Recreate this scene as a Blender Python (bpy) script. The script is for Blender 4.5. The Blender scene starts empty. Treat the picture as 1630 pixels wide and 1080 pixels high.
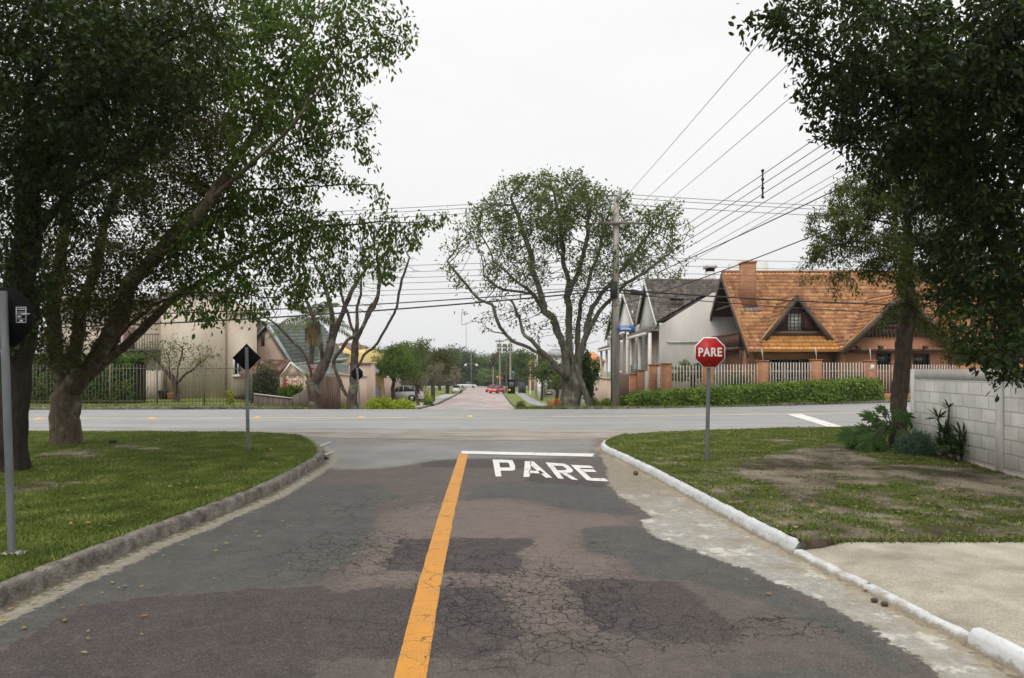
import bpy, bmesh, math, random
import numpy as np
from mathutils import Vector, Matrix, noise as mnoise
PI = math.pi
rng = np.random.default_rng(7)
random.seed(7)
scene = bpy.context.scene
# ---------------------------------------------------------------- camera
F = 1087.0; CX = 815.0; HY = 588.0; EYE = 1.6
cam_d = bpy.data.cameras.new("camera"); cam = bpy.data.objects.new("camera", cam_d)
scene.collection.objects.link(cam)
cam.location = (0, 0, EYE); cam.rotation_euler = (PI/2, 0, 0)
cam_d.sensor_width = 36.0; cam_d.lens = 36.0*F/1630; cam_d.shift_y = (HY-540)/1630
cam_d.clip_start = 0.05; cam_d.clip_end = 3000
scene.camera = cam
# ---------------------------------------------------------------- sky, sun, exposure
SUN_EL, SUN_AZ = math.radians(58), math.radians(200)      # azimuth clockwise from +Y
w = bpy.data.worlds.new("World"); scene.world = w; w.use_nodes = True
nt = w.node_tree; nt.nodes.clear(); L = nt.links.new
def nn(nt, t, **kw):
    n = nt.nodes.new(t)
    for k, v in kw.items(): setattr(n, k, v)
    return n
sky = nn(nt, 'ShaderNodeTexSky', sky_type='NISHITA'); sky.sun_disc = False
sky.sun_elevation = SUN_EL; sky.sun_rotation = SUN_AZ; sky.dust_density = 4
hsv = nn(nt, 'ShaderNodeHueSaturation'); hsv.inputs['Saturation'].default_value = 0.1
L(sky.outputs[0], hsv.inputs['Color'])
tc = nn(nt, 'ShaderNodeTexCoord'); sep = nn(nt, 'ShaderNodeSeparateXYZ'); L(tc.outputs['Generated'], sep.inputs[0])
# overcast cloud layer: brighter towards the zenith
mr = nn(nt, 'ShaderNodeMapRange', interpolation_type='SMOOTHSTEP')
L(sep.outputs['Z'], mr.inputs[0])
mr.inputs[1].default_value = 0.42; mr.inputs[2].default_value = 0.95; mr.inputs[3].default_value = 0.0; mr.inputs[4].default_value = 1.0
cl = nn(nt, 'ShaderNodeMix', data_type='RGBA')
cl.inputs['A'].default_value = (8.6, 8.6, 8.6, 1); cl.inputs['B'].default_value = (18.3, 18.2, 18.1, 1)
L(mr.outputs[0], cl.inputs['Factor'])
nz = nn(nt, 'ShaderNodeTexNoise'); nz.inputs['Scale'].default_value = 2.2; nz.inputs['Detail'].default_value = 5
mpn = nn(nt, 'ShaderNodeMapping'); mpn.inputs['Scale'].default_value = (1, 1, 3.0)
L(tc.outputs['Generated'], mpn.inputs[0]); L(mpn.outputs[0], nz.inputs['Vector'])
mr2 = nn(nt, 'ShaderNodeMapRange'); L(nz.outputs[0], mr2.inputs[0]); mr2.inputs[1].default_value = .3; mr2.inputs[2].default_value = .7; mr2.inputs[3].default_value = 0.955; mr2.inputs[4].default_value = 1.03
mr3 = nn(nt, 'ShaderNodeMapRange'); L(sep.outputs['Z'], mr3.inputs[0]); mr3.inputs[1].default_value = 0; mr3.inputs[2].default_value = .35; mr3.inputs[3].default_value = .91; mr3.inputs[4].default_value = 1.04
mm3 = nn(nt, 'ShaderNodeMath', operation='MULTIPLY'); L(mr2.outputs[0], mm3.inputs[0]); L(mr3.outputs[0], mm3.inputs[1])
vm = nn(nt, 'ShaderNodeVectorMath', operation='SCALE'); L(cl.outputs['Result'], vm.inputs[0]); L(mm3.outputs[0], vm.inputs['Scale'])
mx = nn(nt, 'ShaderNodeMix', data_type='RGBA'); mx.inputs['Factor'].default_value = 0.97
L(hsv.outputs[0], mx.inputs['A']); L(vm.outputs[0], mx.inputs['B'])
bg = nn(nt, 'ShaderNodeBackground'); bg.inputs['Strength'].default_value = 0.1
L(mx.outputs['Result'], bg.inputs['Color'])
wo = nn(nt, 'ShaderNodeOutputWorld'); L(bg.outputs[0], wo.inputs['Surface'])
sd = bpy.data.lights.new("sun", 'SUN'); sd.energy = 1.1; sd.angle = math.radians(18); sd.color = (1.0, 0.96, 0.9)
so = bpy.data.objects.new("sun", sd); scene.collection.objects.link(so)
sv = Vector((math.sin(SUN_AZ)*math.cos(SUN_EL), math.cos(SUN_AZ)*math.cos(SUN_EL), math.sin(SUN_EL)))
so.rotation_euler = sv.to_track_quat('Z', 'Y').to_euler(); so.location = sv*60
scene.view_settings.view_transform = 'Standard'; scene.view_settings.look = 'None'
scene.view_settings.exposure = 0.14; scene.view_settings.gamma = 1.0
scene.render.engine = 'CYCLES'
cy = scene.cycles; cy.max_bounces = 6; cy.diffuse_bounces = 3; cy.glossy_bounces = 2; cy.transmission_bounces = 4
cy.transparent_max_bounces = 8; cy.use_denoising = True; cy.caustics_reflective = False; cy.caustics_refractive = False
cy.use_adaptive_sampling = True
# ---------------------------------------------------------------- measuring helpers
def at(x, y, Y):                       # photo direction at a measured distance -> world point
    return Vector(((x-CX)*Y/F, Y, EYE-(y-HY)*Y/F))
def G(x, y, z=0.0):                    # the same on level ground at height z
    Y = (EYE-z)*F/(y-HY); return ((x-CX)*Y/F, Y)
def GP(pts, z=0.0): return [G(x, y, z) for x, y in pts]
PY = [-50, 27, 30, 35, 40, 47, 70, 132, 188, 300, 3000]
PZ = [0, 0, -.22, -.52, -.84, -1.28, -2.0, -2.95, -3.5, -3.6, -3.6]
def prof(Y): return float(np.interp(Y, PY, PZ))
def hgt(X, Y):
    far = min(1, max(0, (Y-55)/25))
    if X > 0: wx = 1 - min(1, max(0, (X-5)/7))
    else: wx = 1 - min(1, max(0, (-X-9)/6))
    wx = wx + (1-wx)*far
    return prof(Y)*wx
def resample(pts, n):
    p = np.array(pts, float); d = np.r_[0, np.cumsum(np.linalg.norm(np.diff(p, axis=0), axis=1))]
    t = np.linspace(0, d[-1], n)
    return np.stack([np.interp(t, d, p[:, k]) for k in range(p.shape[1])], 1)
def smooth(pts, it=2):
    p = np.array(pts, float)
    for _ in range(it):
        q = np.empty((2*len(p)-2, p.shape[1])); q[0::2] = .75*p[:-1]+.25*p[1:]; q[1::2] = .25*p[:-1]+.75*p[1:]
        p = np.vstack([p[:1], q, p[-1:]])
    return p
def sdf(P, poly):
    """signed distance of points P (n,2) to polygon, negative inside"""
    poly = np.array(poly, float); d = np.full(len(P), 1e9); ins = np.zeros(len(P), bool)
    for i in range(len(poly)):
        a, b = poly[i], poly[(i+1) % len(poly)]; e = b-a; v = P-a
        t = np.clip((v@e)/(e@e+1e-12), 0, 1); d = np.minimum(d, np.linalg.norm(v-t[:, None]*e, axis=1))
        c = ((a[1] > P[:, 1]) != (b[1] > P[:, 1]))
        with np.errstate(divide='ignore', invalid='ignore'):
            xi = (b[0]-a[0])*(P[:, 1]-a[1])/(b[1]-a[1])+a[0]
        ins ^= c & (P[:, 0] < xi)
    return np.where(ins, -d, d)
# ---------------------------------------------------------------- object helpers
COL = scene.collection
def tag(o, label=None, cat=None, group=None, kind=None):
    if label: o['label'] = label
    if cat: o['category'] = cat
    if group: o['group'] = group
    if kind: o['kind'] = kind
    return o
def wloc(o):
    v = Vector((0, 0, 0))
    while o is not None: v = v+o.location; o = o.parent
    return v
def empty(name, loc, label, cat, group=None):
    o = bpy.data.objects.new(name, None); o.empty_display_size = .2; o.location = loc; COL.objects.link(o)
    return tag(o, label, cat, group)
def mesh_np(name, V, faces_flat, fsize, mats, parent=None, matidx=None, attrs=None, smooth_=False, origin=None):
    V = np.asarray(V, dtype=np.float32).reshape(-1, 3)
    fsize = np.asarray(fsize, dtype=np.int32); faces_flat = np.asarray(faces_flat, dtype=np.int32)
    if parent is not None: org = wloc(parent)
    elif origin is not None: org = Vector(origin)
    else:
        lo, hi = V.min(0), V.max(0); org = Vector(((lo[0]+hi[0])/2, (lo[1]+hi[1])/2, float(lo[2])))
    V = V-np.array(org, dtype=np.float32)
    me = bpy.data.meshes.new(name)
    me.vertices.add(len(V)); me.vertices.foreach_set('co', V.ravel())
    me.loops.add(len(faces_flat)); me.loops.foreach_set('vertex_index', faces_flat)
    me.polygons.add(len(fsize)); st = np.r_[0, np.cumsum(fsize)[:-1]].astype(np.int32)
    me.polygons.foreach_set('loop_start', st)
    if matidx is not None: me.polygons.foreach_set('material_index', np.asarray(matidx, dtype=np.int32))
    if smooth_: me.polygons.foreach_set('use_smooth', np.ones(len(fsize), dtype=bool))
    me.update(calc_edges=True)
    for m in (mats if isinstance(mats, (list, tuple)) else [mats]): me.materials.append(m)
    if attrs:
        for k, a in attrs.items():
            at_ = me.attributes.new(k, 'FLOAT', 'POINT'); at_.data.foreach_set('value', np.asarray(a, dtype=np.float32))
    o = bpy.data.objects.new(name, me); COL.objects.link(o)
    if parent is not None: o.parent = parent
    else: o.location = org
    return o
class MB:
    def __init__(s): s.v = []; s.f = []; s.m = []; s.uv = {}
    def add(s, vs, fs, m=0):
        b = len(s.v); s.v.extend([tuple(v) for v in vs]); s.f.extend([tuple(i+b for i in f) for f in fs]); s.m.extend([m]*len(fs)); return s
    def box(s, c, d, rz=0, m=0, rx=0, ry=0):
        R = Matrix.Rotation(rz, 3, 'Z') @ Matrix.Rotation(ry, 3, 'Y') @ Matrix.Rotation(rx, 3, 'X'); c = Vector(c)
        vs = [c+R@Vector((x*d[0]/2, y*d[1]/2, z*d[2]/2)) for z in (-1, 1) for y in (-1, 1) for x in (-1, 1)]
        return s.add(vs, [(0, 2, 3, 1), (4, 5, 7, 6), (0, 1, 5, 4), (2, 6, 7, 3), (0, 4, 6, 2), (1, 3, 7, 5)], m)
    def bx(s, x0, x1, y0, y1, z0, z1, m=0):
        return s.box(((x0+x1)/2, (y0+y1)/2, (z0+z1)/2), (abs(x1-x0), abs(y1-y0), abs(z1-z0)), 0, m)
    def slab(s, pts, off, m=0):
        """thick polygon: pts (3d) and the same moved by off"""
        n = len(pts); p = [Vector(a) for a in pts]; q = [a+Vector(off) for a in p]
        fs = [tuple(range(n)), tuple(range(2*n-1, n-1, -1))]+[(i, i+n, (i+1) % n+n, (i+1) % n) for i in range(n)]
        return s.add(p+q, fs, m)
    def poly(s, pts, m=0): return s.add(pts, [tuple(range(len(pts)))], m)
    def tube(s, pts, rad, n=8, m=0, caps=True):
        P = [Vector(p) for p in pts]; R = rad if isinstance(rad, (list, tuple, np.ndarray)) else [rad]*len(P)
        vs = []; t0 = (P[1]-P[0]).normalized(); u = t0.orthogonal().normalized()
        for i, p in enumerate(P):
            t = (P[min(i+1, len(P)-1)]-P[max(i-1, 0)]).normalized()
            u = (u-t*u.dot(t)); u = u.normalized() if u.length > 1e-6 else t.orthogonal().normalized(); w_ = t.cross(u)
            for k in range(n):
                a = 2*PI*k/n; vs.append(p+(u*math.cos(a)+w_*math.sin(a))*R[i])
        fs = [(i*n+k, i*n+(k+1) % n, (i+1)*n+(k+1) % n, (i+1)*n+k) for i in range(len(P)-1) for k in range(n)]
        if caps: fs += [tuple(range(n-1, -1, -1)), tuple((len(P)-1)*n+k for k in range(n))]
        return s.add(vs, fs, m)
    def cyl(s, a, b, r, n=12, m=0): return s.tube([a, b], r, n, m)
    def sphere(s, c, r, m=0, nu=12, nv=8, sc=(1, 1, 1)):
        c = Vector(c); vs = []; fs = []
        for j in range(nv+1):
            th = PI*j/nv
            for i in range(nu):
                ph = 2*PI*i/nu; vs.append(c+Vector((math.sin(th)*math.cos(ph)*r*sc[0], math.sin(th)*math.sin(ph)*r*sc[1], math.cos(th)*r*sc[2])))
        for j in range(nv):
            for i in range(nu): fs.append((j*nu+i, (j+1)*nu+i, (j+1)*nu+(i+1) % nu, j*nu+(i+1) % nu))
        return s.add(vs, fs, m)
    def build(s, name, mats, parent=None, sm=False, origin=None, bevel=0, **kw):
        ff = [i for f in s.f for i in f]
        o = mesh_np(name, np.array(s.v), ff, [len(f) for f in s.f], mats, parent, s.m, None, sm, origin)
        if sm: 
            try: o.data.set_sharp_from_angle(angle=math.radians(40))
            except Exception: pass
        if bevel:
            b = o.modifiers.new('bevel', 'BEVEL'); b.width = bevel; b.segments = 2; b.limit_method = 'ANGLE'
        if kw: tag(o, **kw)
        return o
def copy_tree(o, parent=None):
    c = o.copy(); COL.objects.link(c); c.parent = parent
    for ch in list(o.children): copy_tree(ch, c)
    return c
# ---------------------------------------------------------------- materials
def srgb(r, g, b):
    f = lambda c: (c/255/12.92) if c/255 <= .04045 else ((c/255+.055)/1.055)**2.4
    return (f(r), f(g), f(b))
def newmat(name):
    m = bpy.data.materials.new(name); m.use_nodes = True; nt = m.node_tree; nt.nodes.clear()
    out = nn(nt, 'ShaderNodeOutputMaterial'); p = nn(nt, 'ShaderNodeBsdfPrincipled'); nt.links.new(p.outputs[0], out.inputs[0])
    return m, nt, p, out
def c4(c): return (c[0], c[1], c[2], 1)
def mixc(nt, fac, a, b):
    n = nn(nt, 'ShaderNodeMix', data_type='RGBA')
    for s, v in (('Factor', fac), ('A', a), ('B', b)):
        if hasattr(v, 'is_output') or isinstance(v, bpy.types.NodeSocket): nt.links.new(v, n.inputs[s])
        elif s == 'Factor': n.inputs[s].default_value = v
        else: n.inputs[s].default_value = c4(v)
    return n.outputs['Result']
def noisen(nt, vec, scale, detail=4, rough=.55, dim='3D'):
    n = nn(nt, 'ShaderNodeTexNoise'); n.inputs['Scale'].default_value = scale; n.inputs['Detail'].default_value = detail; n.inputs['Roughness'].default_value = rough
    if vec is not None: nt.links.new(vec, n.inputs['Vector'])
    return n
def mrange(nt, v, a, b, c=0., d=1., smooth_=False):
    n = nn(nt, 'ShaderNodeMapRange'); n.interpolation_type = 'SMOOTHSTEP' if smooth_ else 'LINEAR'
    nt.links.new(v, n.inputs[0]); n.inputs[1].default_value = a; n.inputs[2].default_value = b; n.inputs[3].default_value = c; n.inputs[4].default_value = d
    return n.outputs[0]
def mth(nt, op, a, b=None, c=None):
    n = nn(nt, 'ShaderNodeMath', operation=op)
    for i, v in enumerate((a, b, c)):
        if v is None: continue
        if isinstance(v, (int, float)): n.inputs[i].default_value = v
        else: nt.links.new(v, n.inputs[i])
    return n.outputs[0]
def bumpn(nt, p, h, strength=.4, dist=.01):
    b = nn(nt, 'ShaderNodeBump'); b.inputs['Strength'].default_value = strength; b.inputs['Distance'].default_value = dist
    nt.links.new(h, b.inputs['Height']); nt.links.new(b.outputs[0], p.inputs['Normal']); return b
def gpos(nt): return nn(nt, 'ShaderNodeNewGeometry').outputs['Position']
def M(name, col, rough=.8, var=.12, scale=2.0, col2=None, bump=0, bscale=30, spec=.3, metal=0, streak=0, speck=0):
    m, nt, p, out = newmat(name); vec = gpos(nt)
    if streak:
        mp = nn(nt, 'ShaderNodeMapping'); mp.inputs['Scale'].default_value = (1, 1, streak); nt.links.new(vec, mp.inputs[0]); v2 = mp.outputs[0]
    else: v2 = vec
    n = noisen(nt, v2, scale, 6, .62); f = mrange(nt, n.outputs[0], .3, .7)
    a = tuple(c*(1-var) for c in col); b = col2 or tuple(min(1, c*(1+var)) for c in col)
    c = mixc(nt, f, a, b)
    if speck:
        n2 = noisen(nt, vec, 90, 2, .8); c = mixc(nt, mrange(nt, n2.outputs[0], .35, .65, 0, speck), c, tuple(x*.35 for x in col))
    nt.links.new(c, p.inputs['Base Color'])
    p.inputs['Roughness'].default_value = rough; p.inputs['Specular IOR Level'].default_value = spec; p.inputs['Metallic'].default_value = metal
    if bump: bumpn(nt, p, noisen(nt, vec, bscale, 5).outputs[0], bump, .02)
    return m
def leafmat(name, c1, c2, c3, trans=.35, rough=.55, spec=.16, tcol=(.15, .24, .025)):
    m, nt, p, out = newmat(name)
    a = nn(nt, 'ShaderNodeAttribute', attribute_name='rnd')
    r = nn(nt, 'ShaderNodeValToRGB'); nt.links.new(a.outputs['Fac'], r.inputs[0])
    r.color_ramp.elements[0].color = c4(c1); r.color_ramp.elements[1].color = c4(c3); r.color_ramp.elements[1].position = 1
    e = r.color_ramp.elements.new(.55); e.color = c4(c2)
    nt.links.new(r.outputs[0], p.inputs['Base Color']); p.inputs['Roughness'].default_value = rough; p.inputs['Specular IOR Level'].default_value = spec
    t = nn(nt, 'ShaderNodeBsdfTranslucent'); g = mixc(nt, .5, r.outputs[0], tcol); nt.links.new(g, t.inputs[0])
    ms = nn(nt, 'ShaderNodeMixShader'); ms.inputs[0].default_value = trans
    nt.links.new(p.outputs[0], ms.inputs[1]); nt.links.new(t.outputs[0], ms.inputs[2]); nt.links.new(ms.outputs[0], out.inputs[0])
    return m
def brickmat(name, axes, c1, c2, mortar, bw, bh, msize=.012, var=.3, rough=.85, moff=.5):
    """axes: 'x','y' (or an angle in rad) = horizontal direction the wall runs along"""
    m, nt, p, out = newmat(name); vec = gpos(nt)
    s = nn(nt, 'ShaderNodeSeparateXYZ'); nt.links.new(vec, s.inputs[0])
    ang = {'x': 0, 'y': PI/2}.get(axes, axes)
    u = mth(nt, 'ADD', mth(nt, 'MULTIPLY', s.outputs[0], math.cos(ang)), mth(nt, 'MULTIPLY', s.outputs[1], math.sin(ang)))
    cb = nn(nt, 'ShaderNodeCombineXYZ'); nt.links.new(u, cb.inputs[0]); nt.links.new(s.outputs[2], cb.inputs[1])
    b = nn(nt, 'ShaderNodeTexBrick'); nt.links.new(cb.outputs[0], b.inputs['Vector'])
    b.inputs['Color1'].default_value = c4(c1); b.inputs['Color2'].default_value = c4(c2); b.inputs['Mortar'].default_value = c4(mortar)
    b.inputs['Scale'].default_value = 1; b.inputs['Brick Width'].default_value = bw; b.inputs['Row Height'].default_value = bh
    b.inputs['Mortar Size'].default_value = msize; b.inputs['Mortar Smooth'].default_value = .3; b.inputs['Bias'].default_value = 0
    b.offset = moff
    n = noisen(nt, vec, 1.2, 6, .65)
    hs = nn(nt, 'ShaderNodeHueSaturation'); nt.links.new(b.outputs[0], hs.inputs['Color']); nt.links.new(mrange(nt, n.outputs[0], .3, .7, 1-var, 1+var*.6), hs.inputs['Value'])
    nt.links.new(hs.outputs[0], p.inputs['Base Color']); p.inputs['Roughness'].default_value = rough
    bumpn(nt, p, mth(nt, 'SUBTRACT', noisen(nt, vec, 25, 5).outputs[0], mth(nt, 'MULTIPLY', b.outputs['Fac'], .8)), .5, .012)
    return m
def glassmat(name, col=(.02, .025, .03), rough=.08):
    m, nt, p, out = newmat(name); p.inputs['Base Color'].default_value = c4(col); p.inputs['Roughness'].default_value = rough
    p.inputs['Specular IOR Level'].default_value = .6; return m
def barkmat(name, c1, c2, lich=None, scale=6):
    m, nt, p, out = newmat(name); vec = gpos(nt)
    mp = nn(nt, 'ShaderNodeMapping'); mp.inputs['Scale'].default_value = (1, 1, .3); nt.links.new(vec, mp.inputs[0])
    n = noisen(nt, mp.outputs[0], scale*2.5, 7, .7); c = mixc(nt, mrange(nt, n.outputs[0], .32, .68), c1, c2)
    if lich:
        n2 = noisen(nt, vec, scale*.8, 4, .6); c = mixc(nt, mrange(nt, n2.outputs[0], .55, .66, 0, .8), c, lich)
    nt.links.new(c, p.inputs['Base Color']); p.inputs['Roughness'].default_value = .9; p.inputs['Specular IOR Level'].default_value = .15
    bumpn(nt, p, n.outputs[0], .9, .03); return m
# ================================================================ GROUND AND ROADS
def grid_sheet(name, xs, ys, zf, mat_, dz=0., **kw):
    X, Y = np.meshgrid(xs, ys); V = np.stack([X, Y, np.vectorize(zf)(X, Y)+dz], -1).reshape(-1, 3)
    nx, ny = len(xs), len(ys); i = np.arange(nx-1)[None, :]+nx*np.arange(ny-1)[:, None]
    Fc = np.stack([i, i+1, i+nx+1, i+nx], -1).reshape(-1)
    o = mesh_np(name, V, Fc, np.full((nx-1)*(ny-1), 4), mat_, origin=(0, 0, 0)); tag(o, **kw); return o
def loft(name, A, B, n, nx, mat_, dz, zf=None, z0=None, attrs=None, **kw):
    A = resample(A, n); B = resample(B, n); t = np.linspace(0, 1, nx)
    P = A[:, None, :2]*(1-t)[None, :, None]+B[:, None, :2]*t[None, :, None]
    X, Y = P[..., 0], P[..., 1]
    Z = np.vectorize(zf)(X, Y)+dz if zf else np.full(X.shape, dz)
    V = np.stack([X, Y, Z], -1).reshape(-1, 3); i = np.arange(nx-1)[None, :]+nx*np.arange(n-1)[:, None]
    Fc = np.stack([i, i+1, i+nx+1, i+nx], -1).reshape(-1)
    a = attrs(V[:, :2]) if attrs else None
    o = mesh_np(name, V, Fc, np.full((nx-1)*(n-1), 4), mat_, attrs=a, origin=(0, 0, 0)); tag(o, **kw); return o

xs = np.r_[-600, -300, -150, -90, -60, np.arange(-45, 46, 1.0), 60, 90, 150, 300, 600]
ys = np.r_[-40, -15, np.arange(-4, 27, 2.0), 27, 28.5, 30, 32.5, 35, 37.5, 40, 43.5, 47, 51, 55, 60, 65, 70, 80, 90, 100, 115, 132, 150, 188, 220, 300, 500, 900, 1500]
def groundmat(name, g1, g2, dry, dirt, dry_amt=.5, dirt_t=.62):
    m, nt, p, out = newmat(name); vec = gpos(nt)
    a = noisen(nt, vec, 5, 8, .7); c = mixc(nt, mrange(nt, a.outputs[0], .3, .7), g1, g2)
    b = noisen(nt, vec, .9, 5, .6); c = mixc(nt, mrange(nt, b.outputs[0], .45, .7, 0, dry_amt), c, dry)
    d = noisen(nt, vec, 1.7, 7, .7); c = mixc(nt, mrange(nt, d.outputs[0], dirt_t, dirt_t+.05), c, dirt)
    e = noisen(nt, vec, 60, 3, .8); c = mixc(nt, mrange(nt, e.outputs[0], .35, .7, 0, .45), c, tuple(x*.3 for x in g1))
    nt.links.new(c, p.inputs['Base Color']); p.inputs['Roughness'].default_value = .95; p.inputs['Specular IOR Level'].default_value = .1
    bumpn(nt, p, e.outputs[0], .8, .03); return m
grassm = groundmat('mat_grass_ground', (.07, .12, .02), (.12, .19, .035), (.2, .2, .07), (.13, .1, .07), .55, .66)
grid_sheet('ground', xs, ys, hgt, grassm, -.05, kind='structure', label='grassy ground reaching to the horizon')

# --- near street: masks as signed distances
ZR = 0.004
Lk = GP([(-330, 1075), (0, 968), (130, 910), (230, 868), (330, 829), (430, 787), (490, 752), (514, 736), (516, 724), (500, 709), (478, 700)])   # foot of left kerb
Lk = [(-3.5, 0.2), (-3.48, 2.2)] + Lk[1:]
Rk = GP([(1700, 1110), (1560, 1038), (1400, 955), (1222, 863), (1130, 812), (1040, 760), (975, 727), (958, 719), (956, 713), (966, 706), (990, 699)])
Rk = [(2.75, 0.2), (2.72, 2.2)] + Rk[1:]
Z_ = lambda sc, ox, oy, pts: [(ox+x*sc, oy+y*sc) for x, y in pts]
A_ = .3981; B_ = .37037; C_ = .3865
grey = [
 [(-400, 1300), (-50, 1050), (20, 1024), (139, 965), (239, 949), (420, 938), (505, 931), (517, 925), (532, 905), (555, 893), (560, 880), (573, 873), (590, 845), (592, 828), (589, 821), (600, 805), (640, 792), (600, 775), (520, 774), (462, 777), (380, 800), (250, 870), (100, 930), (-100, 1000), (-500, 1130)],
 [(767, 773), (800, 768), (830, 769), (900, 771), (956, 776), (985, 795), (1010, 815), (1023, 822), (960, 818), (893, 810), (860, 798), (838, 795), (790, 793), (738, 798)],
 [(930, 843), (960, 839), (1010, 838), (1060, 855), (1104, 873), (1209, 920), (1300, 966), (1360, 993), (1470, 1070), (1400, 1075), (1340, 1010), (1280, 990), (1220, 960), (1166, 947), (1097, 927), (1020, 920), (1004, 902), (986, 887), (940, 880), (925, 862)],
 [(560, 772), (605, 770), (604, 781), (556, 795)],
 [(820, 1200), (900, 1120), (1040, 1085), (1290, 1062), (1500, 1120), (1500, 1300), (800, 1300)],
]
dark = [
 [(671, 735), (682, 731), (740, 732), (834, 732), (842, 738), (834, 746), (760, 745), (671, 744)],
 [(634, 861), (700, 858), (849, 858), (856, 873), (840, 873), (821, 880), (830, 893), (827, 902), (816, 915), (740, 913), (616, 908), (622, 890)],
 [(540, 945), (597, 937), (700, 936), (790, 937), (798, 947), (804, 961), (812, 980), (823, 1002), (822, 1022), (812, 1032), (767, 1047), (719, 1050), (640, 1048), (560, 1050), (500, 1053), (490, 1090), (520, 1200), (-600, 1300), (-60, 1090), (20, 1026), (139, 967), (239, 951), (505, 933)],
 [(901, 928), (960, 924), (1010, 926), (1073, 927), (1095, 940), (1116, 958), (1140, 980), (1178, 1005), (1182, 1024), (1128, 1026), (1060, 1022), (1000, 1012), (960, 1008), (945, 990), (925, 975), (918, 950)],
 [(860, 752), (965, 770), (960, 777), (900, 772), (838, 768), (835, 752)],
]
conc = [[(945, 724), (955, 745), (960, 773), (975, 790), (997, 806), (1023, 823), (1004, 828), (1006, 838), (1040, 860), (1089, 877), (1128, 893), (1178, 908), (1232, 935), (1290, 962), (1348, 993), (1406, 1028), (1475, 1080), (1600, 1180), (1800, 1180), (1560, 1030), (1230, 860), (1040, 755), (975, 724)]]
apron = [[(380, 690), (400, 705), (500, 742), (540, 748), (600, 746), (640, 742), (690, 733), (760, 730), (860, 730), (948, 728), (950, 640), (380, 640)]]
light = [[(555, 925), (600, 850), (620, 820), (690, 800), (800, 795), (900, 815), (1000, 826), (1004, 838), (925, 848), (930, 880), (985, 890), (1000, 915), (900, 925), (920, 975), (960, 1010), (850, 1010), (810, 960), (790, 935), (560, 935)]]
crk = [((840, 955), 1.0, 1.15, 1.0), ((575, 878), .9, .9, .9), ((700, 885), 1.1, .6, .75), ((980, 1015), 1.1, .35, .7), ((1230, 1000), .5, .3, .8), ((950, 880), .7, .8, .55), ((620, 810), 1.2, 1.3, .6), ((850, 800), 2.2, 1.6, .35), ((1060, 960), .7, .5, .45), ((560, 990), .8, .25, .6), ((640, 1010), .4, .3, .6)]
def multi(P, polys, z=0.):
    d = np.full(len(P), 9.)
    for q in polys: d = np.minimum(d, sdf(P, GP(q, z)))
    return d
def road_attr(P):
    wob = np.array([mnoise.noise(Vector((x*1.7, y*1.7, 3))) for x, y in P])*.06+np.array([mnoise.noise(Vector((x*6, y*6, 9))) for x, y in P])*.025
    k = np.full(len(P), .12)
    for (c, rx, ry, a) in crk:
        c = G(*c); d = np.sqrt(((P[:, 0]-c[0])/rx)**2+((P[:, 1]-c[1])/ry)**2); k = np.maximum(k, a*np.clip(1.35-d*.8, 0, 1))
    ap = multi(P, apron)
    k = np.where((ap < 0), .03, k)
    gut = sdf(P, [tuple(p) for p in Rk[::-1]]+[tuple(np.array(p)+[-5, 0]) for p in Rk])
    edge = np.full(len(P), 9.); q = np.array(Rk)
    lk = np.array(Lk); dl = np.full(len(P), 9.)
    for a_, b_ in zip(lk[:-1], lk[1:]):
        e = b_-a_; v = P-a_; t = np.clip((v@e)/(e@e), 0, 1); dl = np.minimum(dl, np.linalg.norm(v-t[:, None]*e, axis=1))
    for a_, b_ in zip(q[:-1], q[1:]):
        e = b_-a_; v = P-a_; t = np.clip((v@e)/(e@e), 0, 1); edge = np.minimum(edge, np.linalg.norm(v-t[:, None]*e, axis=1))
    return dict(sg=multi(P, grey)+wob*.6, sd=multi(P, dark)+wob*.5, sc=multi(P, conc)+wob*.7+.07, sa=ap+wob*2, sl=multi(P, light)+wob*2, ck=k, dl=dl+wob*.6, dr=edge)
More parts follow.
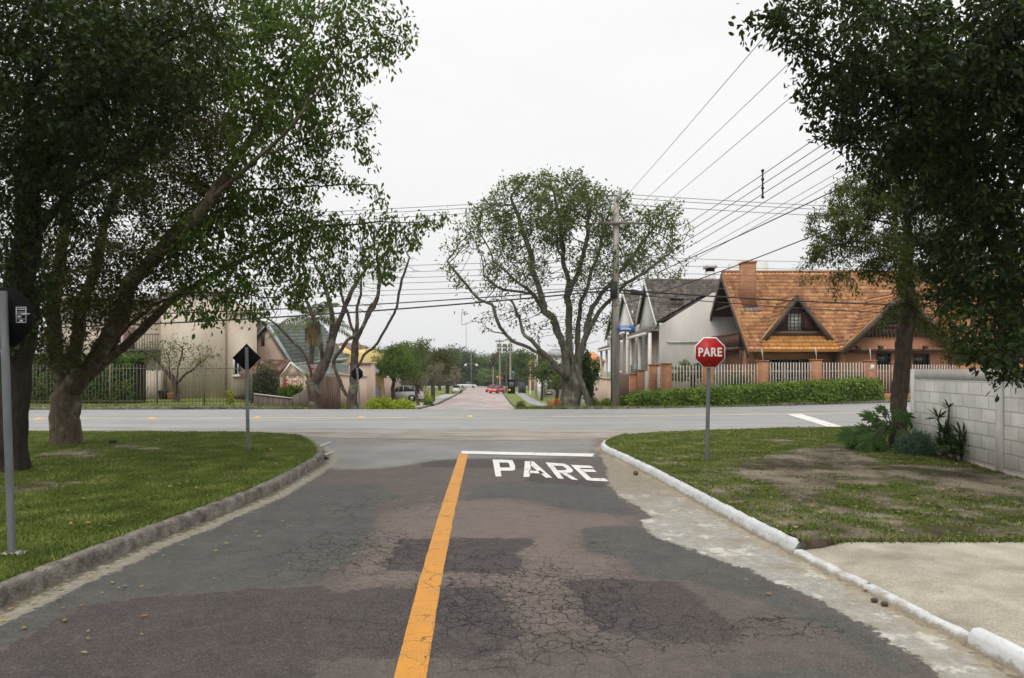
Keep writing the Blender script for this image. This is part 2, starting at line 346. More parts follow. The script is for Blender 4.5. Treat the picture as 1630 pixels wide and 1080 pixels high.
def build_roadmat():
    m, nt, p, out = newmat('mat_patched_asphalt'); vec = gpos(nt)
    A = {k: nn(nt, 'ShaderNodeAttribute', attribute_name=k).outputs['Fac'] for k in ('sg', 'sd', 'sc', 'sa', 'sl', 'ck', 'dl', 'dr')}
    fine = noisen(nt, vec, 14, 6, .7).outputs[0]; grit = mth(nt, 'ADD', mth(nt, 'MULTIPLY', noisen(nt, vec, 260, 2, .9).outputs[0], .5), mth(nt, 'MULTIPLY', noisen(nt, vec, 95, 3, .85).outputs[0], .5)); mid = noisen(nt, vec, 2.3, 6, .65).outputs[0]
    big = noisen(nt, vec, .7, 4, .6).outputs[0]
    j = mth(nt, 'MULTIPLY', mth(nt, 'SUBTRACT', fine, .5), .3)
    def edge(a, w_=.012): return mrange(nt, mth(nt, 'ADD', a, j), -w_, w_, 1, 0)
    c = mixc(nt, mrange(nt, mid, .3, .7), (.06, .047, .041), (.09, .071, .061))
    c = mixc(nt, mrange(nt, mth(nt, 'ADD', A['sl'], j), -.15, .15, .75, 0), c, (.14, .108, .09))
    gcol = mixc(nt, mrange(nt, mid, .3, .7), (.04, .0395, .036), (.064, .063, .057))
    c = mixc(nt, edge(A['sg'], .03), c, gcol)
    c = mixc(nt, edge(A['sd']), c, mixc(nt, mrange(nt, mid, .3, .7), (.028, .021, .021), (.046, .034, .033)))
    acol = mixc(nt, mrange(nt, big, .35, .65), (.15, .15, .145), (.215, .212, .2))
    c = mixc(nt, edge(A['sa'], .12), c, acol)
    sy = nn(nt, 'ShaderNodeSeparateXYZ'); nt.links.new(vec, sy.inputs[0])
    sil = mth(nt, 'ADD', sy.outputs[1], mth(nt, 'MULTIPLY', mth(nt, 'SUBTRACT', mid, .5), 5.0))
    c = mixc(nt, mrange(nt, sil, 14.6, 17, 0, .85), c, mixc(nt, mrange(nt, fine, .3, .7), (.17, .15, .12), (.3, .26, .2)))
    # repair joints along patch borders
    jd = mrange(nt, mth(nt, 'ABSOLUTE', mth(nt, 'ADD', A['sd'], j)), .004, .012, .55, 0); c = mixc(nt, jd, c, (.025, .022, .022))
    blot0 = noisen(nt, vec, 3.1, 8, .72).outputs[0]
    # concrete gutter on the right: light, stained, ragged
    cc = mixc(nt, mrange(nt, fine, .35, .65), (.25, .235, .2), (.38, .365, .32)); cc = mixc(nt, mrange(nt, mid, .5, .64, 0, .7), cc, (.22, .185, .125)); cc = mixc(nt, mrange(nt, blot0, .54, .6, 0, .8), cc, (.58, .56, .5)); cc = mixc(nt, mrange(nt, mth(nt, 'ADD', sy.outputs[1], mth(nt, 'MULTIPLY', mid, 2)), 8.6, 10.2, 0, .75), cc, (.2, .165, .11))
    wear = mth(nt, 'MULTIPLY', mth(nt, 'SUBTRACT', mid, .5), .14)
    c = mixc(nt, mrange(nt, mth(nt, 'ADD', mth(nt, 'ADD', A['sc'], j), wear), -.03, .03, .93, 0), c, cc)
    c = mixc(nt, mrange(nt, mth(nt, 'ABSOLUTE', mth(nt, 'ADD', mth(nt, 'ADD', A['sc'], j), wear)), .008, .03, .8, 0), c, (.03, .026, .022))
    # mossy, dirty strip at the left kerb and brown silt at the right one
    blot = noisen(nt, vec, 6.5, 6, .75).outputs[0]; c = mixc(nt, mrange(nt, blot, .5, .75, 0, .2), c, (.2, .185, .17)); c = mixc(nt, mrange(nt, blot, .5, .25, 0, .3), c, (.04, .036, .036))
    lstrip = mixc(nt, mrange(nt, fine, .35, .65), (.17, .15, .11), (.3, .28, .22))
    c = mixc(nt, mrange(nt, mth(nt, 'ADD', A['dl'], j), .24, .27, .9, 0), c, lstrip)
    c = mixc(nt, mrange(nt, mth(nt, 'ADD', A['dl'], mth(nt, 'MULTIPLY', j, 1.6)), .05, .13, .9, 0), c, mixc(nt, mrange(nt, mid, .4, .6), (.05, .055, .015), (.07, .05, .03)))
    c = mixc(nt, mrange(nt, mth(nt, 'ADD', A['dr'], mth(nt, 'MULTIPLY', j, 2)), .03, .16, .8, 0), c, mixc(nt, mrange(nt, mid, .4, .6), (.2, .15, .08), (.33, .28, .18)))
    # aggregate
    c = mixc(nt, mrange(nt, grit, .52, .62, 0, .6), c, (.25, .225, .205)); c = mixc(nt, mrange(nt, grit, .47, .38, 0, .6), c, (.02, .02, .02))
    # cracks
    dv = nn(nt, 'ShaderNodeVectorMath', operation='SCALE'); nt.links.new(noisen(nt, vec, 5, 5, .6).outputs['Color'], dv.inputs[0]); dv.inputs['Scale'].default_value = .2
    va = nn(nt, 'ShaderNodeVectorMath', operation='ADD'); nt.links.new(vec, va.inputs[0]); nt.links.new(dv.outputs[0], va.inputs[1])
    cracks = None
    for sc, wd, th in ((1.6, .006, .22), (6.5, .022, .42), (13., .035, .6)):
        v = nn(nt, 'ShaderNodeTexVoronoi', feature='DISTANCE_TO_EDGE'); v.inputs['Scale'].default_value = sc; nt.links.new(va.outputs[0], v.inputs['Vector'])
        gate = mth(nt, 'MULTIPLY', mrange(nt, mth(nt, 'ADD', A['ck'], mth(nt, 'MULTIPLY', mth(nt, 'SUBTRACT', noisen(nt, vec, 1.6+sc*.2, 4).outputs[0], .5), 1.1)), th, th+.35), wd)
        k = mth(nt, 'SUBTRACT', 1, mrange(nt, mth(nt, 'SUBTRACT', v.outputs['Distance'], gate), -.012, .004)); 
        cracks = k if cracks is None else mth(nt, 'MAXIMUM', cracks, k)
    c = mixc(nt, mth(nt, 'MULTIPLY', cracks, .93), c, (.007, .006, .005))
    nt.links.new(c, p.inputs['Base Color']); p.inputs['Roughness'].default_value = .82; p.inputs['Specular IOR Level'].default_value = .3
    h = mth(nt, 'SUBTRACT', mth(nt, 'ADD', mth(nt, 'MULTIPLY', grit, .5), mth(nt, 'MULTIPLY', fine, .6)), mth(nt, 'MULTIPLY', cracks, 1.2)); bumpn(nt, p, h, .55, .012)
    return m
roadm = build_roadmat()
ry0 = np.linspace(.2, 18.2, 360)
def edge_x(path, yv):
    p = np.array(path); o = np.argsort(p[:, 1]); return np.interp(yv, p[o, 1], p[o, 0])
yv = .2+18.0*(np.linspace(0, 1, 420)**1.25)
kend = 17.3
LL = np.array([(x, y) for x, y in Lk if y < 12.5]); RR = np.array([(x, y) for x, y in Rk if y < 12.8])
Lx = np.interp(yv, LL[:, 1], LL[:, 0])-.03; Rx = np.interp(yv, RR[:, 1], RR[:, 0])+.03
fl = np.clip((yv-12.3), 0, 9); Lx = Lx-fl*1.6; Rx = Rx+fl*1.8
loft('road', np.stack([Lx, yv], 1), np.stack([Rx, yv], 1), 420, 190, roadm, ZR, attrs=road_attr, kind='structure', label='patched and cracked street with purple and grey asphalt repairs')

# --- cross street
def crossmat():
    m, nt, p, out = newmat('mat_cross_street'); vec = gpos(nt)
    mp = nn(nt, 'ShaderNodeMapping'); mp.inputs['Scale'].default_value = (.12, 1.4, 1); nt.links.new(vec, mp.inputs[0])
    st = noisen(nt, mp.outputs[0], 1.2, 5, .6).outputs[0]; mid = noisen(nt, vec, 1.1, 6, .65).outputs[0]; grit = noisen(nt, vec, 120, 2, .9).outputs[0]
    c = mixc(nt, mrange(nt, st, .35, .65), (.2, .2, .196), (.29, .29, .28)); c = mixc(nt, mrange(nt, mid, .5, .72, 0, .5), c, (.33, .31, .27))
    s = nn(nt, 'ShaderNodeSeparateXYZ'); nt.links.new(vec, s.inputs[0])
    # silt along the near edge of the carriageway
    e = mth(nt, 'ADD', s.outputs[1], mth(nt, 'MULTIPLY', mth(nt, 'SUBTRACT', mid, .5), 4.5))
    c = mixc(nt, mrange(nt, e, 16.6, 18.9, .85, 0), c, mixc(nt, mrange(nt, mid, .35, .65), (.2, .17, .13), (.32, .275, .21)))
    n2 = noisen(nt, mp.outputs[0], 2.2, 6, .65).outputs[0]
    c = mixc(nt, mth(nt, 'MULTIPLY', mrange(nt, n2, .56, .61), mrange(nt, e, 17.0, 19.5, .85, 0)), c, (.1, .075, .055))
    c = mixc(nt, mrange(nt, grit, .4, .7, 0, .25), c, (.1, .1, .1))
    nt.links.new(c, p.inputs['Base Color']); p.inputs['Roughness'].default_value = .8; bumpn(nt, p, grit, .3, .01); return m
crossm = crossmat()
far_edge = [(-300, 26.3), (-60, 26.3), (-21.5, 26.4), (-16, 26.6), (-8, 27), (0.5, 27), (4.6, 27.2), (10.3, 29), (17.9, 32.2), (40, 41), (300, 150)]
near_edge = [(-300, 15.9), (-60, 16.1), (-12.6, 16.6), (-6, 16.6), (0, 15.5), (4, 16.8), (9, 17.4), (14, 19), (20, 21.8), (40, 31), (300, 140)]
crx = np.r_[-300, -150, -80, np.arange(-50, 51, 1.0), 80, 150, 300]
def ipath(path, x): p = np.array(path); return np.interp(x, p[:, 0], p[:, 1])
NE = ipath(near_edge, crx)-.4; FE = ipath(far_edge, crx)+.1
V = []; 
o = loft('cross_street', np.stack([crx, NE], 1), np.stack([crx, FE], 1), 400, 14, crossm, .009, kind='structure', label='light grey street crossing behind the stop line')
# --- far street going downhill
farL = [(-11.5, 27.0), (-9.6, 29.5), (-8.2, 34), (-7.2, 40), (-6.8, 47), (-7.4, 70), (-9.7, 132), (-12.5, 190), (-22, 200)]
farR = [(1.9, 27.0), (1.0, 29.5), (.6, 34), (.5, 40), (.45, 47), (-.3, 75), (-1.9, 130), (-3.5, 188), (12, 200)]
def far_at(path, yv): p = np.array(path); return np.interp(yv, p[:, 1], p[:, 0])
fy = np.r_[27.0, 28.5, np.arange(30, 60, 1.25), np.arange(60, 190, 5), 190]
def farmat():
    m, nt, p, out = newmat('mat_far_asphalt'); vec = gpos(nt)
    mp = nn(nt, 'ShaderNodeMapping'); mp.inputs['Scale'].default_value = (.5, .16, 1); nt.links.new(vec, mp.inputs[0])
    a = noisen(nt, mp.outputs[0], 1.6, 5, .65).outputs[0]; b = noisen(nt, mp.outputs[0], .7, 3).outputs[0]
    c = mixc(nt, mrange(nt, a, .35, .65), (.27, .2, .185), (.36, .3, .28)); c = mixc(nt, mrange(nt, b, .55, .63), c, (.22, .215, .21))
    g = noisen(nt, mp.outputs[0], 3.3, 4).outputs[0]; c = mixc(nt, mrange(nt, g, .62, .66, 0, .7), c, (.13, .11, .105))
    nt.links.new(c, p.inputs['Base Color']); p.inputs['Roughness'].default_value = .85; return m
FLx, FRx = far_at(farL, fy), far_at(farR, fy)
def strip_y(name, yy, xl, xr, nx, mat_, dz, **kw):
    t = np.linspace(0, 1, nx); X = xl[:, None]*(1-t)+xr[:, None]*t; Y = np.repeat(yy[:, None], nx, 1)
    V = np.stack([X, Y, np.vectorize(hgt)(X, Y)+dz], -1).reshape(-1, 3); n = len(yy)
    i = np.arange(nx-1)[None, :]+nx*np.arange(n-1)[:, None]; Fc = np.stack([i, i+1, i+nx+1, i+nx], -1).reshape(-1)
    return tag(mesh_np(name, V, Fc, np.full((nx-1)*(n-1), 4), mat_, origin=(0, 0, 0)), **kw)
strip_y('far_road', fy, FLx, FRx, 9, farmat(), 0.004, kind='structure', label='reddish patched street running downhill beyond the crossing')
grid_sheet('distant_road', np.linspace(-60, 60, 13), np.array([190., 197, 204]), hgt, crossm, .01, kind='structure')
# --- verges on the far side
verge = groundmat('mat_verge_grass', (.11, .15, .03), (.19, .23, .05), (.3, .27, .12), (.2, .16, .11), .8, .6)
concm = M('mat_concrete_path', (.3, .29, .27), .9, .2, 1.5, bump=.3)
pavem = M('mat_grey_pavers', (.25, .25, .26), .9, .15, 3, bump=.2, bscale=12)
kerbm_old = M('mat_old_kerb', (.11, .1, .082), .95, .5, 7, col2=(.3, .275, .235), bump=.9, bscale=45, speck=.5)
def kerb(name, path, wdt, h_, zf, mat_, joint=0, jit=0, side=1, lab=None, chamfer=.03, base=0.0, parent=None):
    P = np.array(path)[:, :2]; V = []; Fc = []
    n = len(P); T = np.gradient(P, axis=0); T /= np.linalg.norm(T, axis=1)[:, None]; N = np.stack([-T[:, 1], T[:, 0]], 1)*side
    d = np.r_[0, np.cumsum(np.linalg.norm(np.diff(P, axis=0), axis=1))]
    for i in range(n):
        z = zf(P[i][0], P[i][1]); hh = h_; k = 0
        if joint:
            ph = d[i] % joint
            if ph < .02 or ph > joint-.02: k = .026
        hh = h_-k+jit*mnoise.noise(Vector((P[i][0]*5, P[i][1]*5, 1))); e = jit*mnoise.noise(Vector((P[i][0]*9, P[i][1]*9, 4)))
        for (u, v) in ((-.02+k+e, -.08), (k+e+.005, base+hh-chamfer*1.3), (k+chamfer+e, base+hh-.003), (wdt-chamfer, base+hh), (wdt, base+hh-.02), (wdt, -.08)):
            V.append((P[i][0]+N[i][0]*u, P[i][1]+N[i][1]*u, z+v))
    m_ = 6
    F_ = [(i*m_+k, i*m_+k+1, (i+1)*m_+k+1, (i+1)*m_+k) for i in range(n-1) for k in range(m_-1)]
    F_ += [tuple(range(m_)), tuple((n-1)*m_+k for k in range(m_-1, -1, -1))]
    mb = MB(); mb.add(V, F_); o = mb.build(name, mat_, parent, sm=False, origin=None if parent else (0, 0, 0))
    if not parent: tag(o, kind='structure', label=lab)
    return o
flat0 = lambda x, y: 0.0
# far verges: loft between kerb line and hinterland
def verge_strip(name, inner, outer, lab, n=160, nx=16, dz=.07, mat_=verge):
    return loft(name, inner, outer, n, nx, mat_, dz, zf=hgt, kind='structure', label=lab)
vL = [(-60, 26.45), (-21.5, 26.55), (-16, 26.75), (-12, 27.2), (-10, 29.3), (-8.35, 34), (-7.35, 40), (-6.95, 47), (-7.55, 70), (-9.85, 132), (-12.5, 186)]
vR = [(60, 50.2), (17.9, 32.35), (10.3, 29.15), (4.6, 27.35), (2.2, 27.3), (1.15, 29.5), (.75, 34), (.65, 40), (.6, 47), (-.15, 75), (-1.75, 130), (-3.3, 186)]
verge_strip('left_far_verge', smooth(vL, 1), [(-60, 30), (-30, 31), (-22, 33), (-16, 36), (-14, 45), (-16, 70), (-20, 132), (-24, 186)], 'grass verge on the far left side of the crossing')
verge_strip('right_far_verge', smooth(vR, 1), [(60, 60), (22, 38), (12, 36), (8, 40), (8.5, 50), (8, 70), (6, 130), (4, 186)], 'grass verge on the far right side of the crossing')
kerb('far_kerb', resample(smooth([p for p in vL], 2), 260), .13, .12, hgt, kerbm_old, 1.0, .01, side=1, lab='kerb along the far left verge')
kerb('far_kerb', resample(smooth([p for p in vR], 2), 260), .13, .12, hgt, kerbm_old, 1.0, .01, side=-1, lab='kerb along the far right verge')
# path beside far street on the right and left concrete walk
py_ = np.array([33, 35, 37.5, 40, 43.5, 47, 51, 55, 60, 65, 70, 80, 90, 100, 115, 132.])
strip_y('far_footpath', py_, np.interp(py_, [33, 47, 70, 132], [3.0, 2.9, 1.7, .4]), np.interp(py_, [33, 47, 70, 132], [4.9, 4.6, 3.1, 1.8]), 5, pavem, .1, kind='structure', label='grey paved footpath beside the far street')
strip_y('far_drive_apron', np.array([30., 31, 32, 33]), np.array([1.25, 1.15, 1.05, .95]), np.array([7., 7, 7, 7]), 7, concm, .095, kind='structure', label='pale concrete crossover right of the far street')
py2 = np.array([43.5, 47, 51, 55, 60, 65, 70, 80, 90, 100, 115.])
strip_y('far_left_footpath', py2, far_at(farL, py2)-2.2, far_at(farL, py2)-.4, 4, concm, .1, kind='structure', label='pale concrete footpath left of the far street')

# --- markings
def paintmat(name, col, wear=.5):
    m, nt, p, out = newmat(name); vec = gpos(nt)
    n = noisen(nt, vec, 16, 6, .75).outputs[0]; f = noisen(nt, vec, 110, 3, .9).outputs[0]; wr = noisen(nt, vec, 4, 7, .8).outputs[0]
    c = mixc(nt, mrange(nt, n, .3, .7), tuple(x*.88 for x in col), col)
    c = mixc(nt, mrange(nt, mth(nt, 'ADD', f, mth(nt, 'MULTIPLY', wr, .35)), .67, .8, 0, wear+.2), c, (.09, .075, .06))
    dv = nn(nt, 'ShaderNodeVectorMath', operation='SCALE'); nt.links.new(noisen(nt, vec, 5, 5, .6).outputs['Color'], dv.inputs[0]); dv.inputs['Scale'].default_value = .2
    va = nn(nt, 'ShaderNodeVectorMath', operation='ADD'); nt.links.new(vec, va.inputs[0]); nt.links.new(dv.outputs[0], va.inputs[1])
    v = nn(nt, 'ShaderNodeTexVoronoi', feature='DISTANCE_TO_EDGE'); v.inputs['Scale'].default_value = 4.6; nt.links.new(va.outputs[0], v.inputs['Vector'])
    g = mrange(nt, noisen(nt, vec, 1.3, 3).outputs[0], .38, .6, 0, .026)
    k = mth(nt, 'SUBTRACT', 1, mrange(nt, mth(nt, 'SUBTRACT', v.outputs['Distance'], g), -.01, .003))
    c = mixc(nt, mth(nt, 'MULTIPLY', k, .75), c, (.03, .02, .01))
    nt.links.new(c, p.inputs['Base Color']); p.inputs['Roughness'].default_value = .6; bumpn(nt, p, f, .3, .006); return m
yelm = paintmat('mat_yellow_paint', (.56, .235, .012)); whim = paintmat('mat_white_paint', (.72, .71, .68), .4)
worn = M('mat_worn_white_paint', (.56, .55, .51), .8, .25, 3); wyel = M('mat_worn_yellow_paint', (.6, .47, .24), .8, .25, 3)
cl_ = [G(738, 722), G(712, 815), G(684, 930), G(653, 1080)]
cl_ = [G(738.5, 722)]+[(x, y) for x, y in cl_[1:]]+[(-.33, 2.0), (-.2, .5)]
cp = resample(cl_, 140); wd = np.array([.084*(1+.07*mnoise.noise(Vector((0, y*3, 0)))) for x, y in cp]); w2 = np.array([.084*(1+.07*mnoise.noise(Vector((9, y*3, 0)))) for x, y in cp])
loft('centre_line_paint', np.stack([cp[:, 0]-wd, cp[:, 1]], 1), np.stack([cp[:, 0]+w2, cp[:, 1]], 1), 140, 3, yelm, ZR+.004, kind='structure', label='solid yellow line down the middle of the near street')
def flatpoly(name, polys, mat_, z, **kw):
    mb = MB()
    for q in polys: mb.poly([(x, y, z) for x, y in q])
    return mb.build(name, mat_, origin=(0, 0, 0), **kw)
ZC = .0135
flatpoly('stop_line_paint', [GP([(734, 719.3), (946, 723.6), (943, 728.4), (735, 723.6)])], whim, ZC, kind='structure', label='white stop line across the right lane')
lt = lambda pts: GP([(560+x*B_, 680+y*B_) for x, y in pts])
PARE = [[(605, 142), (632, 142), (643, 215), (618, 215)], [(632, 142), (690, 144), (702, 170), (701, 186), (690, 190), (639, 190), (637, 177), (680, 176), (676, 160), (671, 156), (634, 155)],
 [(744, 149), (772, 150), (763, 218), (738, 217)], [(768, 149), (780, 150), (862, 221), (834, 221), (767, 165)], [(762, 190), (812, 191), (824, 202), (762, 201)],
 [(832, 154), (858, 156), (912, 226), (886, 223)], [(858, 156), (912, 160), (930, 168), (950, 186), (948, 196), (940, 199), (893, 200), (884, 189), (921, 188), (922, 181), (906, 170), (868, 168)], [(898, 199), (922, 199), (974, 231), (946, 228)],
 [(941, 165), (965, 166), (1042, 234), (1010, 231)], [(965, 166), (1026, 169), (1041, 179), (978, 178)], [(985, 184), (1040, 185), (1052, 196), (1002, 195)], [(1030, 222), (1086, 223), (1104, 236), (1042, 234)]]
flatpoly('road_lettering', [lt(q) for q in PARE], whim, ZR+.005, kind='structure', label='the word PARE painted on the road before the stop line')
# worn lines on the cross street
def ribbon(name, pts, wd_, mat_, z, **kw):
    p = resample(pts, 60); T = np.gradient(p, axis=0); T /= np.linalg.norm(T, axis=1)[:, None]; N = np.stack([-T[:, 1], T[:, 0]], 1)*wd_/2
    return loft(name, p-N, p+N, 60, 2, mat_, z, **kw)
ribbon('cross_centre_line_paint', [(-60, 21.4), G(60, 667), G(400, 666.5), G(740, 665)], .14, wyel, ZC, kind='structure')
ribbon('cross_centre_line_paint', [G(880, 663.5), G(1000, 663), G(1250, 660), G(1400, 657), (40, 36)], .16, wyel, ZC, kind='structure')
ribbon('cross_lane_line_paint', [G(400, 672), G(740, 663.4), G(1000, 664.8)], .1, worn, ZC+.004, kind='structure')
flatpoly('white_band_paint', [GP([(1252, 660.5), (1275, 660), (1352, 683.5), (1330, 684.5)])], worn, ZC+.004, kind='structure', label='white band slanting across the right half of the cross street')
flatpoly('edge_dash_paint', [GP(q) for q in ([(503, 712), (527, 704), (528, 706), (508, 715)], [(515, 724), (532, 720), (531, 722), (518, 727)])], M('mat_faint_paint', (.3, .29, .27), .8, .3, 9), ZC+.004, kind='structure')
studm = M('mat_road_stud', (.6, .38, .1), .5)
studs = [(62, 668), (242, 667), (410, 666), (575, 665.5), (748, 664)]
for i, (x, y) in enumerate(studs):
    X, Y = G(x, y); mb = MB(); mb.add([(X-.1, Y-.1, .01), (X+.1, Y-.1, .01), (X+.1, Y+.1, .01), (X-.1, Y+.1, .01), (X-.06, Y-.05, .05), (X+.06, Y-.05, .05), (X+.06, Y+.05, .05), (X-.06, Y+.05, .05)],
        [(4, 5, 6, 7), (0, 1, 5, 4), (1, 2, 6, 5), (2, 3, 7, 6), (3, 0, 4, 7)])
    mb.build('road_stud', studm, label=['yellow road stud nearest the left edge, seen beside the dark trunk', 'yellow road stud between the forked tree and the diamond sign', 'yellow road stud beside the diamond sign post', 'yellow road stud in front of the round sign post', 'yellow road stud in front of the far street mouth'][i], cat='road stud', group='yellow studs along the cross street')

# --- islands of grass each side, 0.12 m up
ZI = .12
def islandmat(name, dirtattr=True):
    m, nt, p, out = newmat(name); vec = gpos(nt)
    a = noisen(nt, vec, 7, 8, .75).outputs[0]; c = mixc(nt, mrange(nt, a, .3, .7), (.07, .09, .018), (.145, .17, .036))
    d1 = nn(nt, 'ShaderNodeAttribute', attribute_name='dirt').outputs['Fac']
    b = noisen(nt, vec, 2.2, 8, .72).outputs[0]; f = noisen(nt, vec, 45, 4, .8).outputs[0]
    dcol = mixc(nt, mrange(nt, noisen(nt, vec, 1.1, 7, .7).outputs[0], .42, .6), (.075, .055, .038), (.34, .29, .22))
    dcol = mixc(nt, mrange(nt, f, .45, .7, 0, .6), dcol, (.05, .04, .03))
    c = mixc(nt, mrange(nt, mth(nt, 'ADD', d1, mth(nt, 'MULTIPLY', mth(nt, 'SUBTRACT', b, .5), 2.2)), .36, .56), c, dcol)
    c = mixc(nt, mrange(nt, f, .3, .7, 0, .35), c, (.02, .025, .008))
    nt.links.new(c, p.inputs['Base Color']); p.inputs['Roughness'].default_value = .95; p.inputs['Specular IOR Level'].default_value = .1; bumpn(nt, p, mth(nt, 'ADD', f, b), .9, .035); return m
islm = islandmat('mat_island_lawn')
CP = lambda pts: GP([(1000+x*C_, 680+y*C_) for x, y in pts], ZI)
dirtR = [CP([(430, 170), (560, 130), (640, 105), (760, 90), (860, 72), (960, 120), (1050, 150), (1180, 160), (1400, 175), (1900, 260), (1900, 330), (1500, 285), (1300, 262), (1100, 225), (850, 235), (760, 300), (650, 320), (600, 240), (450, 205)]),
         CP([(560, 52), (650, 50), (665, 68), (580, 70)]), CP([(150, 200), (300, 220), (420, 300), (380, 320), (260, 270)]), CP([(800, 400), (1100, 380), (1630, 400), (1800, 470), (600, 470), (700, 430)])]
wts = [.82, .7, .6, .62]
def dirt_of(P, side):
    d = np.full(len(P), .12)
    if side > 0:
        for q, w_ in zip(dirtR, wts): d = np.maximum(d, w_*np.clip(.75-sdf(P, q)/.5, 0, 1))
        d = np.maximum(d, np.clip(.6-.045*(P[:, 1]-6), .22, .55)*(P[:, 1] < 12.5))
    else:
        for (x, y, r, w_) in ((200, 711, .35, .8), (235, 715, .25, .6), (45, 775, .5, .7), (108, 722, .5, .9), (150, 724, .4, .6)):
            c = G(x, y, ZI); d = np.maximum(d, w_*np.clip(1.4-np.hypot(P[:, 0]-c[0], (P[:, 1]-c[1])*.8)/r, 0, 1))
    return d
Lin = np.array(Lk); 
def offset(path, d):
    P = np.array(path, float)[:, :2]; T = np.gradient(P, axis=0); T /= np.linalg.norm(T, axis=1)[:, None]
    return P+np.stack([-T[:, 1], T[:, 0]], 1)*d
LkS = resample(smooth(Lk, 2), 300); RkS = resample(smooth(Rk, 2), 300)
leftTop = [(-12.9, 16.3), (-10, 16.45), (-7.5, 16.35), (-6.2, 15.9)]
LI = np.vstack([offset(LkS, .12)]); 
kl = LI[-1]
innerL = np.vstack([LI, smooth([tuple(kl), (kl[0]-.8, kl[1]+.6), (-7.5, 16.2), (-10, 16.4), (-13, 16.3), (-30, 16.2), (-60, 16.2)], 2)[1:]])
outerL = [(-10, 0.2), (-12, 2), (-14, 4), (-20, 7), (-60, 10)]
hb = lambda x, y: ZI+.02*mnoise.noise(Vector((x*.9, y*.9, 0)))+.008*mnoise.noise(Vector((x*4, y*4, 5)))
loft('left_lawn', innerL, outerL, 520, 70, islm, 0, zf=hb, attrs=lambda P: dict(dirt=dirt_of(P, -1)), kind='structure', label='grass island left of the near street')
RI = offset(RkS, -.09); kr = RI[-1]
yd = G(1240, 861, ZI)[1]
RIc = RI[RI[:, 1] > yd-.02]
innerR = np.vstack([[(9, yd), (RIc[0][0]+.02, yd)], RIc, smooth([tuple(kr), (kr[0]+1.5, kr[1]+.7), (6, 17.1), (9, 17.7), (14, 19.2), (30, 26)], 2)[1:]])
# fan: loft from kerb side towards the block wall
nR = 420; iR = resample(np.vstack([RIc, smooth([tuple(kr), (kr[0]+1.5, kr[1]+.7), (6, 17.1), (9, 17.7), (14, 19.2), (30, 26)], 2)[1:]]), nR)
oR = resample([(9.5, yd), (11, 8), (12, 11), (14, 14), (18, 17), (30, 22)], nR)
loft('right_lawn', iR, oR, nR, 110, islm, 0, zf=hb, attrs=lambda P: dict(dirt=dirt_of(P, 1)), kind='structure', label='grass island with bare dirt right of the near street')
mbE = MB(); ex = np.linspace(9.4, RIc[0][0]-.02, 90)
for a_, b_ in zip(ex[:-1], ex[1:]):
    ya, yb_ = yd-.012+.012*mnoise.noise(Vector((a_*7, 0, 0))), yd-.012+.012*mnoise.noise(Vector((b_*7, 0, 0)))
    mbE.add([(a_, ya, -.05), (b_, yb_, -.05), (b_, yb_+.004, hb(b_, yd)+.004), (a_, ya+.004, hb(a_, yd)+.004), (b_, yd+.05, hb(b_, yd)+.006), (a_, yd+.05, hb(a_, yd)+.006)], [(0, 1, 2, 3), (3, 2, 4, 5)])
mbE.build('lawn_edge', M('mat_soil', (.06, .045, .03), .95, .4, 20), origin=(0, 0, 0), kind='structure', label='crumbly soil edge of the right lawn above the driveway')
# kerbs
kerb('left_kerb', resample(LkS, 1500), .125, .13, flat0, kerbm_old, .8, .008, side=1, lab='weathered grey kerb curving round the left lawn', chamfer=.022)
whk = None
def whitekerb():
    m, nt, p, out = newmat('mat_whitewashed_kerb'); vec = gpos(nt)
    n = noisen(nt, vec, 9, 7, .75).outputs[0]; b = noisen(nt, vec, 3, 5, .6).outputs[0]
    c = mixc(nt, mrange(nt, b, .3, .7), (.43, .44, .445), (.6, .6, .6)); c = mixc(nt, mrange(nt, n, .57, .68), c, (.4, .39, .36)); c = mixc(nt, mrange(nt, noisen(nt, vec, 30, 4, .7).outputs[0], .64, .69), c, (.2, .19, .17))
    s = nn(nt, 'ShaderNodeSeparateXYZ'); nt.links.new(vec, s.inputs[0]); zz = mth(nt, 'ADD', s.outputs[2], mth(nt, 'MULTIPLY', mth(nt, 'SUBTRACT', n, .5), .16))
    c = mixc(nt, mrange(nt, zz, .015, .05, .8, 0), c, (.22, .18, .12)); c = mixc(nt, mrange(nt, noisen(nt, vec, 2.1, 8, .75).outputs[0], .54, .66, 0, .55), c, (.36, .34, .3))
    nt.links.new(c, p.inputs['Base Color']); p.inputs['Roughness'].default_value = .85; bumpn(nt, p, n, .6, .02); return m
whk = whitekerb()
RK = resample(RkS, 900)
hi = RK[(RK[:, 1] > yd-.0)]; lo_ = RK[(RK[:, 1] <= yd) & (RK[:, 1] > 3.95)]; lo2 = RK[RK[:, 1] <= 3.95]
kerb('right_kerb', hi, .105, .12, flat0, whk, 1.0, .009, side=-1, lab='white painted kerb curving round the right lawn')
kerb('dropped_kerb', lo_, .1, .045, flat0, whk, 1.0, .008, side=-1, lab='low white dropped kerb in front of the concrete driveway', chamfer=.02)
kerb('right_kerb', lo2, .11, .11, flat0, whk, 0, .01, side=-1, lab='white painted kerb end at the lower right corner')
drm = M('mat_driveway_concrete', (.3, .265, .2), .92, .25, 1.7, col2=(.54, .5, .41), bump=.5, bscale=60, speck=.5)
dIn = RK[(RK[:, 1] <= yd)][:, :2]; dIn = offset(dIn, -.075); dIn = dIn[dIn[:, 1] < yd-.005]
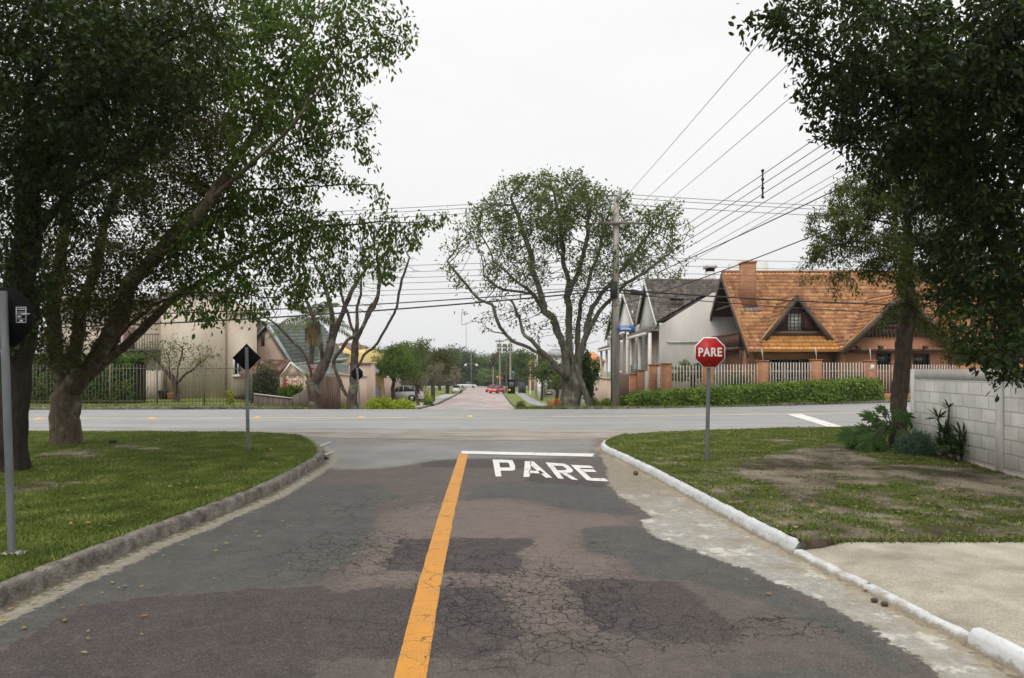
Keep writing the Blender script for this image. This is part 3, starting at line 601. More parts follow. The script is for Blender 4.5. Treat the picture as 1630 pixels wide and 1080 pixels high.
loft('driveway', dIn, [(9.5, dIn[0][1]), (9.5, dIn[-1][1])] if dIn[0][1] < dIn[-1][1] else [(9.5, dIn[0][1]), (9.5, dIn[-1][1])], 60, 40, drm, 0, zf=lambda x, y: .042+.072*min(1, max(0, (x-np.interp(y, [.2, 2.2, 6], [2.8, 2.75, 2.6]))/.25)), kind='structure', label='pale concrete driveway at the lower right')
# ================================================================ VEGETATION
def unit(a): return a/(np.linalg.norm(a, axis=-1, keepdims=True)+1e-9)
def leaf_mesh(name, P, D, N, Ln, Wd, rnd, mat_, parent=None, six=False, **kw):
    n = len(P); D = unit(D); S = unit(np.cross(D, N)); N = np.cross(S, D); Ln = np.broadcast_to(Ln, (n,))[:, None]; Wd = np.broadcast_to(Wd, (n,))[:, None]
    if six:
        vs = [P, P+D*Ln*.3+S*Wd*.46-N*Wd*.12, P+D*Ln*.68+S*Wd*.4-N*Wd*.1-N*Ln*.04, P+D*Ln-N*Ln*.14, P+D*Ln*.68-S*Wd*.4-N*Wd*.1-N*Ln*.04, P+D*Ln*.3-S*Wd*.46-N*Wd*.12, P+D*Ln*.5+N*Wd*.1]
        V = np.stack(vs, 1).reshape(-1, 3); b = (np.arange(n)*7)[:, None]
        Fc = np.concatenate([b+np.array([[0, 1, 2, 6]]), b+np.array([[6, 2, 3, 4]]), b+np.array([[0, 6, 4, 5]])], 1).reshape(-1); fs = np.full(3*n, 4); k = 7
    else:
        V = np.stack([P, P+D*Ln*.5+S*Wd*.5, P+D*Ln-N*Ln*.1, P+D*Ln*.5-S*Wd*.5], 1).reshape(-1, 3); b = (np.arange(n)*4)[:, None]
        Fc = (b+np.array([[0, 1, 2, 3]])).reshape(-1); fs = np.full(n, 4); k = 4
    o = mesh_np(name, V, Fc, fs, mat_, parent, attrs=dict(rnd=np.repeat(rnd, k))); tag(o, **kw); return o
SEED = []
def grow(seeds, attr, step, di, dk, iters, trop=(0, 0, .0), wob=.12):
    """space colonisation. seeds: list of (points, start_parent or None)"""
    pos = []; par = []; SEED.clear(); SEED.append((0, 0.))
    for sid, pts in enumerate(seeds):
        p = smooth(pts, 1); Lh = np.linalg.norm(np.diff(p, axis=0), axis=1).sum(); q = resample(p, max(3, int(Lh/step)+1))
        q[1:-1] += rng.normal(0, step*.06, q[1:-1].shape)
        if Lh > 1.5: q[1:-1] += np.array([[mnoise.noise(Vector((v[0]*1.1+k*7, v[1]*1.1, v[2]*1.1))) for k in range(3)] for v in q[1:-1].tolist()])*.16*np.sin(np.linspace(0, PI, len(q)))[1:-1, None]
        if not pos: pa = -1; s = 0
        else:
            A_ = np.array(pos); pa = int(np.argmin(np.linalg.norm(A_-q[0], axis=1))); s = 1
        for i in range(s, len(q)):
            pos.append(q[i]); par.append(pa); pa = len(pos)-1
            if pa: SEED.append((sid, i/(len(q)-1)))
    n0 = len(pos)
    attr = np.array(attr); near = np.full(len(attr), -1); nd = np.full(len(attr), 1e9)
    P = np.array(pos)
    for k in range(0, len(P), 64):
        d = np.linalg.norm(attr[:, None]-P[None, k:k+64], axis=2); j = d.argmin(1); dm = d[np.arange(len(attr)), j]; u = dm < nd; nd[u] = dm[u]; near[u] = k+j[u]
    alive = np.ones(len(attr), bool); trop = np.array(trop)
    for it in range(iters):
        alive &= nd > dk
        act = alive & (nd < di)
        if not act.any(): break
        ids = near[act]; v = unit(attr[act]-P[ids]); un, inv = np.unique(ids, return_inverse=True)
        S = np.zeros((len(un), 3)); np.add.at(S, inv, v)
        dirn = unit(unit(S)+trop+rng.normal(0, wob, S.shape)); new = P[un]+dirn*step
        base = len(P); P = np.vstack([P, new]); par.extend(un.tolist())
        ia = np.where(alive)[0]; d = np.linalg.norm(attr[ia][:, None]-new[None], axis=2); j = d.argmin(1); dm = d[np.arange(len(ia)), j]
        u = dm < nd[ia]; nd[ia[u]] = dm[u]; near[ia[u]] = base+j[u]
        # attractors that keep pulling the same node without progress
        stuck = act.copy(); stuck[ia[u]] = False; alive &= ~(stuck & (rng.random(len(alive)) < .25))
    return P, np.array(par), n0
def radii(P, par, tip, ex, base_r, cap=None):
    a = np.zeros(len(P)); ch = np.zeros(len(P), int)
    for i in range(len(P)-1, -1, -1):
        if ch[i] == 0: a[i] = tip**ex
        if par[i] >= 0: a[par[i]] += a[i]; ch[par[i]] += 1
    r = a**(1/ex); k = base_r/r[0]; t = np.clip((r-tip)/(r[0]-tip+1e-9), 0, 1)
    r = r*(1+(k-1)*t**.35) if k < 1 else r*(1+(k-1)*t)
    big = {}
    for i in range(1, len(P)):
        p_ = par[i]
        if p_ >= 0 and (p_ not in big or r[i] > r[big[p_]]): big[p_] = i
    for i in range(1, len(P)):
        p_ = par[i]
        if r[p_] > .03: r[i] = max(r[i], r[p_]*(.92 if big.get(p_) == i else 0))
    return r, ch
def wood(name, P, par, R, mat_, parent, flare=None, minr=0, **kw):
    n = len(P); kids = [[] for _ in range(n)]
    for i, p in enumerate(par):
        if p >= 0: kids[p].append(i)
    V = []; Fs = []; fsz = []; nb = 0; stack = [(0, None)]
    while stack:
        s, pa = stack.pop(); chain = [pa, s] if pa is not None else [s]; c = s
        while kids[c]:
            k = sorted(kids[c], key=lambda i: -R[i]); 
            for q in k[1:]: stack.append((q, c))
            c = k[0]; chain.append(c)
        if len(chain) < 2: continue
        r = R[chain].copy()
        if pa is not None: r[0] = min(r[0], r[1]*1.25)
        if r.max() < minr: continue
        p = P[chain]; ns = 14 if r.max() > .12 else 7 if r.max() > .035 else 4 if r.max() > .012 else 3
        T = unit(np.gradient(p, axis=0)); u = np.cross(T[0], (0.3, .5, .8)); u /= np.linalg.norm(u)+1e-9
        ang = np.linspace(0, 2*PI, ns, endpoint=False); ca, sa = np.cos(ang), np.sin(ang); ring = []
        for i in range(len(p)):
            u = u-T[i]*u.dot(T[i]); u /= np.linalg.norm(u)+1e-9; w_ = np.cross(T[i], u)
            rr = np.full(ns, r[i])
            if r[i] > .05: rr = rr*(1+.13*np.array([mnoise.noise(Vector((float(a)*2.0, float(b)*2.0, p[i][2]*2.2+float(chain[-1])))) for a, b in zip(ca, sa)]))
            if flare and pa is None and i < 4: rr = rr*(1+flare*(1-i/4)**2*(1+.5*np.sin(ang*3+1)))
            ring.append(p[i]+rr[:, None]*(ca[:, None]*u+sa[:, None]*w_))
        ring = np.array(ring).reshape(-1, 3); m_ = len(p)
        i = np.arange(m_-1)[:, None]*ns; k = np.arange(ns)[None]; k2 = (k+1) % ns
        Fs.append((np.stack([i+k, i+k2, i+ns+k2, i+ns+k], -1)+nb).reshape(-1)); fsz.append(np.full((m_-1)*ns, 4)); V.append(ring); nb += len(ring)
    o = mesh_np(name, np.vstack(V), np.concatenate(Fs), np.concatenate(fsz), mat_, parent, smooth_=True); tag(o, **kw); return o
def blobs_pts(bl, dens, clump=-9., cs=1.5):
    """bl: (x,y,Y, rx,ry px, ry m) ellipsoids measured in the photograph -> points in world"""
    out = []
    for b in bl:
        x, y, Y, rx, ry = b[:5]; c = np.array(at(x, y, Y)); a = rx*Y/F; h_ = ry*Y/F; dpt = b[5] if len(b) > 5 else (a+h_)/2; w_ = b[6] if len(b) > 6 else 1
        n = max(3, int(dens*w_*a*h_*dpt*4.19)); v = rng.normal(size=(n, 3)); v = unit(v)*(rng.random((n, 1))**(1/2.4)); out.append(c+v*np.array([a, dpt, h_]))
    out = np.vstack(out)
    if clump > -5: v = np.array([mnoise.noise(Vector(q)*cs)+.5*mnoise.noise(Vector(q)*cs*2.3+Vector((5, 5, 5))) for q in out.tolist()]); out = out[v > clump]
    return out
def leaves_on(P, par, R, rmax, per, sig, size, parent, mat_, density=None, droop=.35, six=False, ratio=.45, maxn=None, spread=1., name='crown', clump_k=1.0, sel=None):
    idx = np.where(R < rmax)[0]
    if sel is not None: idx = idx[sel(P[idx])]
    if density is not None: idx = idx[rng.random(len(idx)) < density(P[idx])]
    cr = rng.random(len(P)); n = len(idx)*per; I = np.repeat(idx, per)
    if maxn and n > maxn: I = rng.choice(I, maxn, replace=False); n = maxn
    pp = P[I]+rng.normal(0, sig, (n, 3)); g = unit(P[I]-P[np.maximum(par[I], 0)]+1e-6)
    D = unit(rng.normal(0, 1, (n, 3))*spread+g*.7+np.array([0, 0, -droop])); N = unit(rng.normal(0, .55, (n, 3))+np.array([0, 0, 1]))
    s = size*(.65+.6*rng.random(n)); rnd = np.clip(cr[I]*.55*clump_k+rng.random(n)*.45, 0, 1)
    return leaf_mesh(name, pp, D, N, s, s*ratio*(.8+.4*rng.random(n)), rnd, mat_, parent, six)
def tree(nm, label, cat, base, seeds, attr, step, di, dk, iters, tip, ex, r0, bark, group=None, flare=.35, leaves=(), trop=(0, 0, 0), minr=0, wob=.12, sr={}):
    root = empty(nm, base, label, cat, group)
    P, par, n0 = grow(seeds, attr, step, di, dk, iters, trop, wob); R, ch = radii(P, par, tip, ex, r0)
    for i, (sid, t) in enumerate(SEED[:n0]):
        if sid in sr: a_, b_ = sr[sid]; R[i] = max(min(R[i], a_*1.05), b_+(a_-b_)*(1-t)**1.6)
    wood('trunk', P, par, R, bark, root, flare, minr); print('TREE', nm, len(attr), len(P), n0, (R<.016).sum())
    for kw in leaves: kw = dict(kw); leaves_on(P, par, R, kw.pop('rmax'), kw.pop('per'), kw.pop('sig'), kw.pop('size'), root, kw.pop('mat'), **kw)
    return root, P, par, R
pl = lambda pts: [tuple(at(*p)) for p in pts]
Lm_dark = leafmat('mat_leaf_dark', (.008, .016, .004), (.017, .032, .007), (.045, .07, .012), .12)
Lm_broad = leafmat('mat_leaf_broad', (.03, .06, .01), (.065, .115, .018), (.13, .195, .03), .4)
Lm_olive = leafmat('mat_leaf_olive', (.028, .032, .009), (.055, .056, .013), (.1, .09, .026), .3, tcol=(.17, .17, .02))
Lm_mid = leafmat('mat_leaf_mid', (.05, .075, .022), (.1, .13, .038), (.17, .2, .065), .4)
Lm_conif = leafmat('mat_leaf_conifer', (.03, .045, .01), (.065, .085, .018), (.13, .14, .03), .35)
Lm_hedge = leafmat('mat_leaf_hedge', (.065, .11, .018), (.13, .2, .03), (.22, .3, .06), .35)
Lm_ivy = leafmat('mat_leaf_ivy', (.02, .05, .01), (.045, .095, .015), (.09, .16, .025), .25)
Lm_yel = leafmat('mat_leaf_yellow', (.2, .26, .02), (.36, .42, .03), (.5, .52, .05), .35)
Lm_gg = leafmat('mat_leaf_greygreen', (.06, .11, .07), (.09, .16, .1), (.13, .2, .13), .15)
Lm_palm = leafmat('mat_leaf_palm', (.05, .085, .025), (.11, .15, .05), (.2, .23, .09), .3)
Lm_straw = leafmat('mat_leaf_straw', (.14, .1, .05), (.24, .17, .08), (.34, .27, .14), .2)
Lm_red = leafmat('mat_flower_red', (.35, .02, .015), (.5, .04, .02), (.6, .1, .03), .2)
Lm_brown = leafmat('mat_leaf_brown', (.15, .12, .08), (.2, .17, .12), (.26, .23, .16), .3)
Lm_grass = leafmat('mat_grass_blade', (.052, .08, .012), (.115, .155, .026), (.3, .29, .09), .3, .6, .15)
bark_d = barkmat('mat_bark_dark', (.012, .01, .008), (.045, .036, .028))
bark_b = barkmat('mat_bark_brown', (.045, .032, .022), (.13, .1, .07), (.19, .18, .13), 5)
bark_g = barkmat('mat_bark_grey', (.05, .044, .034), (.16, .145, .115), (.24, .24, .18), 3)
bark_k = barkmat('mat_bark_bare', (.035, .027, .022), (.11, .085, .066), (.17, .17, .12), 3)
bark_c = barkmat('mat_bark_conifer', (.028, .021, .016), (.1, .075, .054))

# --- forked tree on the left lawn (broad leaf clusters, olive inner foliage)
T1 = pl([(106, 722, 13.6), (103, 660, 13.6), (107, 625, 13.6)])
T1 = [T1[0], T1[1], T1[2]]
s1 = [T1, pl([(107, 625, 13.6), (85, 560, 13.5), (88, 480, 13.4), (100, 380, 13.2), (120, 250, 13.0), (140, 120, 13.0), (150, -60, 13)]),
  pl([(107, 625, 13.6), (122, 540, 13.7), (150, 430, 13.9), (175, 330, 14.1), (215, 200, 14.3), (250, 60, 14.4), (270, -60, 14.4)]),
  pl([(107, 630, 13.6), (118, 612, 13.5), (138, 588, 13.35), (165, 553, 13.2), (192, 500, 12.9), (222, 440, 12.6), (270, 392, 12.3), (330, 320, 12.0), (410, 250, 11.7), (480, 185, 11.6), (525, 120, 11.6)]),
  pl([(107, 634, 13.6), (135, 606, 13.7), (168, 573, 13.8), (235, 520, 13.9), (282, 475, 14.0), (330, 445, 14.0), (400, 402, 13.9), (470, 370, 13.7), (560, 352, 13.5), (640, 355, 13.4), (690, 352, 13.4)]),
  pl([(222, 440, 12.6), (255, 380, 13.1), (330, 330, 13.4), (420, 300, 13.5), (520, 290, 13.5), (600, 295, 13.5)]),
  pl([(170, 572, 13.8), (200, 515, 13.2), (270, 475, 12.7), (340, 462, 12.4), (400, 470, 12.3)]),
  pl([(330, 320, 12.0), (400, 220, 12.4), (460, 120, 12.6), (500, 40, 12.7), (540, -50, 12.7)]),
  pl([(410, 250, 11.7), (480, 225, 12), (560, 205, 12.2), (595, 190, 12.2)]),
  pl([(525, 120, 11.6), (575, 95, 11.6), (620, 75, 11.7), (655, 60, 11.7)]), pl([(480, 185, 11.6), (530, 60, 11.8), (560, -20, 11.8)])]
bl_out = [(640, 62, 11.7, 26, 16, .45), (600, 80, 11.6, 38, 34, .6), (560, 40, 11.5, 60, 50, .8), (600, 5, 11.6, 45, 22, .6), (575, 120, 12, 28, 26, .5), (520, 120, 12.2, 60, 55, .9), (575, 185, 12.2, 26, 20, .5), (560, 225, 12.3, 34, 22, .5), (588, 265, 12.5, 16, 10, .3),
  (500, 210, 12.3, 60, 45, .8), (470, 270, 12.8, 60, 35, .8), (575, 300, 13.5, 32, 14, .5), (605, 318, 13.5, 16, 20, .4), (545, 290, 13.5, 35, 14, .5), (585, 358, 13.5, 50, 18, .6), (650, 358, 13.4, 40, 18, .6), (700, 346, 13.4, 24, 16, .4), (655, 385, 13.4, 26, 20, .45), (600, 385, 13.5, 30, 18, .5),
  (600, 425, 13.4, 36, 34, .6), (560, 440, 13.4, 30, 26, .5), (520, 370, 13.6, 55, 40, .8), (470, 350, 13.5, 60, 50, .9), (450, 410, 13.2, 55, 45, .8), (520, 430, 13.4, 35, 50, .6), (530, 465, 13.4, 18, 26, .35), (480, 445, 13.2, 28, 30, .5), (400, 400, 13, 55, 45, .9), (370, 450, 12.7, 40, 30, .7), (350, 490, 12.6, 28, 34, .5), (390, 470, 12.6, 26, 34, .4), (370, 515, 12.6, 14, 26, .3), (345, 455, 12.6, 55, 34, .6), (400, 500, 12.5, 30, 26, .4), (440, 462, 12.8, 42, 34, .5), (320, 500, 12.5, 34, 24, .4), (480, 480, 13, 26, 22, .4), (380, 340, 13.1, 80, 60, 1.1)]
bl_in = [(330, 380, 12.8, 70, 60, 1.2), (280, 300, 13, 110, 90, 1.6, .8), (200, 250, 13.5, 120, 100, 1.8, .8), (330, 170, 12.8, 130, 110, 1.8, .8), (430, 110, 12.4, 90, 90, 1.4), (250, 60, 13.5, 170, 80, 2, .7), (90, 200, 13, 120, 120, 1.8, .7), (100, 400, 12.5, 90, 80, 1.3, .8), (160, 470, 12.9, 60, 50, .8), (250, 440, 13, 70, 50, .9), (300, 490, 12.6, 50, 30, .6), (60, 470, 12.2, 50, 60, .8), (430, 20, 12.5, 80, 50, 1.2), (90, 520, 12.4, 60, 40, .7), (30, 540, 12.2, 30, 40, .6), (210, 490, 12.6, 60, 35, .6), (120, 480, 12.6, 90, 60, .8, 1.6), (70, 560, 12.3, 45, 30, .5), (180, 400, 12.4, 110, 60, .9, 1.5), (290, 400, 12.4, 80, 50, .8, 1.3), (340, 240, 12.2, 90, 60, .8, 1.3), (270, 520, 12.5, 50, 22, .5), (20, 500, 12, 40, 60, .6, 1.5)]
attr = np.vstack([blobs_pts([b[:3]+(b[3]*.9, b[4]*.82)+b[5:] for b in bl_out], 240, -.08, 2.2), blobs_pts(bl_in, 170, -.02, 1.5)])
xs_of = lambda Q: CX+Q[:, 0]*F/np.maximum(Q[:, 1], 1)
ys_of = lambda Q: HY-(Q[:, 2]-EYE)*F/np.maximum(Q[:, 1], 1)
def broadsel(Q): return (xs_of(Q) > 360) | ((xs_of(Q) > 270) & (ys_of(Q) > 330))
r, P, par, R = tree('forked_tree', 'large many-limbed tree with a thick forked trunk standing on the left lawn', 'tree', (T1[0][0], T1[0][1], .1), s1, attr, .12, 2.2, .16, 130, .003, 2.35, .27, bark_b, leaves=(
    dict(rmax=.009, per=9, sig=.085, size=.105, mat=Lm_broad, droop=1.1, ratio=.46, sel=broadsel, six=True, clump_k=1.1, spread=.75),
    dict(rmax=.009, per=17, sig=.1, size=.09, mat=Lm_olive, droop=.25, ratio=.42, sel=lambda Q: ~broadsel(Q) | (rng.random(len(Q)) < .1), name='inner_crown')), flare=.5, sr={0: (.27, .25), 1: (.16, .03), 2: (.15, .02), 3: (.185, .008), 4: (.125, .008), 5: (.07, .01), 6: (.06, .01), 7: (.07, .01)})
# --- dark tree at the left edge
s2 = [pl([(22, 770, 10.0), (20, 690, 10), (24, 600, 10), (30, 500, 10), (38, 400, 9.9), (45, 300, 9.8), (50, 150, 9.6), (60, 0, 9.5), (60, -150, 9.5)]),
  pl([(38, 400, 9.9), (90, 330, 9.4), (170, 260, 8.9), (260, 200, 8.5), (330, 150, 8.2)]), pl([(45, 300, 9.8), (110, 200, 9.2), (200, 110, 8.6), (300, 50, 8.2)]),
  pl([(30, 500, 10), (80, 440, 10.2), (150, 360, 10.4), (230, 320, 10.6)]), pl([(45, 300, 9.8), (-40, 200, 9.3), (-100, 100, 9)]), pl([(50, 150, 9.6), (120, 60, 9), (180, -40, 8.6)])]
bl2 = [(60, 60, 8.8, 150, 110, 1.6), (200, 90, 8.4, 130, 100, 1.4), (300, 60, 8.2, 70, 80, 1), (140, 180, 8.8, 110, 90, 1.3), (40, 250, 9.3, 90, 110, 1.2), (230, 180, 8.8, 80, 45, .8), (20, 420, 9.6, 60, 90, .8), (30, 520, 9.8, 34, 50, .5), (110, 330, 9.8, 70, 50, .9, .6), (-60, 150, 9, 120, 160, 1.4, .5)]
tree('shade_tree', 'dark leafy tree at the left edge, its black trunk behind the galvanised post', 'tree', tuple(at(22, 770, 10.0)[:2])+(.1,), s2, blobs_pts(bl2, 190, -.12, 1.8), .11, 2.2, .16, 120, .003, 2.35, .2, bark_d, leaves=(
    dict(rmax=.009, per=14, sig=.09, size=.1, mat=Lm_dark, droop=.8, ratio=.42),), flare=.45)
# --- big dark tree overhanging the right side
s3 = [pl([(1598, 720, 12.6), (1600, 640, 12.6), (1603, 560, 12.5), (1606, 450, 12.3), (1600, 350, 12), (1590, 200, 11.5), (1580, 50, 11), (1575, -100, 10.6)]),
  pl([(1606, 450, 12.3), (1560, 330, 11), (1500, 230, 9.8), (1420, 150, 8.9), (1330, 100, 8.3), (1250, 60, 7.9)]), pl([(1600, 350, 12), (1640, 250, 10.6), (1640, 150, 9.2), (1600, 60, 8.3)]),
  pl([(1500, 230, 9.8), (1440, 240, 9.2), (1380, 235, 8.9), (1300, 210, 8.6)]), pl([(1603, 500, 12.4), (1620, 430, 10.8), (1600, 430, 9.6), (1590, 500, 8.8), (1585, 570, 8.4)]), pl([(1590, 200, 11.5), (1500, 60, 9.5), (1420, 0, 8.6), (1330, -20, 8)])]
bl3 = [(1215, 35, 7.8, 34, 26, .35), (1260, 20, 7.9, 50, 28, .45), (1195, 10, 7.8, 14, 12, .2), (1330, 60, 8.2, 60, 60, .8), (1275, 88, 8, 24, 14, .25), (1285, 128, 8.3, 26, 18, .3), (1262, 160, 8.4, 20, 10, .2), (1320, 150, 8.5, 50, 40, .5), (1340, 205, 8.7, 42, 28, .45), (1375, 240, 8.8, 42, 34, .5), (1430, 130, 8.8, 100, 110, 1.2), (1530, 120, 9, 120, 150, 1.6), (1630, 200, 9, 90, 200, 1.6),
  (1460, 260, 9.2, 70, 60, .9), (1540, 330, 9.4, 70, 90, 1.2), (1530, 430, 9.3, 50, 70, .8), (1620, 430, 9, 70, 100, 1.2), (1560, 520, 8.8, 42, 50, .6), (1580, 585, 8.4, 34, 34, .35, 1.5), (1570, 545, 8.5, 46, 40, .5, 1.4), (1590, 610, 8.3, 22, 16, .25, 2), (1640, 560, 8.6, 40, 60, .5), (1610, 530, 8.6, 40, 40, .5), (1500, 480, 9.3, 20, 30, .3)]
tree('overhanging_tree', 'large dark glossy-leaved tree behind the block wall, hanging over the top right', 'tree', tuple(at(1598, 720, 12.6)[:2])+(.1,), s3, blobs_pts(bl3, 300, -.1, 2.0), .1, 2.2, .14, 120, .0028, 2.35, .2, bark_d, leaves=(
    dict(rmax=.009, per=15, sig=.075, size=.09, mat=Lm_dark, droop=.8, ratio=.46, six=True),), flare=.3)
# --- feathery conifer by the wall
s4 = [pl([(1427, 724, 13.5), (1436, 640, 13.5), (1446, 540, 13.5), (1447, 450, 13.5), (1443, 360, 13.4), (1438, 270, 13.4), (1436, 215, 13.4)])]
for (x, y, y2, x2, Y2) in ((1446, 480, 520, 1400, 12.9), (1446, 520, 545, 1500, 13.1), (1446, 450, 440, 1330, 13.0), (1445, 400, 395, 1295, 12.7), (1444, 370, 340, 1300, 13.2), (1442, 330, 300, 1340, 13.6), (1442, 320, 280, 1500, 13.6), (1446, 430, 430, 1540, 13.4), (1446, 470, 500, 1510, 13.8), (1444, 400, 370, 1370, 14.4), (1446, 440, 470, 1430, 12.4), (1446, 500, 560, 1530, 13.3)):
    s4.append(pl([(x, y, 13.5), ((x+x2)/2, (y+y2)/2-12, (13.5+Y2)/2), (x2, y2, Y2)]))
bl4 = [(1440, 300, 13.4, 80, 55, 1), (1380, 320, 13.3, 60, 60, .9), (1340, 370, 13, 56, 46, .7), (1300, 405, 12.8, 28, 22, .4), (1400, 400, 13, 60, 50, .8), (1340, 435, 13, 40, 16, .4, .6), (1290, 450, 12.9, 16, 10, .25, .4), (1500, 380, 13.5, 60, 80, .9), (1455, 450, 13.4, 30, 90, .4), (1540, 430, 13.4, 50, 50, .6), (1500, 500, 13.5, 36, 50, .5), (1540, 550, 13.3, 46, 34, .5), (1560, 480, 13.4, 30, 60, .5), (1420, 500, 13.2, 14, 30, .25, .6), (1350, 470, 13, 24, 20, .4, .25)]
tree('feathery_conifer', 'reddish-barked feathery conifer with a straight trunk at the end of the block wall', 'tree', (at(1427, 724, 13.5)[0], 13.5, .1), s4, blobs_pts(bl4, 420, -.05, 2.2), .1, 1.5, .14, 90, .0025, 2.3, .15, bark_c, leaves=(
    dict(rmax=.01, per=20, sig=.055, size=.085, mat=Lm_conif, droop=.5, ratio=.28, spread=.9),
    dict(rmax=.01, per=14, sig=.065, size=.08, mat=Lm_olive, droop=.5, ratio=.28, spread=.9, name='needle_tufts', density=lambda Q: np.full(len(Q), .5))), flare=.35)
# --- spreading tree across the crossing
Y0 = 30.0
s5 = [pl([(904, 655, Y0), (903, 625, Y0), (902, 590, Y0)]), pl([(906, 652, Y0), (917, 640, Y0-.05), (921, 615, Y0-.1), (919, 590, Y0-.1)]), pl([(902, 590, Y0), (897, 560, Y0), (890, 528, Y0-.2), (868, 493, Y0-.6), (847, 468, Y0-1), (815, 440, Y0-1.5), (785, 415, Y0-1.6)]),
  pl([(902, 590, Y0), (906, 540, Y0), (904, 473, Y0+.3), (900, 420, Y0+.4), (893, 360, Y0+.5), (880, 300, Y0+.5)]),
  pl([(919, 590, Y0-.1), (922, 570, Y0-.3), (932, 530, Y0-.5), (960, 489, Y0-.9), (991, 458, Y0-1.2), (1030, 430, Y0-1.3), (1069, 400, Y0-1.2)]),
  pl([(919, 590, Y0-.1), (921, 500, Y0+.7), (940, 440, Y0+1.2), (960, 380, Y0+1.5), (975, 320, Y0+1.6)]), pl([(932, 530, Y0-.5), (945, 480, Y0+.2), (985, 440, Y0+.6), (1020, 390, Y0+.8), (1050, 350, Y0+.8)]),
  pl([(906, 602, Y0-.3), (893, 592, Y0-.6), (874, 571, Y0-.8), (855, 555, Y0-1.1), (832, 530, Y0-1.2), (822, 500, Y0-1.2), (815, 480, Y0-1.2)]),
  pl([(868, 493, Y0-.6), (850, 430, Y0-.2), (835, 370, Y0), (815, 320, Y0)]), pl([(904, 473, Y0+.3), (930, 400, Y0-.2), (940, 330, Y0-.3)]), pl([(874, 571, Y0-.8), (836, 552, Y0-1.3), (803, 532, Y0-1.6), (795, 510, Y0-1.8), (785, 489, Y0-1.8), (758, 470, Y0-1.9), (731, 442, Y0-1.9), (712, 415, Y0-1.8)]),
  pl([(803, 532, Y0-1.6), (780, 526, Y0-2), (760, 510, Y0-2.2), (735, 518, Y0-2.2)]), pl([(847, 468, Y0-1), (800, 462, Y0-.8), (770, 440, Y0-.5)])]
bl5 = [(870, 350, Y0, 115, 75, 3, 1.1), (880, 300, Y0, 60, 32, 1.6, 1.3), (960, 350, Y0, 70, 45, 2.6), (1040, 380, Y0-.3, 60, 50, 1.8), (1080, 390, Y0-.8, 32, 44, 1.2, 1.5), (1060, 345, Y0, 40, 26, 1.2, 1.2), (770, 350, Y0-.6, 40, 34, 1.4), (745, 395, Y0-1.4, 40, 34, 1.2), (1050, 430, Y0-.9, 50, 24, 1.2), (800, 380, Y0-.5, 60, 50, 2.2), (830, 440, Y0-.6, 70, 35, 2.4, .6), (960, 430, Y0, 90, 45, 2.6, .7), (735, 430, Y0-1.7, 46, 40, 1.2, 2), (775, 490, Y0-1.5, 45, 35, 1.2, .5), (820, 500, Y0-.8, 40, 30, 1.2, .5), (1000, 460, Y0-.6, 40, 30, 1.2, .5), (950, 520, Y0, 30, 40, .8, .4), (745, 515, Y0-2.1, 34, 14, .5, .8), (930, 560, Y0-.1, 26, 30, .6, .3), (870, 440, Y0+.4, 60, 50, 2.2, .7), (940, 480, Y0+.5, 50, 50, 2, .7), (850, 510, Y0, 40, 36, 1.6, .5), (900, 530, Y0+.8, 40, 40, 1.2, .5), (1000, 410, Y0+.5, 60, 40, 2), (775, 450, Y0-1.2, 40, 40, 1.4, 1)]
def dens5(Q):
    x, y = xs_of(Q), ys_of(Q); d = np.clip((480-y)/120, .12, 1); d = np.where(x < 770, .25+.3*(y < 400), d); d = np.where(x > 1075, .5, d); d = np.where((y > 480), .22, d)
    nz_ = np.array([mnoise.noise(Vector(q)*.8) for q in Q.tolist()]); return d*np.clip(.75+nz_*1.6, .02, 1)
root5, *_ = tree('spreading_tree', 'wide spreading tree with mossy grey limbs at the right corner of the far street', 'tree', (at(908, 653, Y0)[0], Y0, -.15), s5, blobs_pts(bl5, 62, -.05, .8), .17, 2.6, .27, 120, .011, 2.3, .3, bark_g, leaves=(
    dict(rmax=.02, per=11, sig=.13, size=.15, mat=Lm_mid, droop=.2, ratio=.5, density=dens5),), flare=.15, sr={0: (.31, .27), 1: (.27, .23), 2: (.2, .03), 3: (.19, .03), 4: (.18, .02), 5: (.16, .02), 6: (.14, .02), 7: (.17, .05), 10: (.08, .03)})
lt_ = smooth(pl([(941, 654, 29.6), (937, 640, 29.6), (925, 608, 29.7), (913, 575, 29.8), (905, 548, 29.9)]), 2); mb = MB(); mb.tube([tuple(v) for v in lt_], np.linspace(.16, .09, len(lt_)), 10)
mb.build('leaning_trunk', bark_g, sm=True, label='slim pale trunk leaning left against the big spreading tree', cat='tree')
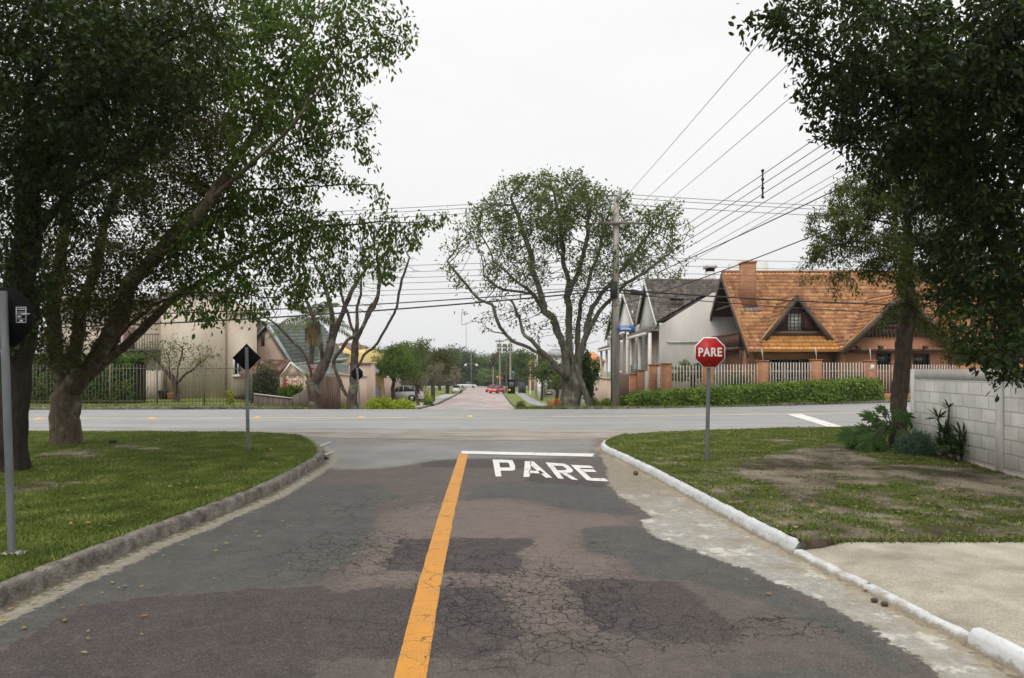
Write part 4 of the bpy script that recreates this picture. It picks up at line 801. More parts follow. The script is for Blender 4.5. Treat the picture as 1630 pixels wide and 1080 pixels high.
# --- two bare pruned trees on the left corner
def bare(nm, label, base, seeds, bl, r0, dens=55): 
    return tree(nm, label, 'tree', base, seeds, blobs_pts(bl, dens), .13, 1.6, .2, 90, .0065, 2.2, r0, bark_k, flare=.35, wob=.2, group='bare pruned trees on the left corner')
Ya = 29.5
bare('bare_tree', 'bare dark tree in front of the wooden fence, left of the round black sign', (at(502, 654, Ya)[0], Ya, -.1), [pl([(501, 656, Ya), (500, 630, Ya), (498, 612, Ya)]),
  pl([(500, 630, Ya), (486, 614, Ya), (468, 588, Ya), (464, 560, Ya), (462, 545, Ya)]), pl([(498, 612, Ya), (492, 580, Ya-.2), (480, 561, Ya-.3), (461, 537, Ya-.5), (440, 516, Ya-.6), (418, 503, Ya-.8)]),
  pl([(498, 612, Ya), (507, 598, Ya), (514, 578, Ya+.1), (524, 558, Ya+.2), (526, 541, Ya+.3), (540, 510, Ya+.4), (552, 480, Ya+.5), (566, 450, Ya+.5), (590, 420, Ya+.5)]), pl([(514, 578, Ya+.1), (510, 540, Ya-.2), (500, 512, Ya-.3), (484, 472, Ya-.4), (465, 440, Ya-.4)]), pl([(526, 541, Ya+.3), (530, 500, Ya), (520, 460, Ya), (500, 420, Ya)]), pl([(492, 580, Ya-.2), (486, 550, Ya)])],
  [(440, 470, Ya-.6, 50, 34, 1), (510, 430, Ya-.2, 55, 40, 1.2), (570, 430, Ya+.5, 45, 45, 1), (470, 500, Ya-.4, 50, 24, .8, .6), (530, 490, Ya, 40, 40, 1, .5)], .25)
bare('bare_tree', 'bare tree of several stems directly behind the round black sign', (at(560, 654, Ya)[0], Ya, -.1), [pl([(562, 656, Ya), (560, 640, Ya), (557, 630, Ya)]), pl([(557, 635, Ya), (546, 622, Ya), (534, 590, Ya), (528, 572, Ya), (545, 552, Ya-.2), (552, 542, Ya-.2), (565, 535, Ya-.3), (590, 500, Ya-.3), (603, 460, Ya-.4), (618, 410, Ya-.4)]),
  pl([(560, 640, Ya), (562, 600, Ya), (560, 556, Ya+.2), (567, 533, Ya+.3), (556, 510, Ya+.4), (545, 480, Ya+.5), (540, 440, Ya+.5)]), pl([(560, 556, Ya+.2), (578, 520, Ya+.3), (596, 480, Ya+.3), (605, 440, Ya+.3), (600, 400, Ya+.3)]), pl([(562, 600, Ya), (575, 572, Ya-.4), (600, 548, Ya-.6), (614, 525, Ya-.7), (628, 500, Ya-.7), (637, 455, Ya-.8), (652, 410, Ya-.8)]), pl([(567, 533, Ya+.3), (572, 490, Ya+.6), (575, 440, Ya+.6)])],
  [(600, 410, Ya, 55, 38, 1.2), (640, 420, Ya-.7, 34, 34, .8), (560, 440, Ya+.4, 40, 40, 1), (585, 480, Ya, 40, 40, 1, .4)], .24)
# --- generic trees (crown of growing twigs, or simple leaf clouds for far ones)
def simple_tree(nm, label, X, Y, h_, rx, rz, mat_, leaf=.3, n=2500, z0=None, group=None, cat='tree', bark=None, trunk_r=.14, lobes=9, seed=None, flat=False):
    z0 = hgt(X, Y) if z0 is None else z0; root = empty(nm, (X, Y, z0), label, cat, group); r_ = random.Random(seed if seed is not None else int(X*31+Y*17))
    cz = z0+h_-rz; mb = MB(); mb.tube([(X, Y, z0-.05), (X+r_.uniform(-.2, .2), Y, z0+(cz-z0)*.5), (X+r_.uniform(-.3, .3), Y, cz)], [trunk_r*1.2, trunk_r, trunk_r*.6], 7)
    cs = []
    for k in range(lobes):
        a = r_.uniform(0, 2*PI); e = r_.uniform(-.5, 1); q = r_.uniform(.25, .68)
        c = np.array([X+math.cos(a)*rx*q, Y+math.sin(a)*rx*q, cz+e*rz*.62]); s = r_.uniform(.35, .55)*(1-.25*abs(e)); cs.append((c, s, r_.random()))
        mb.tube([(X, Y, z0+(cz-z0)*r_.uniform(.5, .95)), tuple((np.array([X, Y, cz])+c)/2-np.array([0, 0, .1*rz])), tuple(c)], [trunk_r*.45, trunk_r*.3, trunk_r*.1], 5)
    mb.build('trunk', bark or bark_k, root, sm=True)
    Pn = []; Rn = []; Nn = []
    for c, s, cl_ in cs:
        m_ = n//lobes; v = unit(rng.normal(size=(m_, 3))); rr = (rng.random((m_, 1))**.35)*np.array([rx*s, rx*s, rz*s])*1.05; nzv = np.array([mnoise.noise(Vector((a*2.5+c[0], b*2.5, d*2.5))) for a, b, d in v.tolist()])
        Pn.append(c+v*rr*(1+.55*nzv[:, None])); Rn.append(np.clip(cl_*.45+rng.random(m_)*.5, 0, 1)); Nn.append(v)
    Pn = np.vstack(Pn); Rn = np.concatenate(Rn); Nn = np.vstack(Nn); m_ = len(Pn)
    D = unit(rng.normal(0, 1, (m_, 3))+np.array([0, 0, -.4])); N = unit(Nn+rng.normal(0, .5, (m_, 3))+np.array([0, 0, .6])); s = leaf*(.6+.8*rng.random(m_))
    leaf_mesh('crown', Pn, D, N, s, s*.55, Rn, mat_, root); return root
def box_hedge(nm, label, cat, path, w_, h0, h1, n, leaf, mat_, base=None, group=None, jit=.07, dz=0., ragged=1., sq=False):
    """hedge following path; h0,h1 heights at its ends"""
    p = resample(path, 80); T = unit(np.gradient(p[:, :2], axis=0)); Nn = np.stack([-T[:, 1], T[:, 0]], 1)
    zb = np.array([hgt(a, b) for a, b in p[:, :2]])+dz; H = np.linspace(h0, h1, 80); 
    if ragged: H = H*(1+.06*np.array([mnoise.noise(Vector((a*.9, b*.9, 1))) for a, b in p[:, :2]]))
    root = empty(nm, (p[40][0], p[40][1], zb[40]), label, cat, group); mb = MB(); V = []
    for i in range(80):
        e = min(1, (.9 if sq else .35)+min(i, 79-i)*.12); hh = H[i]*min(1, (1 if sq else .55)+min(i, 79-i)*.12)-.1
        for (u, z) in ((-.42, .0), (-.42, .8), (-.3, .95), (.3, .95), (.42, .8), (.42, 0)): V.append((p[i][0]+Nn[i][0]*u*w_*e, p[i][1]+Nn[i][1]*u*w_*e, zb[i]+z*hh))
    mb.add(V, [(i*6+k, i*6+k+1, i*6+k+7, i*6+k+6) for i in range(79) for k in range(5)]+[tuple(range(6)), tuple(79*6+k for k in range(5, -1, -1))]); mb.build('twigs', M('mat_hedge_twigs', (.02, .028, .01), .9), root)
    t = rng.random(n)*79; i0 = np.minimum(t.astype(int), 78); f = (t-i0)[:, None]; c = p[i0, :2]*(1-f)+p[i0+1, :2]*f; nv = Nn[i0]; z = zb[i0]*(1-f[:, 0])+zb[i0+1]*f[:, 0]; hh = H[i0]; ed = np.minimum(t, 79-t); hh = hh*(np.minimum(1, .55+ed*.12) if not sq else 1); e = np.minimum(1, (.9 if sq else .4)+ed*.12)
    side = rng.random(n); u = np.where(side < .38, -.5, np.where(side < .5, .5, rng.uniform(-.5, .5, n))); zz = np.where(side < .5, rng.random(n)**.8, 1.0)
    ang = np.where((side >= .5), 0, 0); rnd_edge = 1-.1*np.clip((zz-.85)/.15, 0, 1)*(side < .5)
    X = c+nv*(u*w_*e*rnd_edge)[:, None]; Pp = np.stack([X[:, 0], X[:, 1], z+zz*hh-np.where(side >= .5, .25*(2*np.abs(u))**4*hh*.35, 0)], 1)+rng.normal(0, jit, (n, 3))*ragged
    Pp[:, 2] = np.maximum(Pp[:, 2], z+.02)
    nz_ = np.array([mnoise.noise(Vector(q)*1.8) for q in Pp.tolist()]); No = np.where((side < .5)[:, None], np.c_[nv*np.sign(u)[:, None], np.full(n, .35)], np.array([[0, 0, 1.]]))
    N = unit(No+rng.normal(0, .45, (n, 3))); D = unit(rng.normal(0, 1, (n, 3))); D = unit(D-N*(D*N).sum(1)[:, None]*.7); s = leaf*(.6+.8*rng.random(n))
    leaf_mesh('foliage', Pp+N*(nz_*.1)[:, None], D, N, s, s*.6, np.clip(rng.random(n)*.6+.3*nz_+.15, 0, 1), mat_, root); return root
def bush(nm, label, cat, X, Y, rx, ry, h_, n, leaf, mat_, z0=None, group=None, ratio=.55, up=0., shell=.45, lump=.4):
    z0 = hgt(X, Y)+.05 if z0 is None else z0; v = rng.normal(size=(n, 3)); v[:, 2] = np.abs(v[:, 2]); v = unit(v); nz_ = np.array([mnoise.noise(Vector((a*2.2+X, b*2.2+Y, c*2.2))) for a, b, c in v.tolist()])
    P_ = np.array([X, Y, z0])+v*np.array([rx, ry, h_])*(rng.random((n, 1))**shell)*(1+lump*nz_[:, None]); P_[:, 2] = np.maximum(P_[:, 2], z0+.01)
    N = unit(v+rng.normal(0, .5, (n, 3))); D = unit(rng.normal(0, 1, (n, 3))+np.array([0, 0, up])+v*.6); s = leaf*(.6+.8*rng.random(n))
    return leaf_mesh(nm, P_, D, N, s, s*ratio, np.clip(rng.random(n)*.65+.3*nz_+.15, 0, 1), mat_, None, label=label, cat=cat, group=group)
def frond_leaves(base, tipdir, length, sag, nl, lw, ll, fold=.6, start=.15):
    """leaflets along an arching midrib; returns P,D,N,L,W and rib points"""
    b = np.array(base, float); d = unit(np.array(tipdir, float)); t = np.linspace(0, 1, 14)[:, None]
    rib = b+d*length*t+np.array([0, 0, -1])*sag*t**2*length
    ts = np.linspace(start, 1, nl); ip = np.stack([np.interp(ts, t[:, 0], rib[:, k]) for k in range(3)], 1); tg = unit(np.gradient(ip, axis=0)); s = unit(np.cross(tg, np.array([0, 0, 1.]))); up = np.cross(s, tg)
    Ls = ll*np.sin(np.clip(ts*.9+.1, 0, 1)*PI)**.5; Pn = []; Dn = []; Nn = []; Ln = []
    for sg in (-1, 1):
        Pn.append(ip); Dn.append(unit(s*sg+tg*.55-up*fold+rng.normal(0, .12, ip.shape))); Nn.append(up+s*sg*.3); Ln.append(Ls)
    return np.vstack(Pn), np.vstack(Dn), np.vstack(Nn), np.concatenate(Ln), np.full(2*nl, lw), rib
def palm(nm, label, X, Y, z0, th, nf, fl, sag, nl, lw, ll, mat_, tr=.13, skirt=False, cat='palm', group=None, el=(.1, 1.2), stemcol=None, name_trunk='trunk', lean=0):
    root = empty(nm, (X, Y, z0), label, cat, group); top = np.array([X+lean, Y, z0+th])
    mb = MB(); mb.tube([(X, Y, z0), (X+lean*.4, Y, z0+th*.5), tuple(top)], [tr*1.15, tr, tr*.9], 9)
    A = [[], [], [], [], []]; 
    for k in range(nf):
        a = 2*PI*k/nf*1.0+rng.random()*.5+k*2.4; e = el[0]+(el[1]-el[0])*rng.random(); d = (math.cos(a)*math.cos(e), math.sin(a)*math.cos(e), math.sin(e))
        r_ = frond_leaves(top, d, fl*(.8+.3*rng.random()), sag*(.7+.6*rng.random()), nl, lw, ll)
        for q, v in zip(A, r_[:5]): q.append(v)
        mb.tube([tuple(q) for q in r_[5][::2]], np.linspace(.025, .006, 7)*max(.5, fl/2), 4)
    mb.build(name_trunk, stemcol or bark_g, root, sm=True)
    P_, D_, N_, L_, W_ = [np.concatenate(q) for q in A]; leaf_mesh('fronds', P_, D_, N_, L_, W_, rng.random(len(P_)), mat_, root)
    if skirt:
        n = 260; a = rng.random(n)*2*PI; hh = rng.random(n); P2 = np.stack([top[0]+np.cos(a)*.28, top[1]+np.sin(a)*.28, top[2]+.2-hh*1.1], 1); D2 = np.stack([np.cos(a)*.35, np.sin(a)*.35, -np.ones(n)], 1)
        leaf_mesh('dead_fronds', P2, D2, np.stack([np.cos(a), np.sin(a), np.zeros(n)], 1), .8, .06, rng.random(n), Lm_straw, root)
    return root
# --- placed plants
box_hedge('street_hedge', 'long low clipped hedge between the brick pillar fence and the cross street', 'hedge', [(4.75, 28.9), (6.2, 29.3), (10.2, 30.3), (14, 31.6), (17.8, 33.4)], 1.5, .62, 1.02, 26000, .13, Lm_hedge, dz=.05, jit=.06)
Lm_ivy2 = leafmat('mat_leaf_tall_hedge', (.035, .075, .012), (.065, .125, .018), (.12, .2, .03), .25)
box_hedge('tall_hedge', 'tall dense dark green hedge behind the bar fence at the far left', 'hedge', [(-34, 30.8), (-25, 30.9), (-16.9, 31.1)], 1.2, 2.25, 2.1, 26000, .12, Lm_ivy2, dz=.05, ragged=.7, sq=True)
for i, (x, y, Y, rx, hh) in enumerate(((605, 652, 33, 24, .62), (640, 652, 34.5, 22, .55), (560, 650, 34, 12, .55))):
    X = (x-CX)*Y/F; bush('yellow_shrub', ['bright yellow-green clipped shrub just right of the round black sign', 'bright yellow-green clipped shrub in front of the silver hatchback', 'bright yellow-green shrub seen between the stems of the bare tree'][i], 'shrub', X, Y, rx*Y/F, .8, hh, 2600, .11, Lm_yel, group='yellow shrubs at the left corner', z0=hgt(X, Y))
Xs = (690-CX)*62/F
# left side plants
tree('small_pruned_tree', 'small sparse tree on the lawn inside the bar fence before the beige house', 'tree', (at(281, 642, 32)[0], 32, 0), [pl([(281, 644, 32), (281, 622, 32), (279, 612, 32)]), pl([(279, 612, 32), (262, 590, 32), (245, 570, 32), (225, 558, 31.7)]), pl([(279, 612, 32), (285, 585, 32.3), (290, 560, 32.5)]), pl([(279, 612, 32), (300, 592, 31.7), (320, 575, 31.5), (330, 570, 31.4)]), pl([(281, 615, 32), (270, 580, 31), (265, 560, 30.8)])],
  blobs_pts([(250, 568, 32, 48, 26, 1.2), (315, 572, 32, 36, 26, 1.1), (280, 555, 32, 50, 20, 1.2), (230, 565, 31.8, 26, 18, .6)], 45), .12, 1.6, .2, 70, .006, 2.2, .14, bark_k, leaves=(dict(rmax=.02, per=5, sig=.12, size=.12, mat=Lm_mid, density=lambda Q: np.full(len(Q), .5)),))
bush('grey_shrub', 'tall grey-green shrub beside the beige house corner, below the tiled carport', 'shrub', at(428, 630, 35)[0], 34.5, .75, .7, 2.2, 4200, .11, leafmat('mat_leaf_shrub', (.02, .035, .018), (.045, .065, .035), (.08, .1, .055)), z0=-.2, shell=.5)
bush('golden_shrub', 'small upright golden shrub at the foot of the beige wall', 'shrub', at(363, 640, 31)[0], 31.2, .17, .17, .62, 700, .09, Lm_yel, z0=.05)
palm('queen_palm', 'tall palm with a skirt of dead fronds behind the bare tree', at(494, 600, 38)[0], 38, -.5, 4.9, 15, 2.7, .55, 44, .05, .55, Lm_palm, tr=.14, skirt=True, el=(-.1, 1.1), lean=.15)
for i, (x, y, Y, s) in enumerate(((498, 590, 33, .5), (470, 612, 33, .55), (455, 616, 33.4, .45), (524, 612, 33, .4))):
    p = at(x, y, Y); z0 = hgt(p.x, Y); root = empty('red_flower_plant', (p.x, Y, z0), ['red flowering plant tallest in the fork of the bare tree', 'red flowering plant left of the bare tree trunk', 'red flowering plant below the white carport gable', 'red flowering plant before the wooden fence'][i], 'flowering plant', 'red flowering plants behind the bare tree')
    h_ = p.z-z0; n = 260; a = rng.random(n)*2*PI; P_ = np.stack([p.x+np.cos(a)*.1, Y+np.sin(a)*.1, z0+rng.random(n)*h_*.8], 1); leaf_mesh('leaves', P_, np.stack([np.cos(a)*.8, np.sin(a)*.8, np.full(n, .9)], 1), rng.normal(size=(n, 3)), .45, .08, rng.random(n), Lm_hedge, root)
    n = 40; P_ = np.array(p)+rng.normal(0, 1, (n, 3))*np.array([.12, .1, .14]); leaf_mesh('flower_spray', P_, rng.normal(size=(n, 3))+np.array([0, 0, 1]), rng.normal(size=(n, 3)), .16, .06, rng.random(n), Lm_red, root)
# street trees left of the far street
far_left = [('street_tree', 'round dark green tree behind the yellow shrubs', 628, 49, 4.9, 2.5, 1.75, Lm_broad, 7000, .16), ('street_tree', 'small reddish-brown leaved tree beside the silver hatchback', 666, 60, 3.4, 1.2, 1.2, Lm_brown, 1500, .16)]
for nm, lab, x, Y, h_, rx, rz, mt, n, lf in far_left: simple_tree(nm, lab, (x-CX)*Y/F, Y, h_, rx, rz, mt, lf, n, lobes=14)
simple_tree('street_tree', 'yellowish olive tree above the left kerb of the far street', (688-CX)*85/F, 85, 6.4, 3.6, 2.3, Lm_olive, .28, 4500, lobes=14)
simple_tree('street_tree', 'thin brown leafless-looking tree by the left kerb of the far street', (690-CX)*76/F, 76, 4.6, 1.5, 1.5, Lm_brown, .16, 1300, lobes=12, trunk_r=.16)
simple_tree('garden_tree', 'pale green tree rising behind the round dark green tree', (655-CX)*70/F, 70, 6.8, 2.6, 2.0, Lm_mid, .24, 3000, lobes=12)
for i, (x, y, Y, s) in enumerate(((676, 634, 72, .9), (682, 641, 62, .45), (671, 620, 78, 1.2))): 
    X = (x-CX)*Y/F; bush('verge_shrub', ['yellow-green shrub on the verge behind the silver hatchback', 'low clipped round shrub on the left verge of the far street', 'leafy shrub behind the verge left of the far street'][i], 'shrub', X, Y, s, s, s*1.1, 1000, .16, (Lm_yel, Lm_hedge, Lm_mid)[i], z0=hgt(X, Y))
# right of far street
simple_tree('garden_tree', 'broad bushy tree with low dark stems right of the far footpath', (884-CX)*58/F, 58, 4.3, 2.2, 1.6, Lm_mid, .2, 4200, lobes=14)
simple_tree('garden_tree', 'olive tree behind the broad bushy tree, right of the booth', (862-CX)*80/F, 80, 6.2, 2.4, 2.2, Lm_olive, .26, 2400)
simple_tree('cypress_shrub', 'dark upright irregular conifer left of the concrete utility pole', (938-CX)*32/F, 32, 3.1, .62, 1.5, Lm_ivy, .11, 5200, lobes=12, cat='shrub')
for i, (x, y, Y, rx, h_) in enumerate(((829, 645, 50, .38, .62), (893, 641, 47, .95, .5), (945, 652, 31, .3, .5), (966, 650, 30.3, .42, .45))):
    X = (x-CX)*Y/F; bush('low_shrub', ['small clipped box shrub at the right mouth of the far street', 'wide low clipped shrub left of the spreading tree', 'weedy low shrub at the foot of the leaning trunk', 'low shrub at the foot of the utility pole'][i], 'shrub', X, Y, rx, rx*.8, h_, 1300, .09, (Lm_mid, Lm_mid, Lm_hedge, Lm_hedge)[i], z0=hgt(X, Y)+.05, lump=.2)
bush('red_shrub', 'red-leaved shrub bed beside the far footpath', 'shrub', (888-CX)*52/F, 52, 1.1, .6, .7, 1200, .12, Lm_red, z0=hgt(3.5, 52))
palm('cycad', 'feathery cycad behind the white bar fence left of the stop sign', at(1102, 605, 36)[0], 36, .2, 1.0, 26, 1.7, .35, 30, .04, .4, Lm_palm, tr=.16, el=(.2, 1.3))
palm('cycad', 'small drooping palm at the end of the brick fence', at(1066, 600, 36.5)[0], 36.5, .1, .9, 12, 1.2, .5, 24, .04, .3, Lm_palm, tr=.1, el=(.1, 1.0))
bush('garden_shrub', 'dark shrub inside the fence before the orange house porch', 'shrub', at(1175, 600, 35.2)[0], 35.2, .8, .5, 1.5, 2000, .13, Lm_ivy, z0=0)
bush('garden_shrub', 'pale green shrub behind the bar fence right of the porch window', 'shrub', at(1352, 600, 35.6)[0], 35.6, .9, .4, 1.5, 1800, .13, Lm_hedge, z0=0)
# plants at the end of the block wall
def split_leaf_plant(nm, label, X, Y, z0, leaves_):
    root = empty(nm, (X, Y, z0), label, 'plant'); mb = MB(); mb.tube([(X, Y, z0), (X-.03, Y, z0+.3), (X+.02, Y-.03, z0+.5)], [.06, .05, .04], 8); A = [[], [], [], []]
    for (tx, ty, tz, ll) in leaves_:
        b = np.array([X, Y, z0+.42]); t = np.array([tx, ty, tz]); mid = (b+t)/2+np.array([0, 0, .1]); mb.tube([tuple(b), tuple(mid), tuple(t)], [.012, .011, .008], 5)
        out = unit((t-b)*np.array([1, 1, 0])+np.array([0, 0, 1e-3])); up = unit(np.array([rng.normal(0, .25), -.75, .7])); d = out*.9+np.array([0, 0, -.3]); d = unit(d-up*(d@up)); s_ = unit(np.cross(d, up))
        for k in range(15):
            a = (k-7)/7*2.55; r_ = ll*(.62-.3*abs(k-7)/7)*(.9+.2*rng.random()); D_ = d*math.cos(a)+s_*math.sin(a)-up*.18*rng.random()
            A[0].append(t+d*ll*.16*(1-abs(k-7)/7)-d*.03); A[1].append(D_); A[2].append(up+rng.normal(0, .15, 3)); A[3].append(r_)
    mb.build('stems', bark_k, root, sm=True); P_, D_, N_ = [np.array(q) for q in A[:3]]; L_ = np.array(A[3]); leaf_mesh('leaves', P_, D_, N_, L_, L_*.3, rng.random(len(P_))*.6+.2, Lm_hedge2, root, six=True)
Lm_hedge2 = leafmat('mat_leaf_split', (.018, .045, .008), (.035, .08, .012), (.065, .13, .02), .2, rough=.5, spec=.2)
lv = [(1380, 684, 12.6, .5), (1400, 698, 12.3, .5), (1360, 690, 12.5, .55), (1372, 712, 12.4, .5), (1393, 664, 12.8, .5), (1410, 678, 12.6, .48), (1430, 660, 12.7, .45), (1385, 700, 12.2, .5), (1440, 690, 12.5, .4), (1450, 672, 12.9, .4), (1405, 655, 13.2, .4), (1365, 705, 12.9, .5), (1395, 715, 12.4, .4), (1440, 710, 12.5, .4)]
p = at(1421, 722, 12.7); split_leaf_plant('split_leaf_plant', 'split-leaf philodendron with large lobed leaves at the conifer foot', p.x, 12.7, .1, [(at(x, y, Y).x, Y, at(x, y, Y).z, l) for x, y, Y, l in lv])
bush('grey_green_bush', 'small fine grey-green bush at the corner of the block wall', 'shrub', at(1458, 735, 11.9)[0], 11.9, .3, .25, .42, 4200, .07, Lm_gg, z0=.11, ratio=.18, shell=.5, up=.6)
def rosettes(nm, label, X, Y, z0, rs, mat_):
    root = empty(nm, (X, Y, z0), label, 'plant'); mb = MB(); Ps, Ds, Ns, Ls = [], [], [], []
    for (dx, dy, dz, ln, n) in rs:
        t = (X+dx, Y+dy, z0+dz); mb.tube([(X+dx*.3, Y, z0), (X+dx*.7, Y+dy*.6, z0+dz*.6), t], [.02, .016, .013], 6); n_ = n
        a = rng.random(n_)*2*PI; e = rng.uniform(-.2, 1.3, n_); Ps.append(np.array([t]*n_)); Ds.append(np.stack([np.cos(a)*np.cos(e), np.sin(a)*np.cos(e), np.sin(e)], 1)); Ns.append(np.tile([0, 0, 1.], (n_, 1))+.2*rng.normal(size=(n_, 3))); Ls.append(np.full(n_, ln)*(.7+.5*rng.random(n_)))
    mb.build('stems', bark_k, root, sm=True); P_, D_, N_, L_ = [np.concatenate(q) for q in (Ps, Ds, Ns, Ls)]; leaf_mesh('leaves', P_, D_, N_, L_, L_*.13, rng.random(len(P_)), mat_, root, six=True)
p = at(1497, 740, 11.5); rosettes('dracaena', 'tall dracaena with several spiky rosettes against the block wall', p.x, 11.4, .1, [(-.1, 0, .68, .22, 26), (.08, 0, .85, .2, 22), (0, 0, .4, .28, 34), (.08, -.05, .32, .28, 30), (-.06, -.05, .2, .3, 30), (.1, 0, .5, .2, 20), (.02, -.04, .12, .28, 26)], Lm_hedge2)
p = at(1526, 745, 11.0); rosettes('agave_plant', 'spiky blue-green agave cluster right of the dracaena by the wall', p.x, 10.95, .1, [(0, 0, .22, .36, 46), (.1, -.03, .14, .32, 34), (-.12, 0, .12, .28, 30), (.04, 0, .4, .3, 26)], leafmat('mat_leaf_agave', (.03, .06, .025), (.06, .1, .045), (.1, .15, .07), .1))
# background: trees beyond the end of the far street
bgs = [(700, 150, 9.5, 5, 4.2, Lm_broad, 'dark rounded tree far away left of the white pickup'), (728, 215, 13.5, 8, 6.0, Lm_dark, 'very dark broad tree behind the white pickup at the street end'), (745, 225, 11, 6, 5, Lm_broad, 'mid green tree behind the far lamp post'), (765, 215, 9.5, 6, 4.4, Lm_broad, 'deep green tree beyond the street end, left of the yellow sign'), (782, 230, 11, 6, 5, Lm_mid, 'pale green tree beyond the yellow sign'), (775, 205, 5.5, 4, 2.7, Lm_hedge, 'low bright green shrub tree at the end of the street'), (800, 210, 11, 5.5, 5, Lm_olive, 'olive tree behind the far stop sign'), (822, 190, 11, 6, 5, Lm_broad, 'tree rising above the black booth'), (845, 160, 9.5, 5, 4.3, Lm_broad, 'tree right of the black booth, behind the poles'), (670, 170, 10.5, 6, 4.8, Lm_olive, 'olive tree far left of the street end'), (640, 190, 12, 7, 5, Lm_mid, 'distant tree above the round dark green tree'), (712, 120, 5, 3.0, 2.2, Lm_brown, 'brownish thin tree before the far left cars'), (872, 120, 7.5, 4, 3.3, Lm_mid, 'tree behind the garden left of the spreading tree')]
for i, (x, Y, h_, rx, rz, mt, lab) in enumerate(bgs): simple_tree('distant_tree', lab, (x-CX)*Y/F, Y, h_, rx, rz, mt, .6 if Y > 140 else .4, 3800, lobes=18, trunk_r=.3)
Lm_far = leafmat('mat_leaf_distant', (.035, .055, .035), (.06, .09, .055), (.09, .12, .075), .25)
far2 = [(560, 330, 24, 11), (600, 360, 27, 12), (640, 340, 24, 11), (680, 380, 28, 12), (700, 350, 27, 11), (722, 400, 32, 12), (742, 380, 28, 13), (770, 390, 25, 12), (800, 400, 24, 12), (835, 380, 24, 12), (870, 350, 22, 11), (905, 340, 22, 10), (520, 330, 22, 11), (470, 320, 22, 11), (420, 330, 22, 11)]
for i, (x, Y, h_, rx) in enumerate(far2):
    simple_tree('treeline_tree', 'distant blue-green tree in the treeline along the horizon', (x-CX)*Y/F, Y, h_*.62, rx, h_*.3, Lm_far, 1.1, 2200, lobes=16, trunk_r=.4, group='trees in the distant treeline')
box_hedge('distant_hedge', 'long dark hedge closing the far end of the street behind the parked white cars', 'hedge', [(-60, 222), (-8, 212), (30, 222)], 4, 3.6, 3.6, 9000, .7, Lm_broad, jit=.4)
# grass blades on the two near islands and weeds along kerbs
def blades(name, P2, z, h_, w_, mat_, rnd, **kw):
    n = len(P2); a = rng.random(n)*2*PI; P_ = np.c_[P2, z-.005]; D = np.stack([np.cos(a)*.6, np.sin(a)*.6, .25+rng.random(n)*.9], 1); S = np.stack([-np.sin(a), np.cos(a), np.zeros(n)], 1)
    s = h_*(.5+.9*rng.random(n)); D = unit(D); V = np.stack([P_-S*w_/2, P_+S*w_/2, P_+D*s[:, None]], 1).reshape(-1, 3); o = mesh_np(name, V, np.arange(3*n), np.full(n, 3), mat_, attrs=dict(rnd=np.repeat(rnd, 3)), origin=(0, 0, 0)); tag(o, kind='stuff', **kw)
def scatter(poly, n, side):
    poly = np.array(poly); lo, hi = poly.min(0), poly.max(0); out = []
    while sum(map(len, out)) < n:
        q = lo+(hi-lo)*rng.random((n*2, 2)); keep = rng.random(len(q)) < np.clip((7/np.maximum(q[:, 1], 4))**1.3, .12, 1); q = q[keep]; q = q[sdf(q, poly) < -.01]; out.append(q)
    q = np.vstack(out)[:n]; d = dirt_of(q, side); nz_ = np.array([mnoise.noise(Vector((a*2.3, b*2.3, 0))) for a, b in q.tolist()])
    nf = np.array([mnoise.fractal(Vector((a*3.1, b*5.0, 7)), 1.0, 2.0, 4) for a, b in q.tolist()]); keep = rng.random(n) > np.clip((d+nz_*.3+nf*.5-.3)*2.4, 0, .98); q = q[keep]; nz_ = nz_[keep]; return q, nz_
lp = np.vstack([LI[::4], smooth([tuple(kl), (kl[0]-.8, kl[1]+.6), (-7.5, 16.2), (-10, 16.4), (-13.5, 16.3)], 2)[1:], [(-13.5, 16.3), (-4.6, 3.2)]])
q, nzv = scatter(lp, 170000, -1); zz = np.array([hb(a, b) for a, b in q.tolist()])
blades('grass', q, zz, .042, .013, Lm_grass, np.clip(.4+.65*nzv+rng.random(len(q))*.4-.2, 0, 1), label='short lush grass on the left lawn')
rp = np.vstack([iR[(iR[:, 0] < 9)][::3], [(9, 17.6), (9.4, yd)]])
q, nzv = scatter(rp, 190000, 1); zz = np.array([hb(a, b) for a, b in q.tolist()])
blades('grass', q, zz, .04, .013, Lm_grass, np.clip(.48+.65*nzv+rng.random(len(q))*.4-.2, 0, 1), label='thin patchy grass on the right lawn')
n = 16000; t = rng.random(n); e = np.array(smooth(vR, 1)); e = e[(e[:, 1] < 36)]; ee = resample(e, 400); ii = (t*399).astype(int); q = ee[ii]+np.c_[rng.normal(0, .25, n), np.abs(rng.normal(0, .9, n))]
blades('verge_grass', q, np.array([hgt(a, b)+.07 for a, b in q.tolist()]), .14, .03, Lm_grass, rng.random(n), label='rough grass along the far right verge')
e = np.array(smooth(vL, 1)); e = e[(e[:, 1] < 45)]; ee = resample(e, 400); q = ee[ii]+np.c_[rng.normal(0, .25, n)-.1, np.abs(rng.normal(0, .9, n))]
blades('verge_grass', q, np.array([hgt(a, b)+.07 for a, b in q.tolist()]), .16, .03, Lm_grass, rng.random(n), label='rough grass along the far left verge')
n = 2600; ex_ = np.linspace(9, 2.75, n); q = np.c_[ex_, yd+rng.normal(0.0, .03, n)]
blades('grass', q, np.full(n, .115), .06, .014, Lm_grass, rng.random(n), label='ragged grass fringe along the concrete driveway')
n = 3600; ii_ = rng.integers(0, len(RIc)-1, n); q = RIc[ii_]+rng.normal(0, .025, (n, 2))+np.array([.03, 0])
blades('grass', q, np.full(n, .115), .05, .013, Lm_grass, rng.random(n), label='ragged grass fringe behind the white kerb')
